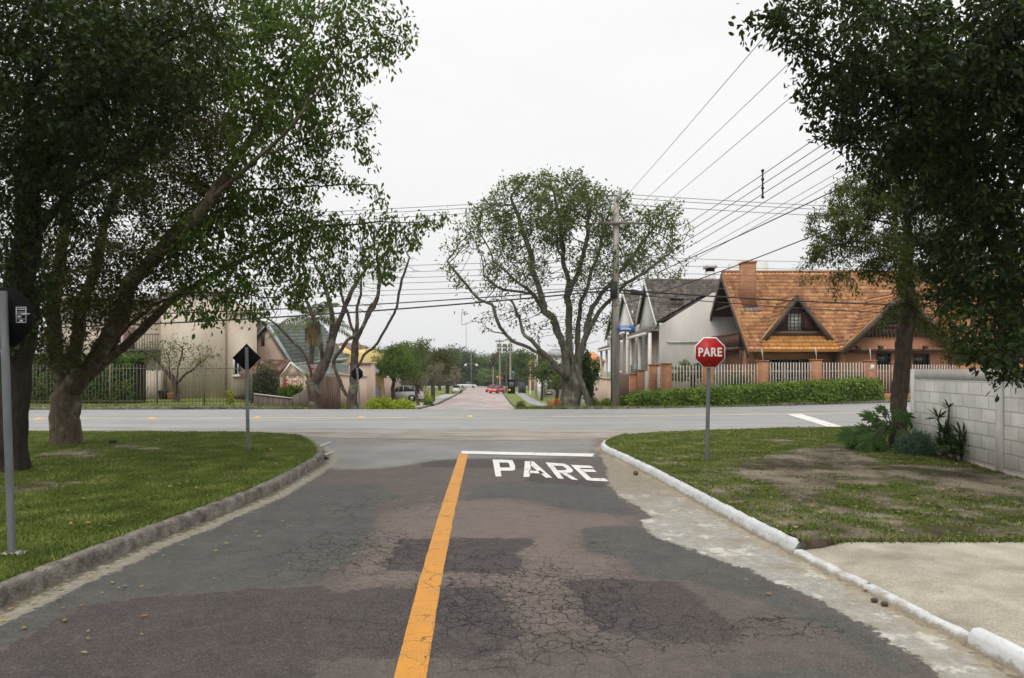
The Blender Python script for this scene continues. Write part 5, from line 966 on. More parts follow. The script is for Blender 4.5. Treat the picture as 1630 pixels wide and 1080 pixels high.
ii_ = rng.integers(0, len(LI)-1, n); q = LI[ii_]+rng.normal(0, .025, (n, 2))-np.array([.03, 0])
blades('grass', q, np.full(n, .115), .055, .013, Lm_grass, rng.random(n), label='ragged grass fringe behind the grey kerb')
def litter(poly, n, side, lab):
    q, _ = scatter(poly, n*2, side); q = q[rng.permutation(len(q))[:n]]; n = len(q); a = rng.random(n)*2*PI
    P_ = np.c_[q, np.array([hb(x, y)+.028 for x, y in q.tolist()])]; s = .03+.035*rng.random(n)
    leaf_mesh('leaf_litter', P_, np.stack([np.cos(a), np.sin(a), .2*rng.random(n)], 1), np.array([[0, 0, 1.]])+rng.normal(0, .35, (n, 3)), s, s*.5, rng.random(n), leafmat('mat_leaf_litter', (.05, .03, .015), (.14, .09, .045), (.32, .22, .12), .05), label=lab, kind='stuff')
litter(rp, 3000, 1, 'brown leaf litter scattered over the right lawn'); litter(lp, 900, -1, 'brown leaf litter scattered over the left lawn')
# fallen leaves on the road and lawns
fl_m = leafmat('mat_fallen_leaf', (.2, .14, .04), (.34, .26, .07), (.22, .09, .04), .1)
pts = [(862, 452), (265, 852), (240, 812), (118, 792), (60, 808), (5, 798), (580, 587), (740, 507), (948, 515), (458, 708), (1163, 628), (860, 690), (850, 580), (100, 893), (738, 555), (395, 675), (408, 750), (305, 560), (345, 563), (340, 410), (1260, 343), (1410, 595), (864, 450), (225, 735), (545, 558)]
Q = np.array([G(x*A_, 650+y*A_) for x, y in pts]+[G(1000+x*C_, 680+y*C_) for x, y in ((398, 552), (595, 697), (207, 292), (700, 460), (1115, 435), (355, 285), (478, 635), (580, 305), (35, 198))])
Q = np.vstack([Q, np.c_[rng.uniform(-3.3, -2.2, 26), rng.uniform(3.5, 9, 26)], np.c_[rng.uniform(2.4, 3.2, 10), rng.uniform(4, 11, 10)]])
for k, (x, y) in enumerate(Q):
    z = .02 if -3.3 < x < 2.6 else .15
    a = rng.random()*6.28; s = .03+.025*rng.random(); D = np.array([[math.cos(a), math.sin(a), .15]]); leaf_mesh('fallen_leaf', np.array([[x, y, z]]), D, np.array([[.2, .1, 1.]]), s, s*.5, np.array([rng.random()]), fl_m, six=True, label='dry yellow-brown leaf fallen on the road or grass near its kerb', cat='leaf', group='fallen leaves')
# ================================================================ BUILDINGS
def tilemat(name, c1, c2, c3, tw=.24, th=.32, dark=.5):
    m, nt, p, out = newmat(name); u = nn(nt, 'ShaderNodeAttribute', attribute_name='tu').outputs['Fac']; v = nn(nt, 'ShaderNodeAttribute', attribute_name='tv').outputs['Fac']
    cb = nn(nt, 'ShaderNodeCombineXYZ'); nt.links.new(mth(nt, 'FLOOR', mth(nt, 'DIVIDE', u, tw)), cb.inputs[0]); nt.links.new(mth(nt, 'FLOOR', mth(nt, 'DIVIDE', v, th)), cb.inputs[1])
    wn = nn(nt, 'ShaderNodeTexWhiteNoise'); nt.links.new(cb.outputs[0], wn.inputs['Vector'])
    r = nn(nt, 'ShaderNodeValToRGB'); nt.links.new(wn.outputs[0], r.inputs[0]); r.color_ramp.elements[0].color = c4(c1); r.color_ramp.elements[1].color = c4(c3); e = r.color_ramp.elements.new(.5); e.color = c4(c2)
    vec = gpos(nt); n = noisen(nt, vec, 1.3, 7, .7).outputs[0]; n2 = noisen(nt, vec, 9, 4, .7).outputs[0]
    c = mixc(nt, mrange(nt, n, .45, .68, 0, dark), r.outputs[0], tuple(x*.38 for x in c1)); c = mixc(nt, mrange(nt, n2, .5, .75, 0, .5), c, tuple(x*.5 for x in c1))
    fr = mth(nt, 'FRACT', mth(nt, 'DIVIDE', v, th)); c = mixc(nt, mrange(nt, mth(nt, 'ADD', fr, mth(nt, 'MULTIPLY', n2, .3)), .48, .15, 0, .85), c, tuple(x*.36 for x in c1))  # shade under each tile step, painted into the colour as a dark row line
    nt.links.new(c, p.inputs['Base Color']); p.inputs['Roughness'].default_value = .85; return m
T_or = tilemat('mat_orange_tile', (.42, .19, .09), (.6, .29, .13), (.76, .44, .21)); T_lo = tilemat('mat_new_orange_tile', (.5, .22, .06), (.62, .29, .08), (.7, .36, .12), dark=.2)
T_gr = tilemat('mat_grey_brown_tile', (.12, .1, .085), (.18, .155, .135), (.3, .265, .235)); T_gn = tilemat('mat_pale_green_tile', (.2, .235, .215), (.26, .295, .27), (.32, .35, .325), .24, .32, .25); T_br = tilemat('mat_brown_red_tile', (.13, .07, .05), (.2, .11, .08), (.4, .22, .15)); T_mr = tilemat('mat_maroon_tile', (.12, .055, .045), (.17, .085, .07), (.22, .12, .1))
def tile_roof(name, O, U, V, ul, vl, mat_, parent, ua=None, ub=None, tw=.24, th=.32, amp=.055, step=.11, **kw):
    """rows of half-round tiles. O top corner, U along the ridge, V down the slope; ua(v),ub(v) clip the ends"""
    O = np.array(O, float); U = unit(np.array(U, float)); V = unit(np.array(V, float)); N = np.cross(U, V); N = N if N[2] > 0 else -N
    ns = max(4, int(ul/tw*6)); us = np.linspace(0, ul, ns+1); nr = max(2, int(round(vl/th))); th_ = vl/nr; vs = []; hs = []
    for i in range(nr): vs += [i*th_, (i+1)*th_]; hs += [0, step]
    vs = np.array(vs); hs = np.array(hs); Ug, Vg = np.meshgrid(us, vs)
    if ua: Ug = np.maximum(Ug, np.array([ua(v) for v in vs])[:, None])
    if ub: Ug = np.minimum(Ug, np.array([ub(v) for v in vs])[:, None])
    H = hs[:, None]+amp*np.abs(np.cos(PI*Ug/tw))+.012*np.array([[mnoise.noise(Vector((a*.8, b*.8, 0))) for a in us] for b in vs])
    P = O+Ug[..., None]*U+Vg[..., None]*V+H[..., None]*N; n1 = ns+1; i = np.arange(ns)[None]+n1*np.arange(len(vs)-1)[:, None]
    Fc = np.stack([i, i+1, i+n1+1, i+n1], -1).reshape(-1); P = P.reshape(-1, 3)
    # underside sheet gives the roof thickness
    b = len(P); e = len(vs)-1; Q = [O+Ug[0, 0]*U-N*.08, O+Ug[0, -1]*U-N*.08, O+Ug[e, -1]*U+V*vs[-1]-N*.08, O+Ug[e, 0]*U+V*vs[-1]-N*.08]
    ev = [0, ns, e*n1+ns, e*n1]; F2 = [b, b+1, b+2, b+3, ev[3], ev[2], b+2, b+3, ev[0], ev[3], b+3, b, ev[1], ev[2], b+2, b+1]
    P = np.vstack([P, Q]); tu = np.r_[Ug.ravel(), 0, 0, 0, 0]; tv = np.r_[((Vg-.001)*th/th_).ravel(), 0, 0, 0, 0]
    nf = len(Fc)//4+4; o = mesh_np(name, P, np.r_[Fc, F2], np.full(nf, 4), mat_, parent, attrs=dict(tu=tu, tv=tv)); tag(o, **kw); return o
brick_x = brickmat('mat_orange_brick', 'x', (.38, .16, .08), (.46, .205, .1), (.33, .2, .13), .24, .08, .01, .25)
brick_y = brickmat('mat_orange_brick_side', 'y', (.38, .16, .08), (.46, .205, .1), (.33, .2, .13), .24, .08, .01, .25)
woodm = M('mat_dark_wood', (.075, .042, .028), .7, .35, 4, streak=.3, bump=.2); woodd = M('mat_black_wood', (.03, .02, .016), .8, .3, 4); woodr = M('mat_red_wood', (.1, .045, .03), .6, .3, 4, streak=.2)
board = M('mat_barge_board', (.1, .065, .05), .7, .25, 5); white = M('mat_white_render', (.66, .65, .62), .85, .08, 1); glass = glassmat('mat_dark_glass'); whitewood = M('mat_white_joinery', (.72, .72, .7), .5, .06, 3); curtain = M('mat_pale_curtain', (.5, .52, .5), .9, .2, 9, streak=.1)
beige = M('mat_beige_render', (.56, .47, .37), .9, .2, .9, col2=(.67, .58, .47), streak=.35, bump=.15); greyb = M('mat_greige_render', (.5, .46, .43), .9, .12, .7, col2=(.6, .565, .53), streak=.3); pinkb = M('mat_pink_beige_render', (.52, .4, .32), .9, .1, 1); yelw = M('mat_yellow_render', (.62, .47, .2), .9, .1, 1)
galv = M('mat_galvanised_steel', (.15, .16, .165), .5, .25, 12, streak=.2, metal=.25, spec=.5); conc_pole = M('mat_concrete_pole', (.3, .27, .23), .92, .3, 5, col2=(.58, .54, .47), streak=.12, bump=.5, speck=.5); blackm = M('mat_black_back', (.008, .008, .009), .9, .2, 5, spec=.05); cable = M('mat_black_cable', (.03, .03, .033), .6, .1, 5); thinw = M('mat_grey_wire', (.12, .12, .13), .5, .1, 5, metal=.3)
fence_w = M('mat_white_bars', (.5, .435, .385), .6, .12, 8); barsd = M('mat_dark_bars', (.17, .14, .11), .6, .2, 8); brownm = M('mat_brown_gate', (.13, .075, .055), .6, .15, 3, streak=.1); woodf = M('mat_grey_fence_boards', (.16, .13, .105), .9, .35, 6, streak=.12, bump=.3)
def window(parent, c, w_, h_, ax='x', sgn=-1, nx=2, ny=2, fm=None, pane=None, fr=.06, depth=.08, sill=True):
    """window on a wall: ax = wall direction, sgn = outward side of the wall along the other axis"""
    fm = fm or whitewood; X, Y, Z = c; mb = MB(); g = MB()
    def bb(mb, u0, u1, v0, v1, d0, d1):
        if ax == 'x': mb.bx(X+u0, X+u1, Y+sgn*d0, Y+sgn*d1, Z+v0, Z+v1)
        else: mb.bx(X+sgn*d0, X+sgn*d1, Y+u0, Y+u1, Z+v0, Z+v1)
    a, b = w_/2, h_/2
    for s in (-1, 1): bb(mb, s*a-(fr if s > 0 else 0), s*a+(fr if s < 0 else 0), -b, b, 0.002, depth); bb(mb, -a+fr, a-fr, s*b-(fr if s > 0 else 0), s*b+(fr if s < 0 else 0), .002, depth)
    for i in range(1, nx): x = -a+w_*i/nx; bb(mb, x-fr*.25, x+fr*.25, -b+fr, b-fr, .012, depth*.7)
    for i in range(1, ny): z = -b+h_*i/ny; bb(mb, -a+fr, a-fr, z-fr*.2, z+fr*.2, .012, depth*.6)
    f = mb.build('window', fm, parent); bb(g, -a+fr, a-fr, -b+fr, b-fr, .003, .009); g.build('pane', pane or glass, f)
    if sill: s = MB(); bb(s, -a-.06, a+.06, -b-.07, -b-.002, .002, depth+.06); s.build('sill', fm, f)
    return f
# --- orange tiled brick house
Xl = 12.8; EZ, RZ = 2.6, 7.47; EY, RY, BY = 37.0, 41.7, 46.4; XR = 33.0
H1 = empty('brick_house', (20, 42, 0), 'orange brick house with steep orange tiled roof, dormer and dark wooden gables', 'house')
sl = np.array([0, EY-RY, EZ-RZ]); vl = float(np.linalg.norm(sl))
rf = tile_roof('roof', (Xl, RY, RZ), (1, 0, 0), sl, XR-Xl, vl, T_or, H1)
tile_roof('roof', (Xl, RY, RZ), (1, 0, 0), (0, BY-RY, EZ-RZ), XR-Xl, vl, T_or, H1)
mb = MB(); mb.tube([(Xl, RY, RZ+.05), (XR, RY, RZ+.05)], .11, 8); mb.build('ridge_cap', T_or, rf)
def roof_y(z): return EY+(z-EZ)/(RZ-EZ)*(RY-EY)
def gable(xc, yf, za, zb, hw, yov=.0, mat_=T_or):
    """cross gable: apex height za, base height zb, half width hw, front plane yf"""
    yb = roof_y(za)+.1; ul = yb-yf
    for s in (-1, 1):
        V_ = np.array([s*hw, 0, zb-za]); L_ = float(np.linalg.norm(V_)); yb2 = roof_y(zb)+.1
        r_ = tile_roof('roof', (xc, yf, za), (0, 1, 0), V_, ul, L_, mat_, H1, ub=lambda v, ul=ul, L_=L_, k=(yb2-yf): ul+(k-ul)*v/L_)
        b = MB(); n = np.array([-V_[2]*s, 0, hw]) ; d = unit(V_); up = unit(np.array([-d[2]*s, 0, abs(d[0])])); o = np.array([xc, yf-.07, za])+up*.07
        e = np.array([xc, yf-.07, za])+V_*1.05+up*.07; b.slab([tuple(o), tuple(e), tuple(e-up*.28), tuple(o-np.array([0, 0, .34]))], (0, .06, 0)); b.build('barge_board', board, r_)
    mb = MB(); mb.tube([(xc, yf, za+.05), (xc, yb, za+.05)], .09, 8); mb.build('ridge_cap', mat_, H1)
    for s in (-1, 1): mb = MB(); mb.tube([(xc+s*.03, roof_y(za)-.03, za+.06), (xc+s*hw, roof_y(zb)-.12, zb+.1)], .055, 6); mb.build('valley_flashing', galv, H1)
dxc = at(1269, 472, 37.4).x; gable(dxc, 37.35, 5.58, 2.98, 2.06)
gxc = at(1436, 468, 36.5).x; gable(gxc, 36.45, 5.65, 2.65, 3.12)
# skirt under the dormer in newer tiles
kz = 3.62; k0 = np.array([dxc-1.5, roof_y(kz), kz]); ksl = np.array([0, EY-.06-roof_y(kz), EZ-.05-kz]); kl_ = float(np.linalg.norm(ksl))
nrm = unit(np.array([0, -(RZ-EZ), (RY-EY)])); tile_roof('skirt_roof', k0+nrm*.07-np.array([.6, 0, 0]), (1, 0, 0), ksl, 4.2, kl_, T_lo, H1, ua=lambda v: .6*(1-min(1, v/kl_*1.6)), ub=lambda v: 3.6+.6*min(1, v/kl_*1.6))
# dormer wall, window and beam
w_ = MB(); w_.slab([(dxc-1.62, 37.75, 3.5), (dxc+1.62, 37.75, 3.5), (dxc, 37.75, 5.5)], (0, .15, 0)); dw = w_.build('dormer_wall', woodm, H1)
window(dw, (dxc-.02, 37.75, 4.22), .85, 1.0, 'x', -1, 4, 5, woodm, curtain, .05)
m_ = MB(); m_.bx(dxc+.48, dxc+.92, 37.66, 37.74, 3.72, 4.72); m_.build('shutter', woodr, dw); m_ = MB(); m_.bx(dxc-1.55, dxc+1.55, 37.45, 37.62, 3.5, 3.68); m_.build('beam', board, dw)
# walls
w_ = MB(); X0, X1 = 13.75, 17.3
w_.bx(13.0, X0, 38.0, 38.25, 0, 2.9); w_.bx(X0, X1, 38.0, 38.25, 2.15, 2.9); w_.bx(X1, gxc-2.9, 38.0, 38.25, 0, 2.9); w_.bx(X0, X1, 39.4, 39.6, 0, 2.9)
w_.bx(gxc-2.75, gxc+2.75, 37.0, 37.25, 0, 3.55); w_.bx(gxc+2.9, XR, 38.0, 38.25, 0, 2.9); w_.bx(XR-.3, XR-.05, 38.3, 46, 0, 2.9); w_.bx(13.3, XR-.4, 45.6, 45.85, 0, 2.9)
w1 = w_.build('wall', brick_x, H1)
for bb_ in ((gxc-2.99, gxc-2.76, 37.0, 37.95, 0, 2.6), (13.8, 14.05, 39.7, 45.5, 0, 2.85), (12.98, 13.2, 38.3, 38.9, 0, 2.6)): w_ = MB(); w_.bx(*bb_); w_.build('wall', brick_y, H1)
w_ = MB(); w_.slab([(gxc-1.95, 36.95, 3.6), (gxc+1.95, 36.95, 3.6), (gxc, 36.95, 5.5)], (0, .2, 0)); gw = w_.build('gable_wall', woodm, H1)
w_ = MB(); [w_.bx(gxc-1.85+.2*i, gxc-1.72+.2*i, 36.88, 36.945, 3.35, 3.9) for i in range(19)]; w_.build('board_fringe', woodm, gw)
window(gw, (gxc-.35, 36.95, 4.25), 1.3, .6, 'x', -1, 4, 2, woodm, glass)
w_ = MB(); w_.bx(gxc-2.95, gxc+2.95, 36.7, 36.9, 2.52, 2.68); [w_.bx(gxc-2.4+1.2*i, gxc-2.22+1.2*i, 36.45, 36.69, 2.7, 2.86) for i in range(5)]; w_.build('beam', woodm, gw)
window(w1, (at(1406, 570, 37).x, 37.0, 2.12), .78, .75, 'x', -1, 3, 1, woodm, glass); window(w1, (gxc+1.3, 37.0, 2.1), .9, .7, 'x', -1, 3, 1, woodm, glass)
for xx in (1237, 1262): window(w1, (at(xx, 592, 39.4).x, 39.4, 1.45), .78, 1.5, 'x', -1, 3, 4, whitewood, glass, sill=False)
# left gable end with balcony
w_ = MB(); w_.slab([(14.6, RY-3.4, 2.86), (14.6, RY+3.4, 2.86), (14.6, RY, 6.6)], (.2, 0, 0)); ge = w_.build('gable_wall', woodd, H1)
for yy in (-1.2, 1.3): 
    m_ = MB(); m_.bx(14.5, 14.59, RY+yy-.5, RY+yy+.5, 2.95, 4.85); m_.build('balcony_door', woodr, ge)
for s in (-1, 1):
    V_ = np.array([0, s*(RY-EY), EZ-RZ]); a = np.array([Xl-.05, RY, RZ-.05]); e = a+V_*1.02; b = MB(); b.slab([tuple(a), tuple(e), tuple(e+np.array([0, -s*.12, -.22])), tuple(a+np.array([0, 0, -.34]))], (.07, 0, 0)); b.build('barge_board', board, H1)
m_ = MB(); m_.bx(12.85, 14.59, RY-3.0, RY+3.0, 2.72, 2.85); m_.bx(12.85, 12.95, RY-3.0, RY+3.0, 3.62, 3.7); [m_.bx(12.87, 12.92, RY-2.95+.16*i, RY-2.87+.16*i, 2.9, 3.6) for i in range(37)]; m_.build('balcony', woodr, H1)
m_ = MB(); m_.bx(12.9, 13.05, RY-1.9, RY+1.9, 5.3, 5.42); m_.bx(12.86, 13.0, RY-3.25, RY-3.1, 0, 2.7); m_.build('beam', woodm, H1)
m_ = MB(); cx0, cx1 = at(1181, 450, 39.6).x, at(1201, 450, 39.6).x; m_.bx(cx0, cx1, 39.3, 40.1, 5.0, 7.72); m_.bx(cx0-.04, cx1+.04, 39.26, 40.14, 7.72, 7.82); ch = m_.build('chimney', brick_x, rf); m_ = MB(); m_.box(((cx0+cx1)/2+.1, 39.2, 5.03), (.9, .35, .03), rx=math.radians(45)); m_.build('flashing', galv, ch)
# --- fence with brick pillars
FP = [(1041, 34.9, 1.8), (1060, 33.9, 1.85), (1126, 34.1, 1.9), (1213.5, 34.4, 2.0), (1298.5, 34.8, 2.05), (1384.5, 35.2, 2.0), (1428, 35.4, 1.9), (1528, 36.0, 1.9)]
FN = empty('brick_pillar_fence', (14, 34.6, 0), 'fence of white vertical bars between orange brick pillars before the tiled house', 'fence')
pc = []
for (x, Y, h_) in FP:
    X = (x-CX)*Y/F; pc.append((X, Y, h_)); m_ = MB(); m_.bx(X-.24, X+.24, Y-.2, Y+.2, -.3, h_); m_.bx(X-.27, X+.27, Y-.23, Y+.23, h_, h_+.05); m_.build('pillar', brick_x, FN)
for (a, b) in zip(pc[1:-1], pc[2:]):
    m_ = MB(); x0, x1 = a[0]+.25, b[0]-.25; n = max(3, int((x1-x0)/.155)); hh = min(a[2], b[2])-.06
    for i in range(n+1):
        t = i/n; X = x0+(x1-x0)*t; Y = a[1]+(b[1]-a[1])*t; m_.bx(X-.019, X+.019, Y-.02, Y+.02, .05, hh)
    for z in (.25, 1.5): m_.tube([(x0, a[1]+.03, z), (x1, b[1]+.03, z)], .02, 5)
    m_.build('bar_panel', fence_w, FN); m_ = MB(); m_.slab([(x0, a[1]-.09, -.1), (x1, b[1]-.09, -.1), (x1, b[1]-.09, .35), (x0, a[1]-.09, .35)], (0, .18, 0)); m_.build('base_wall', brick_x, FN)
for k in (3, 4, 5): X, Y, h_ = pc[k]; m_ = MB(); m_.cyl((X+.0, Y-.1, h_+.05), (X-.12, Y-.25, h_+.62), .022, 6); m_.build('bracket', whitewood, FN)
m_ = MB(); X, Y, h_ = pc[5]; m_.box((X+.02, Y-.21, h_-.32), (.18, .012, .3), ry=.3); m_.build('notice', whitewood, FN)
m_ = MB(); m_.bx(pc[-1][0]+.3, 38, 36.0, 36.2, 0, 1.9); m_.build('garden_wall', brick_x, label='long orange brick garden wall behind the pale block wall at the right edge', cat='wall')
# gate wall along the far street
GW = empty('gate_wall', (6.6, 37, -.3), 'brick and pale panel garden wall with a brown sheet gate behind the utility pole', 'wall')
for (x, Y, wd_, z0, z1, mt) in ((1022.5, 35.6, .42, -.4, 1.52, brick_y), (1010, 36.1, .5, -.4, 1.32, brick_y)): X = (x-CX)*Y/F; m_ = MB(); m_.bx(X-wd_/2, X+wd_/2, Y-.2, Y+.2, z0, z1); m_.bx(X-wd_/2-.03, X+wd_/2+.03, Y-.23, Y+.23, z1, z1+.06); m_.build('pillar', mt, GW)
m_ = MB(); a, b, c = at(1026, 600, 35.4), at(1037, 600, 35.0), at(1046, 600, 34.7); d = at(1056, 600, 34.2)
for p_, q_, h_ in ((a, b, 1.5), (c, d, 1.7)): m_.slab([(p_.x, p_.y, -.3), (q_.x, q_.y, -.3), (q_.x, q_.y, h_), (p_.x, p_.y, h_)], (.02, .15, 0))
m_.build('panel', greyb, GW)
m_ = MB(); p_, q_ = at(1006, 600, 36.4), at(985, 600, 40.6); m_.slab([(p_.x, p_.y, -.5), (q_.x, q_.y, -.6), (q_.x, q_.y, 1.42), (p_.x, p_.y, 1.3)], (.06, 0, 0)); 
for i in range(24): t = (i+.5)/24; m_.box((p_.x+(q_.x-p_.x)*t-.02, p_.y+(q_.y-p_.y)*t, .4), (.03, .05, 1.75))
m_.build('gate', brownm, GW); m_ = MB(); m_.bx(q_.x-.2, q_.x+.2, q_.y+.1, q_.y+.5, -.8, 1.5); m_.build('pillar', greyb, GW)
m_ = MB(); 
for (x, Y) in ((958, 48.5), (968, 46.0), (974, 45.0)): X = (x-CX)*Y/F; m_.bx(X-.3, X+.3, Y-.2, Y+.2, -1.4, .95); m_.bx(X-.36, X+.36, Y-.26, Y+.26, .95, 1.03)
m_.bx(6.25, 6.4, 49, 56, -1.6, .9); m_.build('garden_wall', pinkb, label='pinkish garden wall with flat-capped pillars left of the utility pole', cat='wall')
m_ = MB(); m_.bx(5.9, 6.1, 57, 66, -2.2, .7); m_.bx(3.6, 3.75, 84, 100, -2.6, .2); m_.build('garden_wall', white, label='low white garden wall further down the far street on the right', cat='wall')
# --- townhouses facing the far street
def onX(x, y, X): Y = X*F/(x-CX); return (X, Y, EYE-(y-HY)*Y/F)
def townhouse(X, Y0, Y1, zb, ze, zr, label, wall_m, side_m, deep=9):
    root = empty('townhouse', ((X+X+deep)/2, (Y0+Y1)/2, zb), label, 'house'); ym = Y0+(Y1-Y0)*.5; zm = ze+(zr-ze)*.6; B = MB()
    # near side wall with sloping top
    B.slab([(X, Y0, zb), (X+deep, Y0, zb), (X+deep, Y0, zm), (X+3.45, Y0, zm), (X, Y0, ze-.05)], (0, .2, 0)); B.bx(X+.62, X+deep, Y1-.2, Y1, zb, ze); B.bx(X+deep-.2, X+deep, Y0+.21, Y1-.21, zb, zr-1.5); B.build('side_wall', side_m, root)
    B = MB(); B.bx(X+.4, X+.6, Y0+.21, Y1-.21, zb, ze-.25); B.build('wall', pinkb, root)
    B = MB(); B.slab([(X, Y0+.6, ze-.1), (X, Y1-.05, ze-.1), (X, Y1-.05, ze+.5), (X, ym+.2, zr-.2)], (.15, 0, 0)); B.build('gable_wall', wall_m, root)
    # roof planes: ridge runs away from the street
    yr = ym+.25; ze2 = ze+.15
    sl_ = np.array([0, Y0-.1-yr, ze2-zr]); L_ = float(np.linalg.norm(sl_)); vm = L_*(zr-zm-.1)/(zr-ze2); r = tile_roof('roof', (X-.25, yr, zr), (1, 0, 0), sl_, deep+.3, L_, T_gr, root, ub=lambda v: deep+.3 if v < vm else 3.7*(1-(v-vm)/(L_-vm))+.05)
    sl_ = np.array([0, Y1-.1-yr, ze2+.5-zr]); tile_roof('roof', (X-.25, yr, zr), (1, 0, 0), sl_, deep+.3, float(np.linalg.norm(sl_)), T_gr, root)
    for a, b in (((X-.3, yr, zr), (X-.3, Y0-.15, ze2)), ((X-.3, yr, zr), (X-.3, Y1-.1, ze2+.5))):
        B = MB(); B.slab([a, b, (b[0], b[1], b[2]-.3), (a[0], a[1], a[2]-.34)], (.1, 0, 0)); B.build('barge_board', white, r)
    tile_roof('porch_roof', (X+.1, Y0+.05, ze-.1), (0, 1, 0), (-1.0, 0, -.35), Y1-Y0-.1, 1.05, T_gr, root)
    B = MB(); B.bx(X-.95, X-.8, Y0+.05, Y1-.05, ze-.65, ze-.47); B.build('fascia', white, root)
    B = MB(); [(MB().bx(X-.7, X-.5, yy-.1, yy+.1, zb, ze-.5)).build('column', white, root) for yy in (Y0+.15, ym, Y1-.15)]
    B = MB(); B.bx(X-.75, X-.62, ym+.16, Y1-.26, zb+.4, zb+2.5-.7); B.bx(X-.78, X-.6, ym+.16, Y1-.26, zb+1.82, zb+1.9); B.build('balcony', white, root); B = MB(); B.bx(X-.7, X-.67, ym+.2, Y1-.3, zb+1.9, zb+2.6); B.build('balcony_glass', glassmat('mat_green_glass', (.08, .12, .1), .1), root)
    window(root, (X+.4, Y0+1.3, zb+2.6), 1.5, 1.7, 'y', -1, 3, 4, whitewood, curtain, .08); window(root, (X+.4, ym-1.0 if Y1-Y0 > 6 else ym-.8, zb+2.9), .4, 1.2, 'y', -1, 1, 1, white, glass, .05); window(root, (X, Y0+1.5, ze+.75), .8, .9, 'y', -1, 1, 1, whitewood, glass, .07, sill=False)
    return root
th1 = townhouse(9.5, 44.0, 51.0, -.7, 4.45, 7.9, 'pale greige townhouse with dark tiled roof left of the orange tiled house', M('mat_pale_green_render', (.42, .43, .38), .85, .08, 1), greyb, deep=10)
th2 = townhouse(9.3, 51.3, 60.0, -1.3, 4.9, 8.0, 'second dark-roofed townhouse just right of the utility pole, mostly hidden', white, white)
th3 = townhouse(9.6, 61.0, 69.0, -2.0, 4.0, 7.0, 'third white townhouse behind the concrete utility pole', white, white)
m_ = MB(); m_.bx(at(1124, 440, 48.5).x, at(1137, 440, 48.5).x, 48.2, 48.9, 7.3, 8.5); m_.bx(at(1122, 440, 48.5).x, at(1139, 440, 48.5).x, 48.1, 49.0, 8.75, 9.0); m_.build('chimney', white, th1); m_ = MB(); m_.bx(at(1125, 440, 48.5).x, at(1136, 440, 48.5).x, 48.25, 48.85, 8.5, 8.75); m_.build('vent', blackm, th1)
m_ = MB(); m_.tube([tuple(at(1062, 543, 43.95)), tuple(at(1066, 545, 43.95)), tuple(at(1112, 545, 43.95))], .04, 6); m_.build('wall_conduit', white, th1)
m_ = MB(); m_.box(tuple(at(1078, 477, 45.1)), (.85, .3, .12)); m_.build('roof_vent', blackm, th1)
m_ = MB(); a, b = at(1177, 415, 60), at(1223, 435, 60); m_.bx(a.x, b.x, 60, 63, -1, a.z); m_.bx(a.x-.05, a.x+.8, 59.9, 63.1, 5, a.z+.08); m_.build('building', white, label='pale flat-topped block rising behind the ridge of the orange roof', cat='building')
def block_house(nm, label, x0, x1, Y, dep, zb, zt, wallm, roofm=None, rh=1.6, wins=(), hip=True):
    X0, X1 = (x0-CX)*Y/F, (x1-CX)*Y/F; root = empty(nm, ((X0+X1)/2, Y+dep/2, zb), label, 'house'); B = MB(); B.bx(X0, X1, Y, Y+dep, zb, zt); w = B.build('wall', wallm, root)
    if roofm:
        B = MB(); xm, ym = (X0+X1)/2, Y+dep/2; k = .3; e = min(X1-X0, dep)*.35; B.add([(X0-k, Y-k, zt), (X1+k, Y-k, zt), (X1+k, Y+dep+k, zt), (X0-k, Y+dep+k, zt), (X0+e, ym, zt+rh), (X1-e, ym, zt+rh)], [(0, 1, 5, 4), (1, 2, 5), (2, 3, 4, 5), (3, 0, 4), (0, 3, 2, 1)]); B.build('roof', roofm, root)
    else: B = MB(); B.bx(X0-.1, X1+.1, Y-.1, Y+dep+.1, zt, zt+.2); B.build('parapet', white, root)
    for (fx, fz, ww, hh) in wins: window(w, (X0+(X1-X0)*fx, Y, zb+(zt-zb)*fz), ww, hh, 'x', -1, 2, 1, whitewood, glass, .06, sill=False)
    return root
plain_or = M('mat_far_orange_roof', (.5, .22, .1), .9, .2, 2); plain_br = M('mat_far_brown_roof', (.2, .12, .1), .9, .2, 2); plain_gy = M('mat_far_grey_roof', (.3, .31, .32), .9, .15, 2); far_wh = M('mat_far_white_wall', (.6, .6, .58), .9, .1, .5); far_ye = M('mat_far_yellow_wall', (.6, .47, .28), .9, .1, .5)
block_house('house', 'small ochre house with orange roof glimpsed between the spreading tree and the utility pole', 935, 962, 75, 8, -2, 2.3, far_ye, plain_or, 1.3, [(.4, .6, 1.2, 1.1)])
block_house('house', 'white house with a grey roof behind the spreading tree trunk', 868, 905, 95, 9, -2.5, 3.4, far_wh, plain_gy, 1.2, [(.25, .3, 1.2, 1.2), (.7, .3, 1.2, 1.2), (.25, .72, 1.2, 1.2), (.7, .72, 1.2, 1.2)])
block_house('house', 'orange-walled small house behind the far pole, right of the street end', 842, 852, 150, 8, -3, 2.4, plain_or, plain_or, 1.2)
block_house('house', 'grey-roofed pale house above the trees at the street end', 757, 790, 260, 12, 0, 6.0, far_wh, plain_gy, 2, [(.3, .7, 1.5, 1.5), (.6, .7, 1.5, 1.5)])
block_house('apartment_block', 'distant white apartment block rising over the right side of the far street', 789, 818, 330, 15, 0, 15.5, far_wh, None, 0, [(a, b, 2, 1.6) for a in (.2, .5, .8) for b in (.45, .58, .71, .84)])
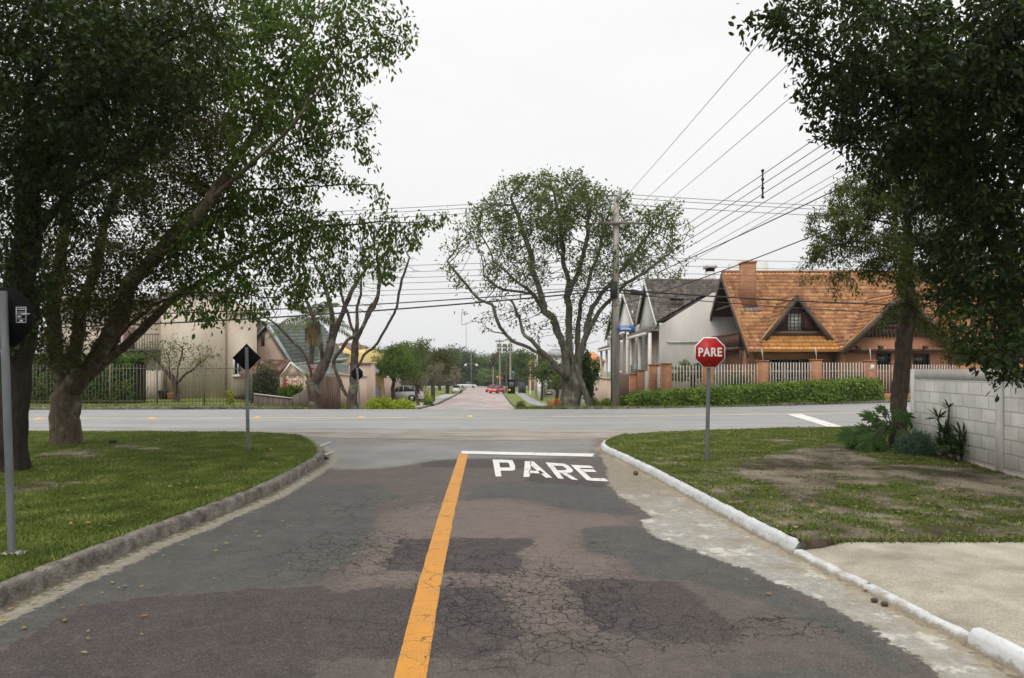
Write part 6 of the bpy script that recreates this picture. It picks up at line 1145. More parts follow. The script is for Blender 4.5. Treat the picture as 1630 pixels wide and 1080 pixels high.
# --- left side: beige house
BH = empty('beige_house', (-18, 38, -.2), 'large weathered beige house with balcony behind the dark bar fence', 'house'); Yb_ = 36.0
Bx = lambda x: (x-CX)*Yb_/F; Bz = lambda y: EYE-(y-HY)*Yb_/F
w_ = MB(); w_.bx(Bx(60), Bx(256), Yb_+.9, 44, -.4, Bz(478)); w_.slab([(Bx(256), Yb_, -.4), (Bx(357), Yb_, -.4), (Bx(357)-1.5, 43.9, -.4), (Bx(256), 43.9, -.4)], (0, 0, Bz(470)+.4)); w_.bx(Bx(250), Bx(275), 38.5, 41, Bz(470), Bz(440)); bw = w_.build('wall', beige, BH)
w_ = MB(); w_.slab([(Bx(357)+.003, Yb_+.25, -1.0), (Bx(406), Yb_+.25, -1.0), (Bx(406)-1.7, 40.5, -1.0), (Bx(357)+.003, 43.9, -1.0)], (0, 0, Bz(499)+1.0)); w2 = w_.build('wall', beige, BH)
w_ = MB(); w_.bx(Bx(60)-.2, Bx(256), Yb_+.2, 44.2, Bz(478), Bz(471)); w_.bx(Bx(256)-.1, Bx(357)+.1, Yb_-.12, Yb_+1.5, Bz(470), Bz(462)); w_.bx(Bx(357)+.11, Bx(406)+.08, Yb_+.15, Yb_+.5, Bz(499), Bz(495)); w_.build('roof_slab', M('mat_roof_edge', (.4, .36, .3), .9, .2, 2), BH)
m_ = MB(); m_.bx(Bx(178), Bx(256)-.01, Yb_-.1, Yb_+.89, Bz(560), Bz(556)); m_.build('balcony_slab', M('mat_dark_slab', (.1, .09, .08), .9), BH)
m_ = MB(); [m_.bx(Bx(180)+.14*i, Bx(180)+.14*i+.03, Yb_-.08, Yb_-.05, Bz(556), Bz(533)) for i in range(18)]; m_.bx(Bx(180), Bx(255), Yb_-.1, Yb_-.03, Bz(533), Bz(531.5)); m_.build('railing', M('mat_brown_rail', (.18, .13, .1), .6), BH)
m_ = MB(); m_.bx(Bx(184), Bx(200), Yb_+.8, Yb_+.89, Bz(556), Bz(520)); m_.build('shutter', M('mat_brown_shutter', (.17, .1, .08), .7), bw)
window(w2, (Bx(380), Yb_+.25, Bz(585)), .72, .86, 'x', -1, 3, 1, whitewood, glass); m_ = MB(); m_.slab([(Bx(366), Yb_+.1, Bz(637)), (Bx(405), Yb_+.1, Bz(640)), (Bx(405), Yb_+.1, Bz(621)), (Bx(366), Yb_+.1, Bz(632))], (0, .12, 0)); m_.build('garage_ramp', M('mat_garage_dark', (.07, .05, .045), .8), w2)
m_ = MB(); m_.bx(Bx(222), Bx(262), Yb_-.6, Yb_-.1, -.3, Bz(590)); m_.build('side_wall', beige, BH)
p = at(250, 636, 34); 
for i, (dx, r_, z, lab, mt) in enumerate(((0, .22, .28, 'dark round pot stacked by the beige house wall', M('mat_dark_pot', (.03, .025, .02), .7)), (.42, .2, .2, 'terracotta pot lying beside the dark pot', M('mat_terracotta', (.34, .15, .08), .8)))):
    m_ = MB(); prof_ = [(.0, .6), (.15, .85), (.5, 1.0), (.8, 1.1), (.86, 1.15), (.9, .95)]; vs = []; n_ = 14
    m_.tube([(p.x+dx, 34.6, .03+h*z*2) for h, _ in prof_], [r_*q for _, q in prof_], n_); m_.build('plant_pot', mt, label=lab, cat='pot', sm=True)
# bar fence, retaining wall, boards
LF = empty('bar_fence', (-17, 29.6, 0), 'dark thin vertical bar fence along the far left verge', 'fence'); m_ = MB(); xa, xb = (25-CX)*29.6/F, (400-CX)*29.6/F; n = int((xb-xa)/.15)
for i in range(n+1): X = xa+(xb-xa)*i/n; m_.bx(X-.0055, X+.0055, 29.59, 29.61, 0, 1.82-.004*(i % 2))
m_.build('bar_panel', barsd, LF); 
for z in (.2, 1.62): m_ = MB(); m_.bx(xa, xb, 29.62, 29.645, z, z+.03); m_.build('rail', barsd, LF)
for i in range(6): X = xa+(xb-xa)*i/5; m_ = MB(); m_.bx(X-.017, X+.017, 29.57, 29.65, 0, 1.84); m_.build('post', barsd, LF)
def board_wall(nm, label, pts, z0, z1s, mt, n, cat='fence', th=.06, capm=None):
    root = empty(nm, (pts[0][0], pts[0][1], z0), label, cat); a, b = pts; B = MB()
    for i in range(n):
        t0, t1 = i/n, (i+.88)/n; z1 = z1s[0]+(z1s[1]-z1s[0])*i/n; X0, Y0_ = a[0]+(b[0]-a[0])*t0, a[1]+(b[1]-a[1])*t0; X1, Y1_ = a[0]+(b[0]-a[0])*t1, a[1]+(b[1]-a[1])*t1; jz = random.uniform(-.02, .02); B.slab([(X0, Y0_, z0), (X1, Y1_, z0), (X1, Y1_, z1+jz), (X0, Y0_, z1+jz)], (0, th, 0))
    B.build('boards', mt, root)
    B = MB(); B.slab([(a[0], a[1]+th+.01, z0), (b[0], b[1]+th+.01, z0), (b[0], b[1]+th+.01, z1s[1]-.06), (a[0], a[1]+th+.01, z1s[0]-.06)], (0, .04, 0)); B.build('backing', M('mat_fence_backing', (.05, .04, .033), .9), root)
    if capm: B = MB(); B.slab([(a[0], a[1]-.03, z1s[0]+.03), (b[0], b[1]-.03, z1s[1]+.03), (b[0], b[1]-.03, z1s[1]+.08), (a[0], a[1]-.03, z1s[0]+.08)], (0, th+.08, 0)); B.build('cap', capm, root)
    return root
a, b = at(404, 640, 31), at(464, 640, 31.5); board_wall('retaining_wall', 'low grey board-marked retaining wall behind the diamond sign', ((a.x, 31), (b.x, 31.5)), -.4, (.42, .2), woodf, 16, 'wall', .15, M('mat_wall_cap', (.4, .36, .32), .9))
a, b, c = at(464, 640, 32.2), at(490, 640, 31.8), at(534, 640, 31.4); board_wall('wooden_fence', 'low brown wooden fence rising towards the bare tree', ((a.x, 32.2), (b.x, 31.8)), -.5, (.3, .75), woodf, 12)
board_wall('wooden_fence', 'tall brown wooden board fence directly behind the bare tree trunk', ((b.x, 31.8), (c.x, 32.2)), -.5, (1.3, 1.25), M('mat_brown_boards', (.14, .095, .07), .9, .35, 6, streak=.12), 14)
a, b = at(534, 640, 34), at(583, 640, 36); m_ = MB(); m_.slab([(a.x, 34, -.7), (b.x, 36, -.9), (b.x, 36, 1.15), (a.x, 34, 1.3)], (0, .2, 0)); m_.slab([(a.x, 33.95, 1.31), (b.x, 35.95, 1.16), (b.x, 35.95, 1.26), (a.x, 33.95, 1.41)], (0, .3, 0)); m_.build('garden_wall', pinkb, label='pinkish-beige garden wall behind the multi-stemmed bare tree', cat='wall')
a, b = at(583, 640, 44), at(612, 640, 50); board_wall('gate_fence', 'grey vertical metal fence behind the silver hatchback', ((a.x, 44), (b.x, 50)), -1.6, (.45, .3), M('mat_grey_metal_fence', (.19, .19, .2), .7, .2, 3), 22)
m_ = MB(); a = at(580, 600, 37); m_.bx(a.x-.9, a.x+.3, 37.2, 38.5, -.9, 1.9); m_.bx(a.x-.9, a.x+.35, 37.1, 38.6, 1.9, 2.0); m_.build('gatehouse', pinkb, label='small pinkish gate shelter right of the round black sign', cat='gatehouse')
# pink house with pale green steep roof
PH = empty('pink_house', (-12.5, 41, -.3), 'pinkish house with a steep pale green tiled roof behind the palm', 'house')
A_p = at(424, 515, 39); B_p = at(512, 516, 46); C_p = at(468, 583, 37.2)
U_ = np.array(B_p)-np.array(A_p); V_ = np.array(C_p)-np.array(A_p); Vn = V_-U_*(V_@U_)/(U_@U_)*0
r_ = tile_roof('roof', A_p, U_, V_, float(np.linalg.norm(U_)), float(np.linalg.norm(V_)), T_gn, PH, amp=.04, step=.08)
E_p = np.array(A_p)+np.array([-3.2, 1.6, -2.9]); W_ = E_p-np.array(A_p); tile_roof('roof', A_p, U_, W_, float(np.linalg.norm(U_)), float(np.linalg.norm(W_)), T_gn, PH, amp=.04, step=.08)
a = np.array(A_p)+np.array([.08, .25, -.12]); c = np.array(C_p)+np.array([0, .25, -.1]); e = E_p+np.array([0, .2, -.1]); B = MB(); B.slab([tuple(a), tuple(c), (c[0], c[1], -.6), (e[0], e[1], -.6), tuple(e)], tuple(unit(U_)*.2)); B.build('wall', pinkb, PH)
B = MB(); q = np.array(C_p); d = unit(U_); B.slab([tuple(q+np.array([-.15, .3, -.15])), tuple(q+d*7+np.array([-.15, .3, -.15])), tuple(q+d*7+np.array([-.15, .3, -2.6])), tuple(q+np.array([-.15, .3, -2.6]))], (-.15, .1, 0)); B.build('wall', pinkb, PH)
B = MB(); o_ = np.array(A_p); B.slab([tuple(o_+[0, -.06, .08]), tuple(q+[0, -.06, .02]), tuple(q+[-.05, -.06, -.2]), tuple(o_+[-.02, -.06, -.22])], (.1, .06, 0)); B.build('barge_board', M('mat_grey_barge', (.3, .33, .36), .7), r_)
wc = at(418.5, 541, 38.4); B = MB(); B.box(tuple(wc), (.18, .08, .75)); B.build('window', M('mat_slit_window', (.04, .02, .02), .4), PH)
# lower green lean-to and red tiled carport
a, b, c = at(474, 582, 36), at(560, 579, 41), at(492, 601, 34.8); tile_roof('porch_roof', a, np.array(b)-np.array(a), np.array(c)-np.array(a), 7.2, 1.5, T_gn, PH, amp=.04, step=.08)
CPt = empty('carport', (at(437, 600, 35)[0], 35.5, -.3), 'white-gabled carport with weathered red clay tiles below the pink gable', 'carport')
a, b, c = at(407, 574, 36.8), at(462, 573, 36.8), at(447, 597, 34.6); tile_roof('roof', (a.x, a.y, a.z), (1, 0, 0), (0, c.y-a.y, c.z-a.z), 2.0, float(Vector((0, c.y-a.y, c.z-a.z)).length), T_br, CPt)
t_ = at(463, 577, 34.5); l_ = at(447, 599, 34.5); r2 = at(482, 594, 34.5); B = MB(); 
for p1, p2 in ((t_, l_), (t_, r2)): B.tube([tuple(p1), tuple(p2)], .05, 4)
B.build('rake_board', whitewood, CPt); B = MB()
B.slab([(t_.x, 34.6, t_.z-.1), (l_.x+.1, 34.6, l_.z), (r2.x-.1, 34.6, l_.z)], (0, .05, 0)); B.build('gable_board', pinkb, CPt)
B = MB(); 
for x in (448, 458, 474, 486): X = at(x, 600, 34.6).x; B.bx(X-.05, X+.05, 34.55, 34.65, -.6, l_.z)
B.bx(at(448, 0, 34.6).x, at(486, 0, 34.6).x, 34.6, 34.65, .3, .36); B.build('post', pinkb, CPt)
B = MB(); B.bx(at(452, 0, 35.5).x, at(484, 0, 35.5).x, 35.5, 35.6, -.5, 1.15); B.build('wall', beige, CPt)
# yellow house and maroon roof
YH = empty('yellow_house', (-10.7, 50, -1), 'yellow house with a brown hipped roof behind the bare trees', 'house'); Y_ = 48; yx = lambda x: (x-CX)*Y_/F; yz = lambda y: EYE-(y-HY)*Y_/F
B = MB(); B.slab([(yx(524), Y_, -2), (yx(562), Y_-3, -2), (yx(562), Y_-3, yz(563)), (yx(524), Y_, yz(550))], (2, 4, 0)); B.build('wall', yelw, YH)
B = MB(); B.add([(yx(520), Y_-.5, yz(553)), (yx(566), Y_-3.6, yz(567)), (yx(588), Y_+3, yz(566)), (yx(560), Y_+8, yz(553)), (yx(530)+.3, Y_+2, yz(543)), (yx(568), Y_+3, yz(548))], [(0, 1, 5, 4), (1, 2, 5), (2, 3, 4, 5), (3, 0, 4), (0, 3, 2, 1)]); B.build('roof', plain_br, YH)
block_house('house', 'low beige house with brown roof behind the round dark green tree', 560, 612, 60, 9, -2, 1.7, pinkb, plain_br, 1.5, [(.3, .6, 1.2, 1), (.7, .6, 1.2, 1)])
# --- block wall on the right
BW = empty('block_wall', (7.3, 11.5, .1), 'bare grey-white concrete block wall at the right edge', 'wall')
wa = np.array([7.56, 12.95]); wb = np.array([6.93, 9.2]); wdir = unit((wb-wa)[None])[0]; wend = wa+wdir*9.5; wang = math.atan2(wdir[1], wdir[0])
blockm = brickmat('mat_concrete_block', wang, (.7, .67, .62), (.78, .75, .71), (.5, .47, .42), .4, .2, .012, .26, .92); rendm = M('mat_wall_render', (.7, .67, .63), .95, .15, 3, bump=.4, speck=.15)
nw = np.array([-wdir[1], wdir[0]]); nw = nw if nw[0] > 0 else -nw
def wslab(s0, s1, z0, z1, o0, o1, mt, nm):
    p = [wa+wdir*s0+nw*o0, wa+wdir*s1+nw*o0]; B = MB(); B.slab([(p[0][0], p[0][1], z0), (p[1][0], p[1][1], z0), (p[1][0], p[1][1], z1), (p[0][0], p[0][1], z1)], tuple(nw*(o1-o0))+(0,)); return B.build(nm, mt, BW)
wslab(.18, 9.5, .02, 1.42, 0, .14, blockm, 'blocks'); wslab(0, .18, .0, 1.6, -.006, .15, rendm, 'end_pier'); wslab(.18, 9.5, 1.42, 1.6, -.001, .141, rendm, 'cap_course'); wslab(3.05, 3.25, .0, 1.42, -.014, -.001, rendm, 'pier'); wslab(6.1, 6.3, .0, 1.42, -.014, -.001, rendm, 'pier')
wslab(.18, 9.5, .0, .16, -.01, -.001, M('mat_stained_base', (.42, .34, .27), .95, .2, 3), 'stained_footing')
# ================================================================ POLES, WIRES, SIGNS
UP = empty('utility_pole', (at(979, 650, 28.5)[0], 28.5, 0), 'tall square concrete utility pole with crossarm beside the spreading tree', 'utility pole'); X0 = at(979, 650, 28.5).x; zt = at(980, 314, 28.5).z
B = MB(); X1 = at(981, 320, 28.5).x; h1, h2 = .165, .095; B.add([(X0-h1, 28.35, -.1), (X0+h1, 28.35, -.1), (X0+h1, 28.65, -.1), (X0-h1, 28.65, -.1), (X1-h2, 28.4, zt), (X1+h2, 28.4, zt), (X1+h2, 28.6, zt), (X1-h2, 28.6, zt)], [(0, 3, 2, 1), (4, 5, 6, 7), (0, 1, 5, 4), (1, 2, 6, 5), (2, 3, 7, 6), (3, 0, 4, 7)]); B.build('pole', conc_pole, UP)
B = MB(); za = at(980, 357, 28.5).z; B.bx(X1-.75, X1+.95, 28.28, 28.38, za-.05, za+.05); B.tube([(X1-.5, 28.33, za), (X1, 28.35, za+.45)], .02, 5); ca = B.build('crossarm', M('mat_weathered_arm', (.2, .17, .14), .9), UP)
for dx in (-.7, -.25, .35, .85): B = MB(); B.tube([(X1+dx, 28.33, za+.05), (X1+dx, 28.33, za+.22)], [.045, .03], 8); B.build('insulator', conc_pole, ca)
B = MB(); B.tube([(X1+.02, 28.4, zt-.2), (X1+.16, 28.38, zt+.1), (X1+.16, 28.38, zt+.35)], [.07, .06, .05], 8); B.build('top_bracket', conc_pole, UP)
B = MB(); B.sphere(at(977, 401, 28.2), .12, sc=(1.1, 1, .8)); B.build('street_light_head', galv, UP, sm=True)
B = MB(); B.box(tuple(at(977, 462, 28.25)), (.28, .14, .7)); B.tube([tuple(at(976, 410, 28.25)), tuple(at(975, 470, 28.25)), tuple(at(973, 560, 28.25)), tuple(at(973, 640, 28.25))], .022, 5); B.build('cable_bundle', cable, UP)
B = MB(); B.tube([tuple(at(1004, 464, 28.4)), tuple(at(1024, 468, 28.4))], .1, 8); B.build('cable_splice_box', cable, UP, sm=True)
bs = empty('street_name_sign', tuple(at(996, 523, 28.3)), 'small blue street name plate fixed to the concrete utility pole', 'sign'); B = MB(); B.box(tuple(at(996, 523, 28.25)), (.66, .02, .22), rx=0); B.build('plate', M('mat_blue_sign', (.03, .14, .5), .5, .1), bs); B = MB()
for i, (dx, dz, w_, h_) in enumerate(((-.05, .045, .36, .035), (.0, -.03, .44, .045))): c = at(996, 523, 28.235); B.box((c.x+dx, c.y, c.z+dz), (w_, .006, h_))
B.build('lettering', whitewood, bs)
far_poles = [(812.5, 123, 536, .34, 'concrete_pole', 'pale concrete pole standing directly behind the black booth', conc_pole), (795.5, 150, 540, .3, 'concrete_pole', 'concrete pole behind the red cars near the far stop sign', conc_pole), (852.5, 97, 572, .36, 'concrete_pole', 'grey concrete post on the far lawn right of the paved footpath', conc_pole), (785, 180, 583, .3, 'concrete_pole', 'short pale pole beside the yellow diamond sign', conc_pole), (750, 200, 562, .25, 'street_lamp_post', 'far lamp post with a pair of round lamps behind the pickup', galv), (897.5, 33, 600, .28, 'steel_post', 'thin pale pipe post left of the spreading tree trunk', galv), (844, 115, 585, .2, 'gate_post', 'thin white post by the black gate right of the booth', whitewood), (855, 118, 565, .2, 'gate_post', 'thin white post behind the grey concrete post', whitewood), (806, 128, 548, .25, 'concrete_pole', 'dark slender pole left of the black booth', bark_g), (933, 70, 560, .2, 'concrete_pole', 'grey round pole seen right of the spreading tree', conc_pole), (742, 330, 512, .2, 'antenna_mast', 'thin antenna mast on the horizon above the street end', galv)]
for x, Y, ty, w_, nm, lab, mt in far_poles:
    X = (x-CX)*Y/F; z0 = hgt(X, Y); z1 = at(x, ty, Y).z; B = MB(); B.tube([(X, Y, z0-.05), (X, Y, (z0+z1)/2), (X, Y, z1)], [w_/2*1.15, w_/2, w_/2*.75], 8)
    if nm == 'street_lamp_post':
        root = empty(nm, (X, Y, z0), lab, 'lamp post'); B.tube([(X-1.6, Y, z1-3.2), (X+1.6, Y, z1-3.2)], .08, 5); B.build('pole', mt, root)
        for s in (-1, 1): B = MB(); B.sphere((X+s*1.6, Y, z1-3.6), .4); B.build('lamp', white, root, sm=True)
    elif nm == 'concrete_pole' and ty < 560:
        root = empty(nm, (X, Y, z0), lab, 'pole'); B.build('pole', mt, root, sm=True); B = MB(); B.bx(X-1, X+1, Y-.15, Y-.05, z1-.6, z1-.45); B.build('crossarm', board, root)
    else: B.build(nm, mt, sm=True, label=lab, cat='post')
# wires
wn_ = 0
def wire(p0, p1, sag, r, label, mt=thinw, group='thin overhead wires', n=26):
    a, b = Vector(at(*p0)), Vector(at(*p1)); P_ = [a.lerp(b, t)+Vector((0, 0, -4*sag*t*(1-t))) for t in np.linspace(0, 1, n)]; B = MB(); B.tube([tuple(q) for q in P_], r, 5, caps=False); B.build('overhead_wire', mt, sm=True, label=label, cat='wire', group=group)
Gc = 'overhead wires crossing above the junction'; Lw = 'thin overhead power wire running along the cross street to the utility pole'
for dy in (0, 7, 17): wire((-400, 374+dy, 30), (986, 312+dy*.8, 28.5), .15, .0125, 'thin wire of the topmost three running left from the pole top over the cross street', group='topmost three wires left of the pole')
for dy in (0, 6, 16): wire((986, 309+dy, 28.5), (2000, 345+dy, 33), .25, .0125, 'thin wire of the topmost three running right from the pole top', group='topmost three wires right of the pole')
for dy in (0, 11, 21, 30, 42, 50): wire((-400, 430+dy, 30), (978, 412+dy*.9, 28.5), .25, .011, 'thin communication wire in the lower bundle left of the utility pole', group='lower thin wires left of the pole')
for dy in (0, 12, 24, 34, 46): wire((982, 408+dy, 28.5), (2000, 416+dy, 34), .25, .010, 'thin wire in the lower bundle right of the utility pole', group='lower thin wires right of the pole')
wire((-200, 528, 28.6), (976, 462, 28.4), .35, .032, 'thick black cable sagging left from the utility pole, lower of two', cable, 'thick cables')
wire((-200, 505, 28.7), (976, 458, 28.4), .35, .024, 'thick black cable sagging left from the utility pole, upper of two', cable, 'thick cables')
wire((978, 461, 28.4), (1800, 486, 33), .3, .035, 'thick black cable running right across the front of the tiled roofs, upper of two', cable, 'thick cables')
wire((978, 466, 28.4), (1800, 500, 33), .4, .02, 'black cable running right across the front of the tiled roofs, lower of two', cable, 'thick cables')
for (s, e, lab) in (((957, 357), (1240, 30), 'single thin wire climbing steeply to the top edge, leftmost of three'), ((985, 357), (1330, 28), 'single thin wire climbing steeply to the top edge, middle of three'), ((1012, 362), (1300, 118), 'single thin wire climbing steeply into the right tree, rightmost of three')): wire((s[0], s[1], 28.3), (e[0]+(e[0]-s[0])*.3, e[1]+(e[1]-s[1])*.3, 9), .05, .0065, lab, group='three steep wires')
for k, (y0, x1, y1) in enumerate(((424, 1314, 205), (435, 1321, 218), (446, 1339, 224), (455, 1350, 235))): wire((985, y0, 28.4), (x1+(x1-985)*.5, y1+(y1-y0)*.5, 12), .12, .010, 'thin wire of the slanting set of four held by a vertical spacer, %s' % ('topmost', 'second from top', 'third from top', 'lowest')[k], group='slanting set of four wires')
for k, (y0, y1) in enumerate(((468, 262), (476, 276))): wire((985, y0, 28.4), (1560, y1-120, 12), .1, .007, 'faint slanting wire below the set of four, %s' % ('upper', 'lower')[k], group='faint slanting wires')
wire((978, 463, 28.4), (1640, 150, 12), .12, .0155, 'thicker dark slanting cable above the orange roof, upper of two', cable, 'slanting cables'); wire((978, 488, 28.4), (1640, 230, 12), .2, .015, 'thicker dark slanting cable above the orange roof, lower of two', cable, 'slanting cables')
a = at(1214, 272, 20); b = at(1214, 314, 20); B = MB(); B.tube([tuple(a), tuple(b)], .025, 6)
for t in (0, .33, .66, 1): B.sphere(a.lerp(b, t), .05, nu=8, nv=6)
B.build('wire_spacer', cable, label='short vertical spacer holding the slanting set of four wires apart', cat='spacer')
# ---- road signs
def ngon(c, r, n, rot=0): return [(c[0]+r*math.cos(rot+2*PI*i/n), c[1], c[2]+r*math.sin(rot+2*PI*i/n)) for i in range(n)]
def text_mesh(s, size, mt, parent, loc, bold=.0, name='lettering', sx=1.0):
    cu = bpy.data.curves.new('text', 'FONT'); cu.body = s; cu.size = size; cu.align_x = 'CENTER'; cu.align_y = 'CENTER'; cu.offset = bold; cu.extrude = .0015; cu.space_character = 1.08
    o = bpy.data.objects.new('text', cu); COL.objects.link(o); dg = bpy.context.evaluated_depsgraph_get(); me = bpy.data.meshes.new_from_object(o.evaluated_get(dg)); bpy.data.objects.remove(o)
    q = bpy.data.objects.new(name, me); COL.objects.link(q); me.materials.clear(); me.materials.append(mt); me.transform(Matrix.Rotation(PI/2, 4, 'X') @ Matrix.Diagonal((sx, 1, 1, 1))); q.parent = parent; q.location = Vector(loc)-wloc(parent); return q
red = M('mat_sign_red', (.42, .012, .014), .45, .08, 5); signw = M('mat_sign_white', (.74, .74, .72), .45, .05, 5)
Ys = 10.95; b0 = at(1125, 735, Ys); S = empty('stop_sign', (b0.x, Ys, ZI), 'red octagonal stop sign lettered PARE on a steel post on the right lawn', 'road sign')
t0 = at(1129, 549, Ys); B = MB(); B.tube([(b0.x, Ys, .05), (t0.x, Ys, t0.z)], .031, 12); B.build('post', galv, S, sm=True)
c = at(1130, 561.5, Ys-.05); R8 = .245/math.cos(PI/8); B = MB(); B.slab(ngon(c, R8, 8, PI/8), (0, .004, 0)); pl_ = B.build('sign_plate', signw, S)
B = MB(); B.slab(ngon((c.x, c.y-.004, c.z), R8*.93, 8, PI/8), (0, .003, 0)); B.build('red_face', red, pl_)
text_mesh('PARE', .19, signw, pl_, (c.x, c.y-.0065, c.z), .005, sx=.84)
for dz in (.19, -.19): B = MB(); B.cyl((c.x, c.y-.01, c.z+dz), (c.x, c.y-.001, c.z+dz), .009, 8); B.build('bolt', galv, pl_)
Yd = 12.5; b0 = at(395, 717, Yd); S = empty('diamond_sign', (b0.x, Yd, ZI), 'diamond-shaped road sign seen from its black back on the left lawn', 'road sign'); t0 = at(392.5, 553, Yd); B = MB(); B.tube([(b0.x, Yd, .05), (t0.x, Yd, t0.z)], .031, 12); B.build('post', galv, S, sm=True); c = at(392.5, 570, Yd+.045); B = MB(); B.slab(ngon(c, .262, 4, 0), (0, .004, 0)); B.build('sign_plate', blackm, S)
Yr = 27.35; b0 = at(573, 652, Yr); S = empty('round_sign', (b0.x, Yr, 0), 'eight-sided black-backed road sign on a grey post before the bare trees', 'road sign'); t0 = at(568.5, 586, Yr); B = MB(); B.tube([(b0.x, Yr, -.05), (t0.x, Yr, t0.z)], .04, 10); B.build('post', galv, S, sm=True); c = at(568.5, 595.5, Yr+.06); B = MB(); B.slab(ngon(c, .25, 8, PI/8), (0, .004, 0)); B.build('sign_plate', blackm, S)
Yl = 5.5; b0 = at(19.5, 880, Yl); S = empty('near_sign', (b0.x, Yl, ZI), 'galvanised steel post nearest the camera at the left, holding a black-backed sign', 'road sign'); t0 = at(5, 464, Yl); B = MB(); B.tube([(b0.x, Yl, .05), (t0.x, Yl, t0.z)], .029, 16); B.build('post', galv, S, sm=True); c = at(4, 505, Yl+.05); B = MB(); B.slab(ngon(c, .26, 8, PI/8), (0, .004, 0)); sp = B.build('sign_plate', blackm, S)
stk = M('mat_sticker_white', (.45, .46, .48), .6, .1, 8); B = MB(); c = at(34, 501.5, Yl+.048); x_, z_ = c.x, c.z
for u0, u1, v0, v1 in ((-.042, .042, .058, .064), (-.042, .042, -.064, -.058), (-.042, -.037, -.058, .058), (.037, .042, -.058, .058), (-.03, .03, .04, .048), (-.036, .036, .022, .025), (-.036, .036, .012, .015), (-.036, .036, -.002, .001), (-.036, .036, -.035, -.032), (-.03, .0, -.022, -.01), (-.012, .012, -.054, -.042), (.005, .07, .004, .012)): B.bx(x_+u0, x_+u1, c.y-.004, c.y-.001, z_+v0, z_+v1)
B.build('sticker', stk, sp)
B = MB(); B.bx(b0.x-.06, b0.x+.1, Yl-.05, Yl+.05, .08, .128); B.build('concrete_footing', concm, S)
def small_sign(nm, label, x, y, Y, r, n, mt, rot=0, posth=None):
    c = at(x, y, Y); z0 = hgt(c.x, Y); root = empty(nm, (c.x, Y, z0), label, 'road sign'); B = MB(); B.cyl((c.x, Y+.06, z0), (c.x, Y+.06, c.z), .05, 6); B.build('post', galv, root); B = MB(); B.slab(ngon(c, r, n, rot), (0, .01, 0)); B.build('sign_plate', mt, root); return root
small_sign('warning_sign', 'tiny yellow diamond warning sign at the far end of the street', 791.8, 600.5, 165, .38, 4, M('mat_sign_yellow', (.7, .36, .02), .5), 0); small_sign('far_stop_sign', 'tiny red stop sign at the far end of the street', 797.3, 603.8, 150, .4, 8, red, PI/8)
small_sign('far_name_plate', 'tiny blue street name plate on the pole behind the booth', 817, 593.5, 122, .3, 4, M('mat_blue_plate', (.15, .27, .42), .5), PI/4)
Yk = 42; c = at(874, 626.5, Yk); root = empty('notice_board', (c.x, Yk, hgt(c.x, Yk)), 'low dark red notice board on thin legs in the garden by the far street', 'board'); B = MB(); B.box(tuple(c), (.42, .04, .2)); B.build('panel', M('mat_board_red', (.1, .015, .012), .6), root)
B = MB(); B.box((c.x, Yk-.025, c.z+.02), (.3, .006, .05)); B.build('lettering', signw, root); B = MB(); [B.cyl((c.x+s, Yk, hgt(c.x, Yk)), (c.x+s, Yk, c.z), .015, 5) for s in (-.1, .12)]; B.build('leg', galv, root)
Yt = 119; c = at(814, 617, Yt); z0 = hgt(c.x, Yt)+.1; root = empty('booth', (c.x, Yt, z0), 'black boxy street booth with a yellow disc beside the far road', 'booth'); B = MB(); B.bx(c.x-.65, c.x+.65, Yt, Yt+1.2, z0, z0+2.3); B.bx(c.x-.72, c.x+.72, Yt-.08, Yt+1.28, z0+2.3, z0+2.42); B.build('cabinet', blackm, root)
B = MB(); B.bx(c.x-.4, c.x+.45, Yt-.03, Yt-.004, z0+1.1, z0+2.05); B.build('window', M('mat_booth_pane', (.09, .09, .12), .2), root); B = MB(); B.slab(ngon((c.x-.33, Yt-.02, z0+.6), .22, 12), (0, .015, 0)); B.build('yellow_disc', M('mat_disc_yellow', (.7, .4, .03), .5), root)
B = MB(); B.bx(at(825, 0, 125).x, at(837, 0, 125).x, 125, 125.2, hgt(2, 125), hgt(2, 125)+2.1); B.build('metal_gate', M('mat_dark_gate', (.05, .06, .07), .6), label='dark grey sheet gate in the wall right of the booth', cat='gate')
# ---- small things on the left lawn and road
B = MB(); c = G(36, 724, ZI); B.box((c[0], c[1], ZI+.03), (.14, .07, .035), rz=.3); B.build('litter', signw, bevel=.01, label='small flat white scrap lying on the left lawn near the dark trunk', cat='litter')
B = MB(); c = G(180, 706, ZI); B.box((c[0], c[1], ZI+.03), (.14, .1, .07), rz=.5); B.build('dark_stone', M('mat_dark_stone', (.03, .03, .028), .9), bevel=.02, label='small dark stone on the left lawn right of the forked tree', cat='stone')
B = MB(); c = G(1012, 757, 0); B.sphere((c[0], c[1], .035), .04, nu=9, nv=6); B.build('pebble', M('mat_pebble', (.12, .08, .05), .9), label='brown pebble beside the white kerb of the right lawn', cat='stone')
for i, (x, y) in enumerate(((1392, 960), (1408, 966))): c = G(x, y, 0); B = MB(); B.sphere((c[0], c[1], .02), .022, nu=8, nv=6, sc=(1.2, 1, .7)); B.build('pebble', M('mat_pebble_dark', (.07, .06, .05), .9), label=['small dark pebble in the gutter by the driveway, left of its pair', 'small dark pebble in the gutter by the driveway, right of its pair'][i], cat='stone')
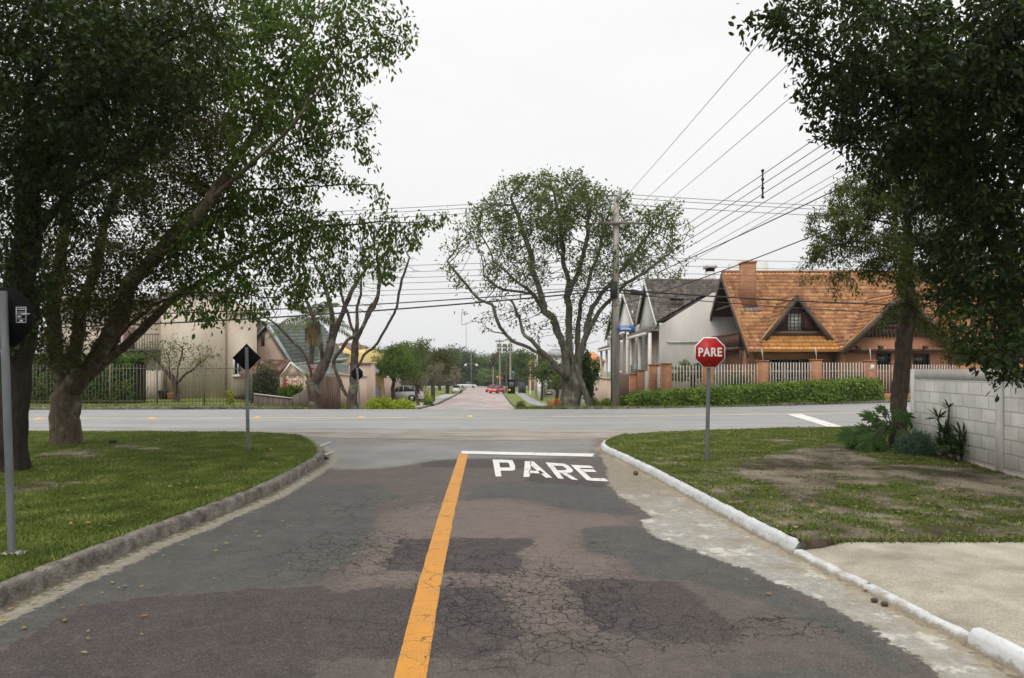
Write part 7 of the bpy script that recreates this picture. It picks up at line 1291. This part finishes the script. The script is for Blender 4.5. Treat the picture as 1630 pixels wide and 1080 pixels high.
# ================================================================ CARS
tyre = M('mat_tyre', (.02, .02, .02), .8); rimm = M('mat_rim', (.35, .36, .37), .35, .05, 3, metal=.6); cglass = glassmat('mat_car_glass', (.015, .018, .022), .05); tl = M('mat_tail_light', (.4, .02, .02), .3); hl = M('mat_head_light', (.7, .72, .72), .2)
def carpaint(n, c):
    m, nt, p, out = newmat(n); p.inputs['Base Color'].default_value = c4(c); p.inputs['Roughness'].default_value = .3; p.inputs['Coat Weight'].default_value = .6; p.inputs['Metallic'].default_value = .1; return m
def car(nm, label, loc, head, paint, kind='hatch', Lc=4.0):
    """car along local +X (front), built then placed"""
    root = empty(nm, (0, 0, 0), label, 'car'); k = Lc/4.0
    if kind == 'hatch': st = [(-1.98, .66, .35, .72), (-1.9, .78, .25, .95), (-1.3, .85, .2, .97), (0, .86, .2, .93), (1.0, .85, .2, .88), (1.6, .8, .22, .76), (1.92, .68, .26, .62), (1.99, .55, .35, .52)]; gh = [(-1.88, .72, .95), (-1.5, .62, 1.38), (-.9, .62, 1.47), (.1, .62, 1.46), (1.15, .74, .86)]
    elif kind == 'sedan': st = [(-2.0, .66, .35, .72), (-1.93, .78, .25, .92), (-1.3, .85, .2, .95), (0, .86, .2, .92), (1.0, .85, .2, .88), (1.6, .8, .22, .76), (1.92, .68, .26, .62), (1.99, .55, .35, .52)]; gh = [(-1.5, .72, .94), (-.95, .62, 1.36), (-.5, .62, 1.42), (.2, .62, 1.41), (1.15, .74, .86)]
    else: st = [(-2.0, .7, .45, .8), (-1.97, .82, .4, 1.0), (-1.3, .86, .35, 1.02), (-.2, .86, .3, 1.0), (.8, .86, .3, .95), (1.6, .82, .32, .86), (1.92, .72, .34, .74), (1.99, .6, .45, .62)]; gh = [(-.28, .74, 1.0), (-.2, .66, 1.46), (.0, .64, 1.52), (.45, .64, 1.51), (1.1, .74, .93)]
    B = MB(); V = []
    for (x, w_, zb, zt_) in st: zm = (zb+zt_)/2; V += [(x*k, -w_*.86, zb), (x*k, -w_, zm*.9), (x*k, -w_*.99, zm*1.15), (x*k, -w_*.88, zt_), (x*k, w_*.88, zt_), (x*k, w_*.99, zm*1.15), (x*k, w_, zm*.9), (x*k, w_*.86, zb)]
    n = len(st); B.add(V, [(i*8+j, i*8+(j+1) % 8, (i+1)*8+(j+1) % 8, (i+1)*8+j) for i in range(n-1) for j in range(8)]+[tuple(range(8)), tuple((n-1)*8+j for j in range(7, -1, -1))]); 
    for (x, w_, zt_), (x2, w2, z2) in zip(gh[1:-1], gh[2:-1]): B.box(((x+x2)/2*k, 0, (zt_+z2)/2), ((x2-x)*k+.02, (w_+w2)+.04, .05))
    body = B.build('body', paint, root, sm=True); B = MB(); V = []
    for (x, w_, zt_) in gh: V += [(x*k, -w_-(.1 if zt_ > 1 else 0), gh[0][2]-.03), (x*k, -w_, zt_-.01), (x*k, w_, zt_-.01), (x*k, w_+(.1 if zt_ > 1 else 0), gh[0][2]-.03)]
    n = len(gh); B.add(V, [(i*4+j, i*4+(j+1) % 4, (i+1)*4+(j+1) % 4, (i+1)*4+j) for i in range(n-1) for j in range(4)]+[(0, 1, 2, 3), (n*4-1, n*4-2, n*4-3, n*4-4)]); B.build('window', cglass, body)
    B = MB()
    for xx, t in ((gh[1][0], .07), (-.35 if kind != 'pickup' else -.2, .06), (gh[-2][0]+.02, .06)):
        for s in (-1, 1): B.tube([(xx*k, s*(gh[2][1]+.1), gh[0][2]-.04), (xx*k-(.0), s*(gh[2][1]+.01), gh[2][2]-.01)], t*.6, 4)
    B.build('pillar', paint, body)
    if kind == 'pickup': B = MB(); B.bx(-1.9*k, -.35*k, -.68, .68, 1.0, 1.025); B.build('load_bed', blackm, body)
    wr = .31
    for sx in (-1.25, 1.22):
        for s in (-1, 1):
            B = MB(); B.cyl((sx*k, s*.66, wr), (sx*k, s*.875, wr), wr+.045, 20); B.build('wheel_arch', blackm, body)
            B = MB(); B.cyl((sx*k, s*.67, wr), (sx*k, s*.885, wr), wr, 20); w_ = B.build('wheel', tyre, root, sm=False); B = MB(); B.cyl((sx*k, s*.86, wr), (sx*k, s*.897, wr), wr*.62, 14); B.build('rim', rimm, w_)
    for s in (-1, 1):
        B = MB(); B.box((1.86*k, s*.58, .66), (.16, .26, .12)); B.build('headlight', hl, root); B = MB(); B.box((-1.93*k, s*.64, .84), (.12, .2, .2)); B.build('tail_light', tl, root)
        B = MB(); B.box((.85*k, s*.93, .95), (.16, .12, .1)); B.build('mirror', paint, root)
    B = MB(); B.box((-1.985*k, 0, .62), (.02, .4, .12)); B.build('number_plate', whitewood, root)
    root.location = loc; root.rotation_euler = (0, 0, head); return root
def ontheroad(x, Y, dz=.03): X = (x-CX)*Y/F; return (X, Y, hgt(X, Y)+dz)
silver = carpaint('mat_silver_paint', (.4, .41, .43)); whp = carpaint('mat_white_paint_car', (.68, .69, .7)); redp = carpaint('mat_red_paint_car', (.5, .02, .03)); drkp = carpaint('mat_dark_paint_car', (.03, .035, .04))
car('parked_car', 'silver hatchback parked behind the yellow shrubs on the left', ontheroad(641, 66, .11), PI-.22, silver, 'hatch', 4.0)
car('parked_car', 'white car seen end-on, parked at the left kerb of the far street', ontheroad(727, 131), PI/2+.02, whp, 'hatch', 4.0)
car('parked_car', 'white sedan standing sideways at the end of the far street', ontheroad(719, 184), PI, whp, 'sedan', 4.3)
car('parked_car', 'white pickup standing sideways at the end of the far street', ontheroad(745, 183), 0, whp, 'pickup', 4.7)
car('parked_car', 'red car nearest of two at the right kerb of the far street', ontheroad(791.5, 126), -PI/2-.45, redp, 'sedan', 4.0)
car('parked_car', 'red car half hidden behind the nearer red car', ontheroad(783.5, 137), -PI/2-.3, redp, 'hatch', 3.9)
car('parked_car', 'dark car parked behind the red cars', ontheroad(791, 143), -PI/2, drkp, 'sedan', 4.1)
# ================================================================ HAZE
hm = bpy.data.materials.new('mat_haze'); hm.use_nodes = True; nt = hm.node_tree; nt.nodes.clear()
ho = nn(nt, 'ShaderNodeOutputMaterial'); hv = nn(nt, 'ShaderNodeVolumePrincipled'); hv.inputs['Color'].default_value = (.9, .93, .97, 1); hv.inputs['Density'].default_value = .0003; nt.links.new(hv.outputs[0], ho.inputs['Volume'])
B = MB(); B.bx(-620, 620, -60, 1520, -5.2, 30); hz = B.build('haze', hm); tag(hz, kind='stuff', label='thin pale haze over the distance')
